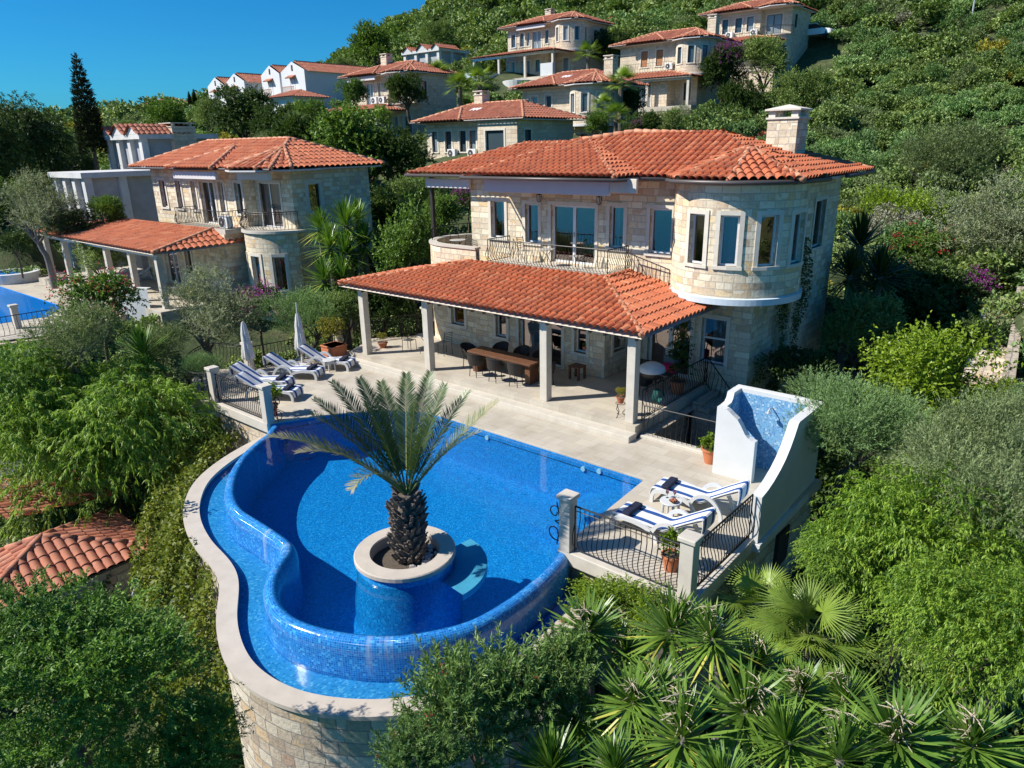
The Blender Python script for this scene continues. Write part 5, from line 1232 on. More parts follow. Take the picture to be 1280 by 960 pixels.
# white gabled row houses
def row_house(px, py, D, w, L, label):
    p = atd(px, py, D); o = Vector((p.x, p.y, p.z - 6.9)); t = thing('row_house', label, 'house', o, 'white gabled row houses'); X, Y, Z = o
    m = MB(); g = w / 2; hz = 5.6
    m.add([(X - g, Y, Z - 4), (X + g, Y, Z - 4), (X + g, Y, Z + hz), (X, Y, Z + 6.9), (X - g, Y, Z + hz), (X - g, Y + L, Z - 4), (X + g, Y + L, Z - 4), (X + g, Y + L, Z + hz), (X, Y + L, Z + 6.9), (X - g, Y + L, Z + hz)],
          [(0, 1, 2, 3, 4), (9, 8, 7, 6, 5), (1, 6, 7, 2), (5, 0, 4, 9)]); m.build('wall', 'far_white', t)
    m = MB(); m.tube([(X, Y + .5, Z + 7.0), (X, Y + L, Z + 7.0)], .14, 6); r = m.build('roof', 'roof_tile_dull', t); k = .08
    tiles('roof_slope', [(X + g + .35, Y + .45, Z + hz - .25), (X + g + .35, Y + L, Z + hz - .25), (X, Y + L, Z + 6.95), (X, Y + .45, Z + 6.95)], r, 'roof_tile_dull', col=.42, course=.5, seg=4, amp=.08)
    tiles('roof_slope', [(X - g - .35, Y + L, Z + hz - .25), (X - g - .35, Y + .45, Z + hz - .25), (X, Y + .45, Z + 6.95), (X, Y + L, Z + 6.95)], r, 'roof_tile_dull', col=.42, course=.5, seg=4, amp=.08)
    for k, dx in enumerate((-.2,)):
        P = Path([(X - g, Y - .01), (X + g, Y - .01)]); window(t, P, (g + dx - .6, g + dx + .6, Z + 2.4, Z + 4.5), frame='dark_frame', glass='far_glass', trim=None, depth=.03, name='balcony_door', door=True)
        m = MB(); m.obox((X + dx, Y - .35, Z + 4.75), (1.9, .8, .12), M=Matrix.Rotation(.5, 3, 'X')); m.build('door_canopy', 'roof_tile_dull', t)
    m = MB(); m.box(X - 1.6, Y - 1.0, Z + 2.2, X + 1.4, Y - .01, Z + 2.38); b = m.build('balcony', 'far_white', t)
    m = MB(); m.box(X - 1.6, Y - 1.02, Z + 3.25, X + 1.4, Y - .96, Z + 3.33)
    for k in range(12): m.box(X - 1.58 + k * .268, Y - 1.01, Z + 2.38, X - 1.52 + k * .268, Y - .97, Z + 3.25)
    m.build('balcony_railing', 'shutter_wood', b)
    m = MB(); m.obox((X, Y - .02, Z + 6.0), (.35, .05, .8)); m.build('gable_vent', 'dark_frame', t)
    return t
row_house(268, 97, 142, 5.4, 10, 'white gabled row house at the left end of its row, farthest')
row_house(292, 92, 138, 5.8, 11, 'white gabled row house behind the round dark tree')
row_house(336, 82, 130, 5.2, 9, 'white gabled row house with balcony right of the round dark tree')
row_house(364, 77, 124, 6.2, 16, 'white gabled row house with the long side wall, nearest of its row')
def hip_house(name, label, px, py, D, w, d, h, base, wall_m, tile='roof_tile_dull', group=None, nwin=3):
    p = atd(px, py, D); X, Y, Z = p.x, p.y, p.z - h; t = thing(name, label, 'house', (X, Y, Z), group); m = MB(); m.box(X - w / 2, Y, Z - base, X + w / 2, Y + d, Z + h); m.build('wall', wall_m, t)
    q = .7; rz = min(w, d) * .2; xa, xb, ya, yb = X - w / 2 - q, X + w / 2 + q, Y - q, Y + d + q; ym = (ya + yb) / 2; k = min(w, d) / 2
    r1, r2 = (xa + k, ym, Z + h + rz), (xb - k, ym, Z + h + rz); m = MB(); m.prism([(xa + .1, ya + .1), (xb - .1, ya + .1), (xb - .1, yb - .1), (xa + .1, yb - .1)], Z + h - .1, Z + h - .03); r = m.build('roof', 'fascia_grey', t); ridge(r, r1, r2, .14, .6)
    for pl in ([(xa, ya, Z + h), (xb, ya, Z + h), r2, r1], [(xb, ya, Z + h), (xb, yb, Z + h), r2], [(xb, yb, Z + h), (xa, yb, Z + h), r1, r2], [(xa, yb, Z + h), (xa, ya, Z + h), r1]): tiles('roof_slope', pl, r, tile, col=.45, course=.55, seg=4, amp=.08)
    P = Path([(X - w / 2, Y - .02), (X + w / 2, Y - .02)])
    for i in range(nwin): u = w * (i + .5) / nwin; window(t, P, (u - .55, u + .55, Z + h - 2.4, Z + h - .9), frame='white_pvc', glass='far_glass', trim=None, depth=.03)
    return t
hip_house('hillside_house', 'far beige house with red hipped roof on the left skyline', 188, 132, 165, 11, 7, 4.2, 6, 'stone_wall_far', nwin=4)
hip_house('hillside_house', 'small far house with red roof just right of the cypress', 140, 162, 150, 7, 6, 3, 5, 'far_white')
hip_house('garden_pavilion', 'low white pavilion with red roof in front of the row houses', 352, 122, 112, 6, 5, 3, 5, 'far_white', nwin=2)
# concrete shells
def shell(name, label, px, py, D, w, d, h, base, cols, mat='concrete', gables=()):
    p = atd(px, py, D); X, Y, Z = p.x, p.y, p.z; t = thing(name, label, 'unfinished house', (X, Y, Z - h), 'unfinished concrete houses')
    m = MB(); m.box(X - .2, Y - .2, Z - .35, X + w + .2, Y + d + .2, Z); m.build('roof_slab', mat, t)
    m = MB(); m.box(X + .3, Y + .35, Z - h - base, X + w - .3, Y + d - .3, Z - .353); m.build('infill_wall', 'concrete_dark', t)
    for k in range(cols):
        x = X + (w - .5) * k / (cols - 1); m = MB(); m.box(x, Y, Z - h - base, x + .5, Y + .5, Z - .354); m.build('column', mat, t)
    for k in range(2):
        y = Y + d * (k + 1) / 2 - .5; m = MB(); m.box(X + w - .5, y, Z - h - base, X + w, y + .5, Z - .354); m.build('column', mat, t)
    for gx, gw in gables:
        tiles('roof_slope', [(X + gx + gw, Y - .4, Z), (X + gx + gw, Y + 4, Z), (X + gx + gw / 2, Y + 4, Z + gw * .33), (X + gx + gw / 2, Y - .4, Z + gw * .33)], t, 'roof_tile_dull', col=.4, course=.5, seg=4)
        tiles('roof_slope', [(X + gx, Y + 4, Z), (X + gx, Y - .4, Z), (X + gx + gw / 2, Y - .4, Z + gw * .33), (X + gx + gw / 2, Y + 4, Z + gw * .33)], t, 'roof_tile_dull', col=.4, course=.5, seg=4)
        m = MB(); m.add([(X + gx + .1, Y - .2, Z + .01), (X + gx + gw - .1, Y - .2, Z + .01), (X + gx + gw / 2, Y - .2, Z + gw * .32)], [(0, 1, 2)]); m.build('gable', mat, t)
    return t
shell('concrete_shell', 'grey unfinished concrete house with flat roof beside the neighbouring villa', 64, 215, 62, 5.6, 5.5, 3.4, 4, 4)
s2 = shell('concrete_shell', 'unfinished concrete house with small red gables above the neighbouring roof', 130, 170, 70, 6.6, 6, 3.6, 4, 4, gables=((-.1, 2.0), (1.9, 2.4), (4.6, 2.2)))
chimney(s2, atd(228, 197, 66) + Vector((0, 0, 0)), 2.3, 1.9)
shell('concrete_shell', 'dark grey unfinished house with pale gables under the hilltop', 504, 66, 118, 7.6, 6, 3.4, 4, 4, 'concrete', gables=((0, 2.0), (3.0, 2.4), (6.2, 1.8)))
# spa and pool edge below the cream villa on the hill
p = atd(650, 105, 92); sp = thing('spa_tub', 'round white spa tub in front of the cream hilltop villa', 'spa tub', p); m = MB(); m.lathe([(1.9, -1), (2.1, .3), (1.9, .35), (1.8, .1), (0, .1)], 24, p); m.build('tub', 'white_plaster', sp)
p = atd(683, 104, 91); sp = thing('white_screen_wall', 'white screen wall beside the spa of the cream hilltop villa', 'wall', p); m = MB(); m.box(p.x - .9, p.y, p.z - 1, p.x + .9, p.y + .5, p.z + 2.2); m.build('wall', 'white_plaster', sp)
p = atd(575, 92, 96); sp = thing('infinity_pool', 'distant pale blue pool edge left of the cream hilltop villa', 'swimming pool', p); m = MB(); m.box(p.x - 4, p.y, p.z - 1.2, p.x + 3.5, p.y + 5, p.z - .05); m.build('pool_wall', 'spout_white', sp); m = MB(); m.box(p.x - 3.8, p.y + .2, p.z - .046, p.x + 3.3, p.y + 4.8, p.z - .03); m.build('water', 'sky_pool_tile', sp)
# neighbour's pool terrace on the far left
NZ = .0
t = thing('swimming_pool', 'neighbouring blue pool cut by the left picture edge', 'swimming pool', at(20, 385, NZ)); q = [at(*k, NZ) for k in ((-30, 352), (0, 359), (78, 384), (60, 397), (-30, 410))]
m = MB(); m.add([(p.x, p.y, NZ + .03) for p in q], [tuple(range(5))]); m.build('water', 'sky_pool_tile', t); m = MB(); m.add([(p.x, p.y, NZ - .6) for p in q], [tuple(range(5))]); m.ribbon([[(p.x, p.y, NZ - .6), (p.x, p.y, NZ + .06)] for p in q + q[:1]]); m.build('basin', 'pool_mosaic', t)
q2 = [at(*k, NZ) for k in ((-40, 345), (60, 336), (200, 372), (150, 392), (60, 420), (-40, 432))]
m = MB(); pol = [(p.x, p.y) for p in q2]; m.prism(pol, NZ - 1.0, NZ - .62); tag(m.build('pool_terrace', 'deck_stone'), kind='structure')
m = MB(); out_ = [(p.x, p.y, NZ + .04) for p in q2]; inn_ = [(p.x, p.y, NZ + .04) for p in q]
m.add([out_[0], out_[1], out_[2], out_[3], inn_[2], inn_[1], inn_[0]], [tuple(range(7))]); m.add([out_[3], out_[4], out_[5], inn_[4], inn_[3], inn_[2]], [tuple(range(6))]); tag(m.build('pool_terrace', 'deck_stone'), kind='structure')
wall_thing('retaining_wall', 'stone wall below the neighbouring pool terrace on the left', [tuple(at(-40, 436, NZ).xy), tuple(at(60, 424, NZ).xy), tuple(at(150, 396, NZ).xy), tuple(at(205, 376, NZ).xy)], -5, NZ + .02, 'retaining_stone')
p = at(18, 352, NZ); t = thing('round_spa', 'round white plastered spa at the neighbouring pool', 'spa', p); m = MB(); m.lathe([(1.5, 0), (1.5, .62), (1.2, .64), (1.15, .4), (0, .4)], 28, p); m.build('ring', 'white_plaster', t); m = MB(); m.lathe([(1.17, .5), (0, .5)], 20, p); m.build('water', 'sky_pool_tile', t)
a, b = at(-20, 345, NZ), at(26, 342, NZ); wall_thing('garden_wall', 'white plastered wall behind the round spa on the left', [tuple(a.xy), tuple(b.xy)], NZ - .5, NZ + 1.75, 'white_plaster')
a, b = at(150, 400, -.3), at(191, 402, -.3); wall_thing('garden_wall', 'white plastered wall beside the red bougainvillea', [tuple(a.xy), tuple(b.xy)], -2.2, 1.35, 'white_plaster')
stone_post(0, 0, 0, 'stone post of the neighbouring pool terrace at the left edge', loc=at(23, 410, NZ + .05), h=1.1)
pa, pb = at(-20, 428, NZ), at(70, 412, NZ); rail_thing('iron_railing', 'iron railing of the neighbouring pool terrace at the left edge', 'railing', [Vector((pa.x, pa.y, NZ + .05)), Vector((pb.x, pb.y, NZ + .05))], .9, G, step=.2)
# lower-left garden house with the near tile roof
LX0, LX1, LY0, LY1, LZ = -13.4, -10.05, -14.6, -9.6, -3.3
LH = thing('garden_house', 'small stone garden house with near terracotta tile roof at the lower left', 'house', (-11.7, -12, -6.5))
m = MB(); m.box(LX0 + .35, LY0 + .35, -6.5, LX1 - .3, LY1 - .35, LZ - .02); m.build('wall', 'retaining_stone', LH)
AP = (-11.7, -12.0, LZ + .82); m = MB(); m.prism([(LX0 + .1, LY0 + .1), (LX1 - .1, LY0 + .1), (LX1 - .1, LY1 - .1), (LX0 + .1, LY1 - .1)], LZ - .06, LZ - .01); lr = m.build('roof', 'dark_frame', LH)
for c in ((LX1, LY0, LZ), (LX1, LY1, LZ), (LX0, LY1, LZ), (LX0, LY0, LZ)): ridge(lr, c, AP, .11, .42, 'roof_tile_near')
for pl in ([(LX1, LY0, LZ), (LX1, LY1, LZ), AP], [(LX1, LY1, LZ), (LX0, LY1, LZ), AP], [(LX0, LY1, LZ), (LX0, LY0, LZ), AP], [(LX0, LY0, LZ), (LX1, LY0, LZ), AP]):
    tiles('roof_slope', pl, lr, 'roof_tile_near', col=.25, course=.40, seg=10, amp=.06)
tiles('roof_slope', [(-14.0, -9.2, LZ + .2), (-17, -9.2, LZ + .2), (-17, -12.4, LZ + .95), (-13.2, -12.4, LZ + .95)], lr, 'roof_tile_near', col=.25, course=.4, seg=8, amp=.06)
m = MB(); m.box(LX1 - .05, LY0 + .1, LZ - .09, LX1 + .03, LY1 - .1, LZ - .02); m.box(LX0 + .1, LY1 - .06, LZ - .09, LX1 - .1, LY1 + .02, LZ - .023); m.build('fascia', 'dark_frame', LH)
a, b = at(166, 745, -4.1), at(178, 712, -3.0); t = thing('steel_pipe', 'slim pale pipe leaning beside the garden house wall', 'pipe', a); m = MB(); m.tube([a, b], .045, 8); m.build('pipe', 'spout_white', t)
# ------------------------------------------------------------------ leaves
def _unit(a): return a / np.maximum(np.linalg.norm(a, axis=-1, keepdims=True), 1e-9)
def leaf_arrays(rs, base, d, L, Wd, fold=.3, droop=.0):
    n = len(base); d = _unit(d); ref = _unit(rs.randn(n, 3) * .42 + np.array([-.15, -.2, 1.0])); side = _unit(np.cross(d, ref)); nr = np.cross(side, d)
    L, Wd = np.asarray(L)[:, None] * np.ones((n, 1)), np.asarray(Wd)[:, None] * np.ones((n, 1))
    mid = base + d * L * .45; tip = base + d * L - np.array([0, 0, 1.0]) * droop * L
    return np.stack([base, mid + side * Wd / 2 + nr * fold * Wd, tip, mid - side * Wd / 2 + nr * fold * Wd], 1)
def quad_mesh(name, Q, tint, mats, mi=None):
    """Q: (n,4,3) loose quads with one tint each"""
    n = len(Q); me = bpy.data.meshes.new(name); me.vertices.add(4 * n); me.vertices.foreach_set('co', Q.reshape(-1).astype(np.float32))
    me.loops.add(4 * n); me.loops.foreach_set('vertex_index', np.arange(4 * n, dtype=np.int32)); me.polygons.add(n)
    me.polygons.foreach_set('loop_start', np.arange(0, 4 * n, 4, dtype=np.int32))
    at_ = me.attributes.new('tint', 'FLOAT', 'POINT'); at_.data.foreach_set('value', np.repeat(np.clip(tint, 0, 1), 4).astype(np.float32))
    for k in (mats if isinstance(mats, (list, tuple)) else [mats]): me.materials.append(MATS[k])
    if mi is not None: me.polygons.foreach_set('material_index', np.asarray(mi, dtype=np.int32))
    me.update(calc_edges=True); return me
def lobes_for(rs, R, Hh, k, zc, flat=1.0, base=.62):
    out = [((0, 0, zc), (R * base, R * base, Hh * base))]
    for i in range(k):
        a = rs.rand() * 6.283; e = rs.uniform(-.5, 1.0); r = R * rs.uniform(.45, .72); q = rs.uniform(.26, .46)
        out.append(((r * math.cos(a) * math.cos(e * .9), r * math.sin(a) * math.cos(e * .9), zc + Hh * .62 * math.sin(e * 1.2) * flat), (R * q, R * q, Hh * q * rs.uniform(.75, 1.1))))
    return out
def crown(seed, lobes, nt, lpt, twig, ll, lw, spread=.5, up=.3, droop=0.0, hang=0.0, inner=.6, leafspread=.8, fold=.3, ldroop=.1, zmin=None, hemi=-.5):
    rs = np.random.RandomState(seed); C = np.array([l[0] for l in lobes], float); Rr = np.array([l[1] for l in lobes], float)
    w = (Rr.prod(1)) ** .66; k = rs.choice(len(lobes), nt, p=w / w.sum())
    n = _unit(rs.randn(nt, 3)); n[:, 2] = np.where(n[:, 2] < hemi, -n[:, 2], n[:, 2])
    f = rs.uniform(inner, 1.0, (nt, 1)); s = C[k] + n * Rr[k] * f
    td = _unit(n + rs.randn(nt, 3) * spread + np.array([0, 0, up])); tl = twig * rs.uniform(.5, 1.2, (nt, 1))
    t = rs.rand(nt, lpt, 1); p = s[:, None] + td[:, None] * tl[:, None] * t; p[..., 2] -= (droop * (tl * t[..., 0]) ** 2 / max(twig, 1e-6))
    tg = td[:, None] * np.ones((1, lpt, 1)); tg[..., 2] -= 2 * droop * t[..., 0] * tl / max(twig, 1e-6)
    d = _unit(tg) * .7 + rs.randn(nt, lpt, 3) * leafspread * .6; d[..., 2] -= hang
    tint = .36 + rs.randn(len(lobes))[k][:, None] * .09 + rs.randn(nt, 1) * .12 + rs.randn(nt, lpt) * .13
    p, d, tint = p.reshape(-1, 3), d.reshape(-1, 3), tint.reshape(-1)
    if zmin is not None:
        q = p[:, 2] > zmin; p, d, tint = p[q], d[q], tint[q]
    sz = rs.uniform(.65, 1.2, len(p))
    return leaf_arrays(rs, p, d, ll * sz, lw * sz, fold, ldroop), tint, s, td
def trunk_mesh(name, seed, R, zc, r0, limbs=7, below=2.5, mat='bark', lean=.15):
    rs = random.Random(seed); m = MB(); fork = zc * .45
    top = Vector((rs.uniform(-lean, lean) * R, rs.uniform(-lean, lean) * R, fork))
    m.tube(smooth_pts([Vector((0, 0, -below)), Vector((0, 0, 0)), top * .6 + Vector((0, 0, .0)), top], 3), [r0 * (1.25 - .5 * i / 9) for i in range(10)], 8)
    for k in range(limbs):
        a = k * 2.4 + rs.uniform(-.4, .4); rr_ = R * rs.uniform(.4, .75); e = top + Vector((rr_ * math.cos(a), rr_ * math.sin(a), (zc - fork) * rs.uniform(.7, 1.5)))
        mid = (top + e) / 2 + Vector((0, 0, .12 * R)); m.tube(smooth_pts([top - Vector((0, 0, .1)), mid, e], 3), [r0 * .55 * (1 - .13 * i) for i in range(7)], 6)
    me = bpy.data.meshes.new(name); me.from_pydata([tuple(v) for v in m.v], [], m.f); me.materials.append(MATS[mat]); me.polygons.foreach_set('use_smooth', [True] * len(me.polygons)); return me
KIND = {}
def make_kind(key, R, zc, crown_args, mat, trunk=None, flowers=None, lob=None, seed=1, Hh=None, nl=10, flat=1.0):
    rs = np.random.RandomState(seed); lb = lob or lobes_for(rs, R, Hh or R, nl, zc, flat)
    Q, tint, s, td = crown(seed, lb, **crown_args); d = dict(R=R, zc=zc, crown=quad_mesh(key + '_crown', Q, tint, mat), trunk=None, fl=None)
    if trunk: d['trunk'] = trunk_mesh(key + '_trunk', seed, R, zc, **trunk)
    if flowers:
        fm, nf, fs = flowers; pts = s + td * crown_args['twig'] * .9; sel = rs.permutation(len(pts))[:nf]; k = 16
        p = np.repeat(pts[sel], k, 0) + rs.randn(nf * k, 3) * fs * .9; Qf = leaf_arrays(rs, p, rs.randn(nf * k, 3), np.full(nf * k, fs * .7), np.full(nf * k, fs * .6), .2)
        d['fl'] = quad_mesh(key + '_flowers', Qf, rs.rand(nf * k), fm)
    KIND[key] = d
def hit_ground(px, py, D0=12, D1=420):
    r = _ray(px, py); h = math.hypot(r[0], r[1]); Ds = np.geomspace(D0, D1, 260); P = CAM[None] + r[None] * (Ds / h)[:, None]
    g = terr(P[:, 0], P[:, 1]); k = np.where(P[:, 2] <= g)[0]
    return float(Ds[k[0]]) if len(k) else None
_pl = random.Random(7)
def put(key, px, py, rpx, D=None, label='', cat='shrub', name=None, group=None, rz=None, sq=(1, 1, 1), z=None, sc=None):
    k = KIND[key]
    if D is None and z is None: D = hit_ground(px, py + rpx * .75) or 60
    p = at(px, py, z) if z is not None else atd(px, py, D)
    dep = float((RM.T @ (np.array(p) - CAM))[2]); s = (rpx * dep / F_PX / k['R']) if sc is None else sc
    loc = Vector((p.x, p.y, p.z - k['zc'] * s * sq[2])); nm = name or cat.replace(' ', '_')
    t = thing(nm, label, cat, loc, group, _pl.uniform(0, 6.28) if rz is None else rz); t.scale = (s * sq[0], s * sq[1], s * sq[2])
    for part, me in (('crown' if k['trunk'] else 'foliage', k['crown']), ('trunk', k['trunk']), ('flowers', k['fl'])):
        if me is not None:
            o = link(bpy.data.objects.new(part, me)); o.parent = t
            if part == 'flowers': o['kind'] = 'stuff'
    return t
# kinds of plants (each mesh is shared by its copies)
make_kind('pepper', 2.8, 2.6, dict(nt=2300, lpt=30, twig=.85, ll=.145, lw=.026, spread=.45, up=.35, droop=.75, hang=.55, inner=.55, leafspread=.6), 'leaf_pepper', dict(r0=.16, below=4), seed=11, Hh=2.2, nl=24)
make_kind('weeping', 2.4, 2.4, dict(nt=2300, lpt=24, twig=.8, ll=.12, lw=.030, spread=.6, up=.3, droop=.7, hang=.5, inner=.35, leafspread=.6), 'leaf_pepper', dict(r0=.14, below=4), seed=12, Hh=2.4, nl=30)
make_kind('wattle', 2.6, 2.2, dict(nt=2200, lpt=26, twig=.66, ll=.125, lw=.033, spread=.5, up=.5, droop=.2, inner=.6), 'leaf_pepper_deep', dict(r0=.12, below=3), seed=13, Hh=2.2, nl=18)
make_kind('olive', 1.6, 1.7, dict(nt=1500, lpt=20, twig=.42, ll=.075, lw=.020, spread=.5, up=.45, inner=.55), 'leaf_olive', dict(r0=.1, below=2, mat='bark_grey'), seed=14, nl=12)
make_kind('olive_b', 1.6, 1.7, dict(nt=1500, lpt=20, twig=.45, ll=.08, lw=.020, spread=.55, up=.4, inner=.5), 'leaf_grey', dict(r0=.1, below=2, mat='bark_grey'), seed=24, nl=12, Hh=1.5)
make_kind('rosemary', 1.5, 1.2, dict(nt=2600, lpt=16, twig=.42, ll=.085, lw=.013, spread=.25, up=.75, inner=.75, leafspread=.55), 'leaf_rosemary', dict(r0=.07, below=1.5), seed=15, Hh=1.3, nl=9)
make_kind('tall_grey', 1.7, 1.9, dict(nt=2900, lpt=18, twig=.5, ll=.09, lw=.015, spread=.25, up=.8, inner=.7, leafspread=.5), 'leaf_grey', dict(r0=.08, below=2), seed=16, Hh=1.8, nl=12)
make_kind('citrus', 1.5, 1.7, dict(nt=820, lpt=14, twig=.62, ll=.10, lw=.05, spread=.65, up=.55, inner=.25, leafspread=.9), 'leaf_citrus', dict(r0=.07, below=1.5), seed=17, nl=18)
make_kind('oleander', 1.4, 1.4, dict(nt=520, lpt=44, twig=.62, ll=.15, lw=.026, spread=.28, up=.8, inner=.5, leafspread=.7), 'leaf_oleander', dict(r0=.05, below=2, limbs=9), flowers=('flower_red', 4, .045), seed=18, Hh=1.5, nl=10)
make_kind('broad_a', 2.4, 3.0, dict(nt=1400, lpt=22, twig=.5, ll=.15, lw=.07, spread=.5, up=.3, inner=.55), 'leaf_dark', dict(r0=.18, below=2), seed=19, Hh=2.2, nl=15)
make_kind('broad_b', 2.4, 3.0, dict(nt=1400, lpt=22, twig=.5, ll=.14, lw=.075, spread=.6, up=.3, inner=.55), 'leaf_mid', dict(r0=.18, below=2), seed=20, Hh=2.5, nl=17)
make_kind('broad_c', 2.4, 3.0, dict(nt=1500, lpt=22, twig=.55, ll=.12, lw=.05, spread=.5, up=.4, inner=.5), 'leaf_scrub_dark', dict(r0=.16, below=2), seed=21, Hh=2.6, nl=14)
make_kind('gum', 3.0, 5.2, dict(nt=2200, lpt=22, twig=.8, ll=.17, lw=.045, spread=.5, up=.2, droop=.5, hang=.5, inner=.5), 'leaf_dark', dict(r0=.22, below=3), seed=22, Hh=4.4, nl=22)
make_kind('bougain_red', 1.5, 1.5, dict(nt=700, lpt=18, twig=.5, ll=.09, lw=.06, spread=.6, up=.35, droop=.3, inner=.5), 'leaf_mid', dict(r0=.06, below=1.5), flowers=('flower_red', 40, .11), seed=23, nl=13)
make_kind('bougain_purple', 1.3, 1.3, dict(nt=600, lpt=16, twig=.45, ll=.09, lw=.06, spread=.6, up=.35, droop=.3, inner=.5), 'leaf_dark', dict(r0=.06, below=1.5), flowers=('flower_purple', 150, .08), seed=25, nl=11)
make_kind('cypress', .95, 5.0, dict(nt=3400, lpt=16, twig=.34, ll=.14, lw=.05, spread=.25, up=1.1, inner=.8, leafspread=.4), 'leaf_cypress', dict(r0=.14, below=2, limbs=0), lob=[((0, 0, 1.0 + i * .62), (max(.14, .92 * (1 - (i / 16) ** 2)), max(.14, .92 * (1 - (i / 16) ** 2)), .75)) for i in range(16)], seed=26)
make_kind('hedge', 1.2, .9, dict(nt=1000, lpt=14, twig=.22, ll=.075, lw=.042, spread=.5, up=.4, inner=.7), 'leaf_dark', dict(r0=.05, below=1), seed=27, Hh=.9, nl=9)
make_kind('young', .6, 1.2, dict(nt=130, lpt=26, twig=.7, ll=.10, lw=.045, spread=.2, up=1.3, inner=.2, leafspread=.9), 'leaf_mid', dict(r0=.03, below=1, limbs=3), seed=28, Hh=1.1, nl=5)
make_kind('potbush', .5, .5, dict(nt=420, lpt=12, twig=.12, ll=.055, lw=.03, spread=.5, up=.4, inner=.75), 'leaf_scrub_yellow', None, seed=29, Hh=.5, nl=6)
make_kind('potleaf', .4, .4, dict(nt=130, lpt=10, twig=.22, ll=.085, lw=.06, spread=.6, up=.6, inner=.4, leafspread=.9), 'leaf_citrus', None, seed=30, Hh=.32, nl=6)
make_kind('climber', .45, 1.0, dict(nt=130, lpt=14, twig=.3, ll=.085, lw=.05, spread=.7, up=.3, droop=.3, inner=.5), 'leaf_dark', dict(r0=.02, below=.9, limbs=4), lob=[((0, 0, .4 + i * .3), (.22, .22, .25)) for i in range(6)], seed=31)
SCRUB = {}
for i, (mat, hh, ll, lw, up) in enumerate([('leaf_scrub_green', .75, .13, .06, .5), ('leaf_scrub_dark', .95, .16, .08, .3), ('leaf_scrub_yellow', .8, .14, .07, .4), ('leaf_scrub_dark', 1.05, .14, .07, .3), ('leaf_rosemary', .85, .13, .05, .5), ('leaf_grey', .95, .13, .05, .4), ('leaf_scrub_red', .8, .13, .07, .4), ('leaf_scrub_grey', .7, .13, .04, .4)]):
    make_kind('scrub%d' % i, 1.3, .7, dict(nt=620, lpt=9, twig=.2, ll=ll, lw=lw, spread=.5, up=up, inner=.75, hemi=-.15), mat, None, seed=40 + i, Hh=1.3 * hh, nl=9, flat=.9)

# ------------------------------------------------------------------ palms and yuccas
def blade(Q, T, base, d, L, w, sag, tint, segs=3, up=Vector((0, 0, 1))):
    side = d.cross(up); side = side.normalized() if side.length > 1e-3 else Vector((1, 0, 0)); pts = []
    for i in range(segs + 1):
        t = i / segs; c = base + d * (L * t) - Vector((0, 0, sag * L * t * t)); ww = w * (.55 + .9 * t) if t < .4 else w * .91 * (1 - ((t - .4) / .6) ** 1.5) + .001
        pts.append((c - side * ww / 2, c + side * ww / 2))
    for i in range(segs): Q.append([tuple(pts[i][0]), tuple(pts[i][1]), tuple(pts[i + 1][1]), tuple(pts[i + 1][0])]); T.append(tint)
def yucca_head(seed, n=150, L=.85, w=.062):
    rs = random.Random(seed); Q, T = [], []
    for k in range(n):
        f = k / n; el = math.radians(88 - 120 * f ** 1.15 + rs.uniform(-8, 8)); a = k * 2.39996 + rs.uniform(-.2, .2); d = Vector((math.cos(a) * math.cos(el), math.sin(a) * math.cos(el), math.sin(el)))
        tn = .34 + rs.uniform(-.22, .3) + (.5 if f > .82 and rs.random() < .6 else 0)
        blade(Q, T, Vector((0, 0, .12 - .25 * f)) + d * .06, d, L * rs.uniform(.75, 1.1) * (1 - .25 * (1 - f) ** 2), w, rs.uniform(.02, .16), tn)
    return quad_mesh('yucca_rosette', np.array(Q), np.array(T), 'leaf_yucca')
YH = [yucca_head(s) for s in (1, 2, 3)]
YD = []
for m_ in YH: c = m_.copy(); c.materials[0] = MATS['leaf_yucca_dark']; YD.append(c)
def stalk_mesh(seed):
    rs = random.Random(seed); m = MB(); m.tube([Vector((0, 0, 0)), Vector((.03, .02, .3)), Vector((.05, 0, .62))], [.018, .014, .008], 5)
    for k in range(38):
        z = .08 + .54 * k / 38; a = rs.uniform(0, 6.28); l = rs.uniform(.10, .28); p = Vector((.04 * z, 0, z)); q = p + Vector((l * math.cos(a), l * math.sin(a), rs.uniform(-.05, .12)))
        m.tube([p, (p + q) / 2 + Vector((0, 0, .03)), q], [.008, .007, .004], 4)
    me = bpy.data.meshes.new('dry_flower_stalk'); me.from_pydata([tuple(v) for v in m.v], [], m.f); me.materials.append(MATS['dry_stalk']); return me
YS = [stalk_mesh(5), stalk_mesh(6)]
def stem_mesh(name, h, r0, r1, mat):
    m = MB(); m.tube([Vector((0, 0, 0)), Vector((.05, .03, -h * .5)), Vector((0, 0, -h))], [r1, (r0 + r1) / 2, r0], 8); me = bpy.data.meshes.new(name); me.from_pydata([tuple(v) for v in m.v], [], m.f); me.materials.append(MATS[mat]); return me
YT = stem_mesh('yucca_stem', 4.5, .16, .07, 'bark_grey')
def yucca(p, s, label, stalk=True, dark=False, tilt=(0, 0), group='yuccas in the garden'):
    t = thing('yucca', label, 'yucca', p, group, _pl.uniform(0, 6.28)); t.scale = (s, s, s); t.rotation_euler.x, t.rotation_euler.y = tilt
    i = _pl.randrange(3)
    for nm, me in (('rosette', (YD if dark else YH)[i]), ('stem', YT), ('flower_stalk', YS[i % 2] if stalk else None)):
        if me: o = link(bpy.data.objects.new(nm, me)); o.parent = t; o.location = (0, 0, .05 if nm == 'flower_stalk' else 0)
    return t
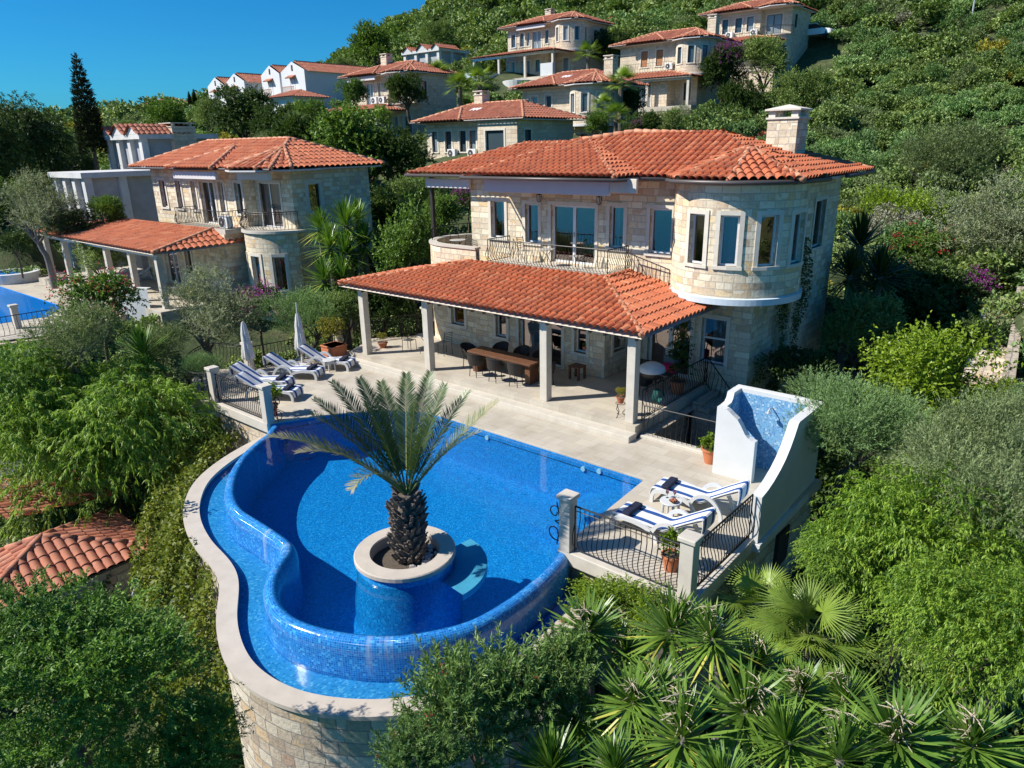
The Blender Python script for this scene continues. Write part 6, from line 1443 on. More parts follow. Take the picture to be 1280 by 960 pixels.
def fan_leaf(seed, n=34, L=.62, arcdeg=250, droopy=.25):
    rs = random.Random(seed); Q, T = [], []; base = Vector((0, 0, 0)); tn = rs.uniform(.2, .6)
    for k in range(n):
        a = math.radians(-arcdeg / 2 + arcdeg * k / (n - 1)); d = Vector((math.sin(a), math.cos(a), .12 * math.cos(a * 3))).normalized()
        blade(Q, T, base, d, L * (.72 + .28 * math.cos(a * .62)) * rs.uniform(.93, 1.05), .036, droopy * rs.uniform(.4, 1.3), tn + rs.uniform(-.1, .12), segs=4)
    return Q, T
def fan_palm_mesh(seed, nf=16, pet=.75, L=.62):
    rs = random.Random(seed); QQ, TT = [], []; m = MB()
    for k in range(nf):
        f = k / nf; el = math.radians(82 - 95 * f + rs.uniform(-8, 8)); a = k * 2.39996 + rs.uniform(-.3, .3); d = Vector((math.cos(a) * math.cos(el), math.sin(a) * math.cos(el), math.sin(el)))
        e = d * pet * rs.uniform(.8, 1.15); m.tube([Vector((0, 0, 0)), e * .6 + Vector((0, 0, .04)), e], [.016, .012, .009], 5)
        Q, T = fan_leaf(seed * 50 + k, L=L * rs.uniform(.85, 1.1)); nrm = (Vector((0, 0, 1)) - d * d.z).normalized() if abs(d.z) < .98 else Vector((1, 0, 0))
        x = d.cross(nrm).normalized(); M3 = Matrix((x, (d * .9 - nrm * .25).normalized(), nrm)).transposed()
        for q in Q: QQ.append([tuple(M3 @ Vector(v) + e) for v in q])
        TT += T
    pm = bpy.data.meshes.new('fan_petioles'); pm.from_pydata([tuple(v) for v in m.v], [], m.f); pm.materials.append(MATS['petiole_green'])
    return quad_mesh('fan_leaves', np.array(QQ), np.array(TT), 'leaf_fan'), pm
FP = [fan_palm_mesh(1), fan_palm_mesh(2, 22)]
FT = stem_mesh('palm_trunk', 5.0, .2, .15, 'palm_boot')
def fan_palm(p, s, label, i=0, tilt=(0, 0)):
    t = thing('fan_palm', label, 'palm', p, 'fan palms', _pl.uniform(0, 6.28)); t.scale = (s, s, s); t.rotation_euler.x, t.rotation_euler.y = tilt
    for nm, me in (('leaf_fans', FP[i][0]), ('petioles', FP[i][1]), ('trunk', FT)): o = link(bpy.data.objects.new(nm, me)); o.parent = t
    return t
# date palm in the round planter
dp = thing('date_palm', 'young date palm growing from the round planter in the pool', 'palm', PC + Vector((.02, .08, -.4))); dp0 = dp.location.copy()
m = MB(); lean = Vector((-.05, .10, 0)); HT = 1.42
m.tube([dp0 + lean * (z / HT) + Vector((0, 0, z)) for z in (0, .2, .5, .8, 1.1, HT)], [.24, .27, .27, .26, .23, .17], 16); m.build('trunk', 'palm_boot', dp)
m = MB(); rs = random.Random(4)
for k in range(230):
    z = .03 + 1.40 * k / 230; a = k * 2.39996 + rs.uniform(-.3, .3); z += rs.uniform(-.03, .03); r = .26 if z < 1.05 else .26 - (z - 1.05) * .26; c = dp0 + lean * (z / HT) + Vector((r * math.cos(a), r * math.sin(a), z)); o_ = Vector((math.cos(a), math.sin(a), 0)); tv = Vector((-math.sin(a), math.cos(a), 0))
    L = rs.uniform(.06, .21); wd = rs.uniform(.04, .065); tip = c + o_ * L * .75 + Vector((0, 0, L)); 
    m.add([c - tv * wd - o_ * .03, c + tv * wd - o_ * .03, tip + tv * .022, tip - tv * .022, c - tv * wd + o_ * .035 + Vector((0, 0, -.03)), c + tv * wd + o_ * .035 + Vector((0, 0, -.03)), tip + tv * .02 + o_ * .03, tip - tv * .02 + o_ * .03],
          [(0, 1, 2, 3), (4, 7, 6, 5), (0, 4, 5, 1), (1, 5, 6, 2), (3, 2, 6, 7), (0, 3, 7, 4)])
tag(m.build('leaf_bases', 'palm_boot', dp), kind='stuff')
crownp = dp0 + lean + Vector((0, 0, HT))
def frond(seed, tip, L, arch, tn):
    """one pinnate frond whose tip lies towards the world point tip"""
    rs = random.Random(seed); Q, T = [], []; d = (Vector(tip) - crownp); hd = Vector((d.x, d.y, 0)); hl = hd.length; hd.normalize()
    pts = [crownp + hd * (.05 + (hl - .05) * t) + Vector((0, 0, d.z * t + arch * 4 * t * (1 - t))) for t in [i / 14 for i in range(15)]]
    m = MB(); m.tube(pts, [.022 - .0013 * i for i in range(15)], 5); f = m.build('frond', 'petiole_green', dp); q = resample(pts, .027)
    for i, p in enumerate(q):
        t = i / len(q)
        if t < .16: continue
        dd = (q[min(i + 1, len(q) - 1)] - q[i - 1]).normalized(); sd = dd.cross(Vector((0, 0, 1))).normalized(); un = sd.cross(dd)
        ll = .36 * math.sin(min(1, (t - .1) / .9) * math.pi * .86 + .22) + .05
        for s_ in (-1, 1):
            e = (dd * .72 + sd * s_ * .75 + un * rs.uniform(.15, .5)).normalized(); blade(Q, T, p - dp0, e, ll * rs.uniform(.85, 1.1), .024, rs.uniform(.02, .15), tn + rs.uniform(-.2, .2) + (.35 if t > .85 else 0), 2, un)
    o = link(bpy.data.objects.new('leaflets', quad_mesh('leaflets', np.array(Q), np.array(T), 'leaf_date'))); o.parent = f
    return f
for i, (px, py, dd, ar, tn) in enumerate([(622, 502, .0, .10, .75), (585, 490, .5, .12, .35), (556, 482, .3, .1, .3), (538, 466, .9, .12, .25), (508, 468, .7, .15, .3), (476, 478, .9, .15, .3), (449, 474, .5, .15, .25), (415, 478, .2, .18, .3), (393, 500, -.1, .2, .35), (388, 518, -.6, .22, .4), (337, 546, -.6, .30, .75), (372, 566, -1.1, .35, .8), (440, 612, -1.0, .40, .85), (520, 500, -.6, .25, .3), (545, 515, -.9, .2, .35), (600, 540, -.9, .2, .6), (455, 500, -.3, .2, .3)]):
    dep = float((RM.T @ (np.array(crownp) - CAM))[2]) + dd; w = RM @ (np.array([px - CX, py - CY, F_PX]) / F_PX * dep) + CAM; frond(i, w, 1, ar, tn)
# ------------------------------------------------------------------ planting: pots on the deck
def pot(p, r, h, label, kind, ps, mat='terracotta', plab='', sq=(1, 1, 1), dz=0.0, square=False):
    t = thing('flower_pot', label, 'plant pot', p, 'plant pots'); m = MB()
    if square: m.obox(p + Vector((0, 0, h / 2)), (2 * r, 2 * r, h)); m.obox(p + Vector((0, 0, h - .03)), (2 * r + .06, 2 * r + .06, .06)); m.build('pot', mat, t, bevel=.015)
    else: m.lathe([(0, 0), (r * .62, 0), (r * .95, h * .86), (r * 1.06, h * .87), (r * 1.08, h), (r * .95, h), (r * .93, h * .9)], 24, p); m.build('pot', mat, t, False)
    m = MB(); m.lathe([(r * .93, h * .9), (0, h * .92)], 16, p); m.build('soil', 'soil', t)
    k = KIND[kind]
    for nm, me in (('foliage', k['crown']), ('stem', k['trunk'])):
        if me: o = link(bpy.data.objects.new(nm, me)); o.parent = t; o.scale = (ps * sq[0], ps * sq[1], ps * sq[2]); o.location = (0, 0, h * .9 + dz)
    return t
pot(at(888, 578, ZD), .25, .42, 'terracotta pot with low leafy plant beside the white shower', 'potleaf', .75, sq=(1.15, 1.15, .8), dz=-.1)
pot(at(838, 712, ZD), .19, .36, 'terracotta pot with a bushy plant behind the front corner post', 'potleaf', .62, sq=(1, 1, 1.2), dz=-.06)
pot(Vector((-9.75, -5.62, ZD)), .2, .38, 'terracotta pot with green plant behind the left deck railing', 'potleaf', .85)
pot(Vector((-13.3, -.55, ZD)), .36, .62, 'large square terracotta planter with a round yellowish bush beside the porch', 'potbush', 1.15, square=True)
pot(Vector((-12.1, .95, 0)), .2, .22, 'small low orange pot beside the far left porch column', 'potbush', .42, 'orange_pot')
pot(Vector((-.5, .2, .42)), .13, .2, 'small pot of orange flowers on the iron plant stand', 'potbush', .3, 'orange_pot')
pot(Vector((-.1, 3.0, 0)), .24, .44, 'dark red pot with a climbing plant at the porch edge', 'climber', 1.0, 'orange_pot')
pot(aty(731, 437, 2.88) + Vector((0, -.02, 0)), .08, .12, 'tiny pot on the window sill right of the porch door', 'potleaf', .18)
# ------------------------------------------------------------------ trees and shrubs around the houses
put('pepper', 130, 552, 130, D=25.5, label='bright green weeping pepper tree at the left, over the garden house', cat='tree', name='pepper_tree', group='pepper trees')
put('pepper', 20, 490, 80, D=27, label='bright green pepper tree cut by the left edge, behind the large one', cat='tree', name='pepper_tree', group='pepper trees')
put('weeping', 1145, 690, 118, D=13.5, label='deep green weeping tree right of the white shower', cat='tree', name='weeping_tree', group='weeping trees')
put('weeping', 1048, 702, 52, D=13.0, label='small deep green weeping tree close to the shower wall', cat='tree', name='weeping_tree', group='weeping trees')
put('weeping', 1215, 800, 110, D=10.5, label='deep green weeping tree at the lower right edge', cat='tree', name='weeping_tree', group='weeping trees')
put('wattle', 80, 855, 150, D=9.5, label='large feathery green shrub filling the lower left corner', cat='shrub', name='feathery_shrub', group='feathery shrubs')
put('wattle', 205, 965, 95, D=8.6, label='feathery green shrub below the curved pool wall', cat='shrub', name='feathery_shrub', group='feathery shrubs')
put('oleander', 592, 905, 88, D=8.6, label='oleander with narrow leaves in front of the pool wall', cat='shrub', name='oleander', group='oleanders', sq=(1, 1, 1.15))
put('oleander', 690, 872, 60, D=9.2, label='oleander right of the front one, under the trough end', cat='shrub', name='oleander', group='oleanders', sq=(1, 1, 1.25))
put('oleander', 525, 955, 52, D=7.6, label='low oleander at the bottom edge beside the pool wall', cat='shrub', name='oleander', group='oleanders')
put('citrus', 770, 762, 52, D=11.6, label='leafy yellow green shrub climbing the wall under the corner railing', cat='shrub', name='leafy_shrub', group='leafy shrubs', sq=(1.3, .7, .8))
put('citrus', 1152, 492, 84, D=21, label='bright yellow green citrus tree above the weeping tree', cat='tree', name='citrus_tree', group='citrus trees')
put('citrus', 1228, 515, 42, D=20.5, label='small bright citrus bush right of the stone steps', cat='shrub', name='citrus_bush', group='citrus trees')
put('citrus', 1120, 290, 52, D=40, label='yellow green tree behind the right house wall', cat='tree', name='citrus_tree', group='citrus trees')
put('rosemary', 1058, 535, 86, D=17.5, label='rounded fine leaved bush directly behind the white shower', cat='shrub', name='fine_leaved_bush', group='fine leaved bushes', sq=(1, 1, 1.05))
put('tall_grey', 1215, 625, 98, D=14.5, label='tall grey green bush at the right edge beyond the weeping tree', cat='shrub', name='grey_bush', group='grey bushes', sq=(1, 1, 1.15))
put('tall_grey', 1275, 560, 70, D=16, label='grey green bush cut by the right edge', cat='shrub', name='grey_bush', group='grey bushes')
put('olive', 1225, 300, 72, D=37, label='olive tree with red flowers beside it, right of the house', cat='tree', name='olive_tree', group='olive trees')
put('olive_b', 1180, 215, 60, D=50, label='olive tree higher up the slope right of the chimney', cat='tree', name='olive_tree', group='olive trees')
put('bougain_red', 1150, 322, 40, D=36, label='red bougainvillea in the shade right of the house', cat='shrub', name='bougainvillea', group='bougainvilleas')
put('bougain_purple', 1205, 372, 36, D=33, label='purple bougainvillea beside the stone path at the right', cat='shrub', name='bougainvillea', group='bougainvilleas')
put('broad_a', 1120, 392, 78, D=31, label='dark shaded tree right of the house corner', cat='tree', name='dark_tree', group='dark trees')
put('hedge', 1200, 432, 48, D=28, label='dense dark hedge bush beside the stone path', cat='shrub', name='hedge_bush', group='hedge bushes')
put('broad_c', 1075, 420, 52, D=27, label='dark shaded bush below the right house corner', cat='shrub', name='dark_bush', group='dark bushes')
put('hedge', 1000, 470, 42, D=23.5, label='dark ivy bush at the foot of the tower', cat='shrub', name='hedge_bush', group='hedge bushes')
put('hedge', 965, 520, 34, D=21, label='dark bush between the stairwell and the shower', cat='shrub', name='hedge_bush', group='hedge bushes')
put('citrus', 735, 745, 30, D=12.6, label='small leafy shrub at the end of the overflow trough', cat='shrub', name='leafy_shrub', group='leafy shrubs', sq=(1.2, .8, .8))
put('citrus', 815, 792, 44, D=11.0, label='leafy shrub behind the yuccas below the corner post', cat='shrub', name='leafy_shrub', group='leafy shrubs', sq=(1.3, .7, .9))
# around the neighbour
put('olive', 262, 402, 62, D=30, label='olive tree between the neighbouring villa and the parasols', cat='tree', name='olive_tree', group='olive trees')
put('olive_b', 205, 440, 36, D=28, label='small olive bush left of the curved railing', cat='shrub', name='olive_bush', group='olive trees')
put('olive_b', 98, 436, 56, D=27, label='grey green bush below the red bougainvillea', cat='shrub', name='grey_bush', group='grey bushes')
put('rosemary', 385, 400, 56, D=31.5, label='fine leaved green bush behind the far parasol', cat='shrub', name='fine_leaved_bush', group='fine leaved bushes')
put('rosemary', 250, 462, 30, D=26, label='low green bush outside the curved railing', cat='shrub', name='fine_leaved_bush', group='fine leaved bushes')
put('bougain_purple', 322, 388, 34, D=33, label='purple bougainvillea between the olive tree and the fine leaved bush', cat='shrub', name='bougainvillea', group='bougainvilleas')
put('bougain_red', 122, 385, 50, D=31, label='red bougainvillea in front of the neighbouring porch', cat='shrub', name='bougainvillea', group='bougainvilleas')
put('olive', 48, 272, 52, D=50, label='olive tree left of the neighbouring porch', cat='tree', name='olive_tree', group='olive trees')
put('broad_b', 130, 270, 24, D=50, label='green shrub between the concrete house and the porch roof', cat='shrub', name='green_shrub', group='green shrubs')
put('hedge', 90, 285, 28, D=49, label='dark shrub behind the left end of the neighbouring porch', cat='shrub', name='hedge_bush', group='hedge bushes')
put('gum', 38, 212, 60, D=74, label='tall dark gum tree at the left edge', cat='tree', name='gum_tree', group='gum trees')
put('gum', -25, 230, 66, D=66, label='tall dark gum tree cut off by the left edge', cat='tree', name='gum_tree', group='gum trees')
put('gum', 92, 232, 36, D=80, label='dark gum tree below the cypress', cat='tree', name='gum_tree', group='gum trees')
put('cypress', 108, 142, 11.5, D=70, label='tall slim dark cypress left of the concrete houses', cat='tree', name='cypress', group='cypresses', sq=(1.35, 1.35, .92))
for i, (x, y) in enumerate(((237, 124), (243, 121))): put('cypress', x, y, 2.6, D=130, label='tiny cypress far away, %s of a pair' % ('left' if i == 0 else 'right'), cat='tree', name='cypress', group='far cypresses', sq=(1, 1, .55))
for x, y, r, D, k, lab in [(445, 200, 62, 54, 'broad_b', 'large green tree right behind the neighbouring villa'), (400, 190, 50, 60, 'broad_a', 'dark tree above the neighbouring roof'), (500, 205, 46, 52, 'broad_a', 'dark tree between the two big villas'), (480, 270, 44, 46, 'broad_a', 'shaded dark tree right of the neighbouring side wall'),
                           (525, 262, 42, 42, 'broad_c', 'dark tree behind the round upper terrace'), (555, 270, 26, 38, 'broad_b', 'green shrub seen under the upper roof overhang'), (505, 318, 34, 36, 'broad_c', 'dark bush beside the porch roof end'), (445, 340, 30, 38, 'broad_a', 'dark bush between the yuccas and the porch roof'),
                           (480, 385, 44, 31, 'broad_a', 'shaded dark bush behind the first porch column'), (430, 395, 30, 31, 'broad_c', 'shaded bush behind the square planter'),
                           (300, 148, 42, 92, 'broad_a', 'round dark tree in front of the white row houses'), (262, 150, 24, 100, 'broad_c', 'dark tree left of the round dark tree'), (345, 160, 32, 84, 'broad_a', 'dark tree right of the round dark tree'), (205, 153, 26, 110, 'broad_b', 'green tree below the far beige house'), (160, 165, 14, 105, 'broad_c', 'small tree left of the far beige house'),
                           (385, 150, 24, 76, 'broad_b', 'green tree at the left porch end of the cream villa'), (470, 62, 32, 140, 'broad_b', 'round green tree on the skyline'), (430, 90, 16, 150, 'broad_c', 'dark tree behind the white row houses'), (545, 52, 24, 150, 'broad_c', 'dark tree above the grey unfinished house'), (510, 118, 26, 76, 'broad_a', 'dark tree right of the cream villa with the round balcony'),
                           (905, 95, 30, 80, 'broad_a', 'dark tree between the two highest villas'), (930, 130, 30, 74, 'broad_a', 'dark tree right of the shuttered villa base'), (955, 85, 36, 84, 'broad_c', 'grey dark tree under the highest villa'), (800, 162, 24, 60, 'broad_a', 'dark tree over the main roof ridge'), (835, 160, 22, 62, 'broad_c', 'dark bush over the main roof, right of the palms'), (790, 130, 20, 70, 'broad_a', 'dark tree in front of the shuttered villa'),
                           (760, 62, 26, 98, 'broad_a', 'dark tree between the cream and the shuttered villa'), (745, 158, 18, 58, 'broad_b', 'green bush at the foot of the white windowed bay tower'), (330, 192, 22, 62, 'olive', 'pale olive tree above the neighbouring roof'), (375, 165, 24, 66, 'olive_b', 'grey olive tree below the row houses'), (565, 105, 18, 84, 'broad_a', 'dark bush below the distant pool'), (860, 150, 18, 72, 'olive', 'olive tree below the shuttered villa base'), (440, 120, 20, 72, 'broad_b', 'green shrub under the cream villa porch'),
                           (1000, 130, 40, 76, 'broad_c', 'dark tree right of the tall stone base'), (10, 262, 40, 58, 'broad_b', 'green tree at the left edge above the neighbouring pool'), (20, 310, 24, 52, 'hedge', 'low dark hedge behind the white wall on the left'), (128, 330, 30, 46, 'broad_c', 'dark tree behind the neighbouring porch columns')]:
    put(k, x, y, r, D=D, label=lab, cat='tree', name='broadleaf_tree' if k[0] == 'b' else 'garden_tree', group='garden trees behind the villas')
put('bougain_purple', 912, 72, 20, D=79, label='purple bougainvillea at the corner of the highest villa', cat='shrub', name='bougainvillea', group='bougainvilleas')
put('bougain_purple', 585, 252, 20, D=40, label='purple bougainvillea seen beside the upper left wall corner', cat='shrub', name='bougainvillea', group='bougainvilleas')
put('bougain_purple', 795, 160, 10, D=58, label='purple bougainvillea below the palms over the main roof', cat='shrub', name='bougainvillea', group='bougainvilleas')
for i, (x, y, r, D) in enumerate(((515, 318, 26, 33), (495, 330, 20, 33.5), (540, 318, 20, 34))): put('young', x, y, r, D=D, label='young upright leafy plant left of the round terrace, ' + ('middle', 'leftmost', 'rightmost')[i] + ' of three', cat='plant', name='leafy_plant', group='young upright plants', sq=(1, 1, 1.3))
# ivy climbing the tower wall
rs_ = np.random.RandomState(77)
def ivy_on(name, label, P0, du, dv, n, mat, nrm, ll=.09, hang=.5, kind=None):
    t = thing(name, label, 'creeper', P0); u, v = rs_.rand(n, 1), rs_.rand(n, 1); w = .5 + .35 * np.sin(v * 9 + 1) * .6; keep = (np.abs(u - .5) < w * (1.0 - .35 * v))[:, 0]
    p = u * np.array(du) + v * np.array(dv) + np.array(nrm) * (.05 + .16 * rs_.rand(n, 1)); p = p[keep]; k = len(p)
    d = rs_.randn(k, 3) * .6 + np.array(nrm) * .5 - np.array([0, 0, hang]); Q = leaf_arrays(rs_, p, d, ll * rs_.uniform(.6, 1.2, k), ll * .75 * rs_.uniform(.6, 1.2, k), .2)
    o = link(bpy.data.objects.new('foliage', quad_mesh('ivy', Q, .35 + .15 * rs_.randn(k), mat))); o.parent = t
    if kind: o['kind'] = kind
    return t
ivy_on('climbing_ivy', 'dark ivy climbing the corner behind the round tower', Vector((1.6, 6.0, -1.5)), (.5, 1.6, 0), (0, .2, 6.2), 5200, 'leaf_dark', (.75, -.65, 0))
ivy_on('climbing_ivy', 'ivy spray on the stone wall under the tower', Vector((1.58, 4.6, .2)), (0, .9, 0), (0, 0, 1.0), 260, 'leaf_dark', (1, 0, 0))
# creeper on the bank along the curved pool wall
def bank(name, label, poly_px, z_fn, n, mat, ll, thick=.35, cat='ground cover', mix=None):
    q = [at(*k[:2], k[2]) for k in poly_px]; m_ = len(q) // 2; A_, B_2 = q[:m_], q[m_:][::-1]; rs = np.random.RandomState(len(label))
    ti = rs.rand(n) * (m_ - 1); i = np.minimum(ti.astype(int), m_ - 2); f = (ti - i)[:, None]; Aa, Bb = np.array([list(k) for k in A_]), np.array([list(k) for k in B_2])
    a = Aa[i] * (1 - f) + Aa[i + 1] * f; b = Bb[i] * (1 - f) + Bb[i + 1] * f; s = rs.rand(n, 1); p = a * (1 - s) + b * s
    h = np.sin(p[:, 0] * 2.3) * np.cos(p[:, 1] * 1.9) + .6 * np.sin(p[:, 0] * 5.1 + p[:, 1] * 4.3); p[:, 2] += thick * (rs.rand(n) ** .5) * (.65 + .35 * h) - .1
    Q = leaf_arrays(rs, p, rs.randn(n, 3) * .7 + np.array([.1, -.2, .35]), ll * rs.uniform(.6, 1.3, n), ll * .7 * rs.uniform(.6, 1.2, n), .25)
    o = link(bpy.data.objects.new(name, quad_mesh(name, Q, .4 + .18 * rs.randn(n) + .1 * h, mat))); tag(o, label, cat, None, 'stuff'); return o
bank('ivy_bank', 'green and yellow creeper on the bank left of the curved pool wall', [(318, 540, -1.35), (258, 588, -1.4), (228, 640, -1.5), (240, 690, -1.6), (268, 735, -1.7), (272, 790, -1.9), (290, 850, -2.4), (345, 930, -3.2),
     (230, 955, -4.2), (190, 900, -4.0), (165, 830, -3.7), (165, 770, -3.6), (170, 710, -3.4), (185, 640, -3.2), (215, 580, -2.9), (270, 520, -2.7)], None, 17000, 'leaf_ivy', .12, .95)
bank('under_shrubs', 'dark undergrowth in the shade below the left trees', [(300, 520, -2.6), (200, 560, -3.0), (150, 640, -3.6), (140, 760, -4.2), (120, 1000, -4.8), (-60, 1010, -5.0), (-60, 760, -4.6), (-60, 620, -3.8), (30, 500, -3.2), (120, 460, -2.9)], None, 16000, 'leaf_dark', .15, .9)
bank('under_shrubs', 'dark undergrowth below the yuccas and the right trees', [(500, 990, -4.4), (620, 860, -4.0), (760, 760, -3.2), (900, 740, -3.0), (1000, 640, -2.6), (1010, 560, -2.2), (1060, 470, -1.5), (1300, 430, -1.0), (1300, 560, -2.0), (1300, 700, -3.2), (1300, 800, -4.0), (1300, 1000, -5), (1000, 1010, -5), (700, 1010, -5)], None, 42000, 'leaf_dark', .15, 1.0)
for x, y, z in ((452 / 2, 770, -2.6), (236, 745, -2.4), (245, 790, -2.8), (475, 945, -3.6)):
    k = 260; t = thing('silver_shrub', 'silvery white leaved plant ' + {226.0: 'at the middle of the creeper bank', 236: 'at the top of the creeper bank', 245: 'at the lower end of the creeper bank', 475: 'at the foot of the pool wall by the oleander'}[x], 'plant', at(x, y, z), 'silver leaved plants')
    rs = np.random.RandomState(int(x)); Q = leaf_arrays(rs, rs.randn(k, 3) * .12 + np.array([0, 0, .15]), rs.randn(k, 3) + np.array([0, 0, .6]), rs.uniform(.08, .18, k), rs.uniform(.02, .05, k)); o = link(bpy.data.objects.new('foliage', quad_mesh('silver', Q, rs.rand(k), 'leaf_silver'))); o.parent = t
k = 900; t = thing('plumbago', 'pale blue flowering shrub at the left edge above the garden house', 'shrub', at(5, 590, -1.8)); rs = np.random.RandomState(3); Q = leaf_arrays(rs, rs.randn(k, 3) * np.array([.5, .5, .35]), rs.randn(k, 3), rs.uniform(.05, .1, k), rs.uniform(.04, .07, k)); o = link(bpy.data.objects.new('flowers', quad_mesh('plumbago', Q, rs.rand(k), 'flower_blue'))); o.parent = t
# yuccas and fan palms in front of the right deck
for x, y, z, s, st, lab in [(735, 790, -.2, .88, True, 'yucca right under the corner railing, nearest the pool'), (838, 790, .1, .95, True, 'yucca below the front corner post'), (890, 800, .3, .85, True, 'yucca with a tall dry stalk right of the corner post'), (720, 905, -.9, .78, True, 'yucca beside the oleanders, lower left of its group'), (790, 880, -.3, .9, True, 'yucca in the middle of the front group'),
                            (852, 925, -.1, 1.0, True, 'yucca with bunched dry flowers, front middle'), (930, 890, .1, .95, True, 'yucca right of the bunched dry flowers'), (690, 965, -.8, .9, False, 'yucca at the bottom edge beside the oleanders'), (985, 930, .1, .9, False, 'yucca at the bottom edge below the fan palms'), (1060, 880, .0, .85, True, 'yucca below the weeping trees'), (1120, 930, .3, .95, True, 'yucca at the bottom edge, right of the fan palms'), (1215, 935, .4, 1.0, True, 'yucca in the lower right corner'), (770, 965, -.4, .85, False, 'yucca cut by the bottom edge, middle'), (905, 985, .0, .9, False, 'yucca cut by the bottom edge under the dry flowers'), (785, 815, -.5, .8, True, 'yucca between the corner railing yucca and the corner post yucca'), (700, 845, -.9, .7, False, 'yucca touching the right oleander'), (940, 835, -.2, .8, True, 'yucca in front of the small fan palm'), (1000, 870, -.1, .85, True, 'yucca below the middle fan palm'), (820, 860, -.4, .85, True, 'yucca behind the front middle one'), (1160, 890, .1, .8, False, 'yucca under the lower right weeping tree'), (1050, 950, .3, .85, True, 'yucca at the bottom edge below the weeping trees')]:
    yucca(at(x, y, z), s * _pl.uniform(.82, 1.12), lab, st, tilt=(_pl.uniform(-.38, .38), _pl.uniform(-.38, .38)))
for x, y, z, s, i, lab, tl in [(955, 775, -.9, .82, 0, 'fan palm behind the yuccas under the shower wall', (.1, .1)), (1010, 800, -.6, .85, 1, 'fan palm right of the tall yucca stalks', (.2, 0)), (1285, 810, .3, 1.0, 1, 'fan palm cut by the right edge', (0, -.2)), (905, 745, -1.4, .7, 0, 'small fan palm against the deck wall', (.1, 0))]:
    fan_palm(at(x, y, z), s, lab, i, tl)
# yuccas by the neighbour, in the shade right of the house, palms up the hill
for x, y, D, s, lab, dk in [(432, 282, 35, 1.75, 'tall yucca clump beside the neighbouring side wall, upper head', 0), (412, 308, 34.5, 1.6, 'tall yucca clump beside the neighbouring side wall, left head', 0), (456, 306, 35, 1.6, 'tall yucca clump beside the neighbouring side wall, right head', 0), (432, 318, 34, 1.6, 'tall yucca clump beside the neighbouring side wall, lowest head', 0), (447, 275, 36, 1.4, 'tall yucca clump beside the neighbouring side wall, top right head', 0), (400, 285, 36, 1.4, 'tall yucca clump beside the neighbouring side wall, top left head', 0), (405, 350, 33, 1.5, 'low yucca left of the low one under the tall clump', 0), (428, 350, 33, 1.6, 'low yucca under the tall clump', 0), (180, 445, 27, 1.5, 'yucca below the white wall of the neighbour', 0), (1075, 308, 30, 1.9, 'dark yucca in the shade right of the house', 1), (1100, 345, 29, 1.6, 'lower dark yucca in the shade right of the house', 1), (1062, 345, 28, 1.5, 'dark yucca close to the right house wall', 1)]:
    yucca(atd(x, y, D), s, lab, False, dark=bool(dk), group='yuccas beside the houses')
for x, y, D, s, lab in [(776, 108, 66, 1.4, 'tall fan palm with pale crown over the main roof'), (770, 150, 62, 1.2, 'fan palm under the tall pale crowned palm'), (752, 135, 64, 1.0, 'fan palm left of the tall pale crowned palm'), (600, 105, 74, 1.6, 'fan palm between the cream villas, right one'), (575, 112, 74, 1.4, 'fan palm between the cream villas, left one'), (478, 150, 66, 1.0, 'fan palm below the round balcony of the cream villa'), (735, 70, 86, 1.4, 'fan palm right of the cream hilltop villa'), (850, 30, 120, 1.4, 'fan palm above the shuttered villa'), (545, 100, 82, 1.8, 'small fan palm right of the cream villa')]:
    fan_palm(atd(x, y, D), s, lab, 1)
# ------------------------------------------------------------------ hillside scrub
EXC = [(o.location.x, o.location.y, 9.5) for o in COL.objects if o.get('category') == 'villa'] + [(o.location.x, o.location.y + 3, 6.0) for o in COL.objects if o.get('category') in ('house', 'unfinished house')]
EXC += [(-3, 5, 15), (-30, 1, 12), (-3, -6, 14), (-10, -10, 7)]
rs = np.random.RandomState(99); cand = []; D = 31.0
while D < 330:
    step = 2.1 if D < 90 else (2.1 + (D - 90) * .022)
    for a in np.arange(math.radians(-88), math.radians(40), step / D):
        r = D + rs.uniform(-.5, .5) * step; b = a + rs.uniform(-.5, .5) * step / D; cand.append((CAM[0] + r * math.sin(b), CAM[1] + r * math.cos(b), r, step))
    D += step * .85
cand = np.array(cand); cz = terr(cand[:, 0], cand[:, 1]); q = np.stack([cand[:, 0] - CAM[0], cand[:, 1] - CAM[1], cz - CAM[2]], -1) @ RM
sx, sy = CX + F_PX * q[:, 0] / q[:, 2], CY + F_PX * q[:, 1] / q[:, 2]
ok = (q[:, 2] > 5) & (sx > -60) & (sx < 2300) & (sy > -50) & (sy < 620)
for ex, ey, er in EXC: ok &= (cand[:, 0] - ex) ** 2 + (cand[:, 1] - ey) ** 2 > er ** 2
ok &= rs.rand(len(ok)) < np.where((sx > 820) | (cand[:, 2] > 100), .97, .62)
cand, cz, sx, sy = cand[ok], cz[ok], sx[ok], sy[ok]
rs2 = np.random.RandomState(5); ux = []
for D in np.arange(12, 48, 1.0):
    for a in np.arange(math.radians(-85), math.radians(58), 1.05 / D): r = D + rs2.uniform(-.5, .5); b = a + rs2.uniform(-.5, .5) * 1.05 / D; ux.append((CAM[0] + r * math.sin(b), CAM[1] + r * math.cos(b), r))
ux = np.array(ux); uz = terr(ux[:, 0], ux[:, 1]); keep = np.ones(len(ux), bool)
for x0, x1, y0, y1 in ((-14.9, 5.4, -6.6, 11), (-9.8, 3.4, -12.6, -2), (-14, -9.6, -15, -9.2), (-41, -20.5, -2.6, 9.5)): keep &= ~((ux[:, 0] > x0) & (ux[:, 0] < x1) & (ux[:, 1] > y0) & (ux[:, 1] < y1))
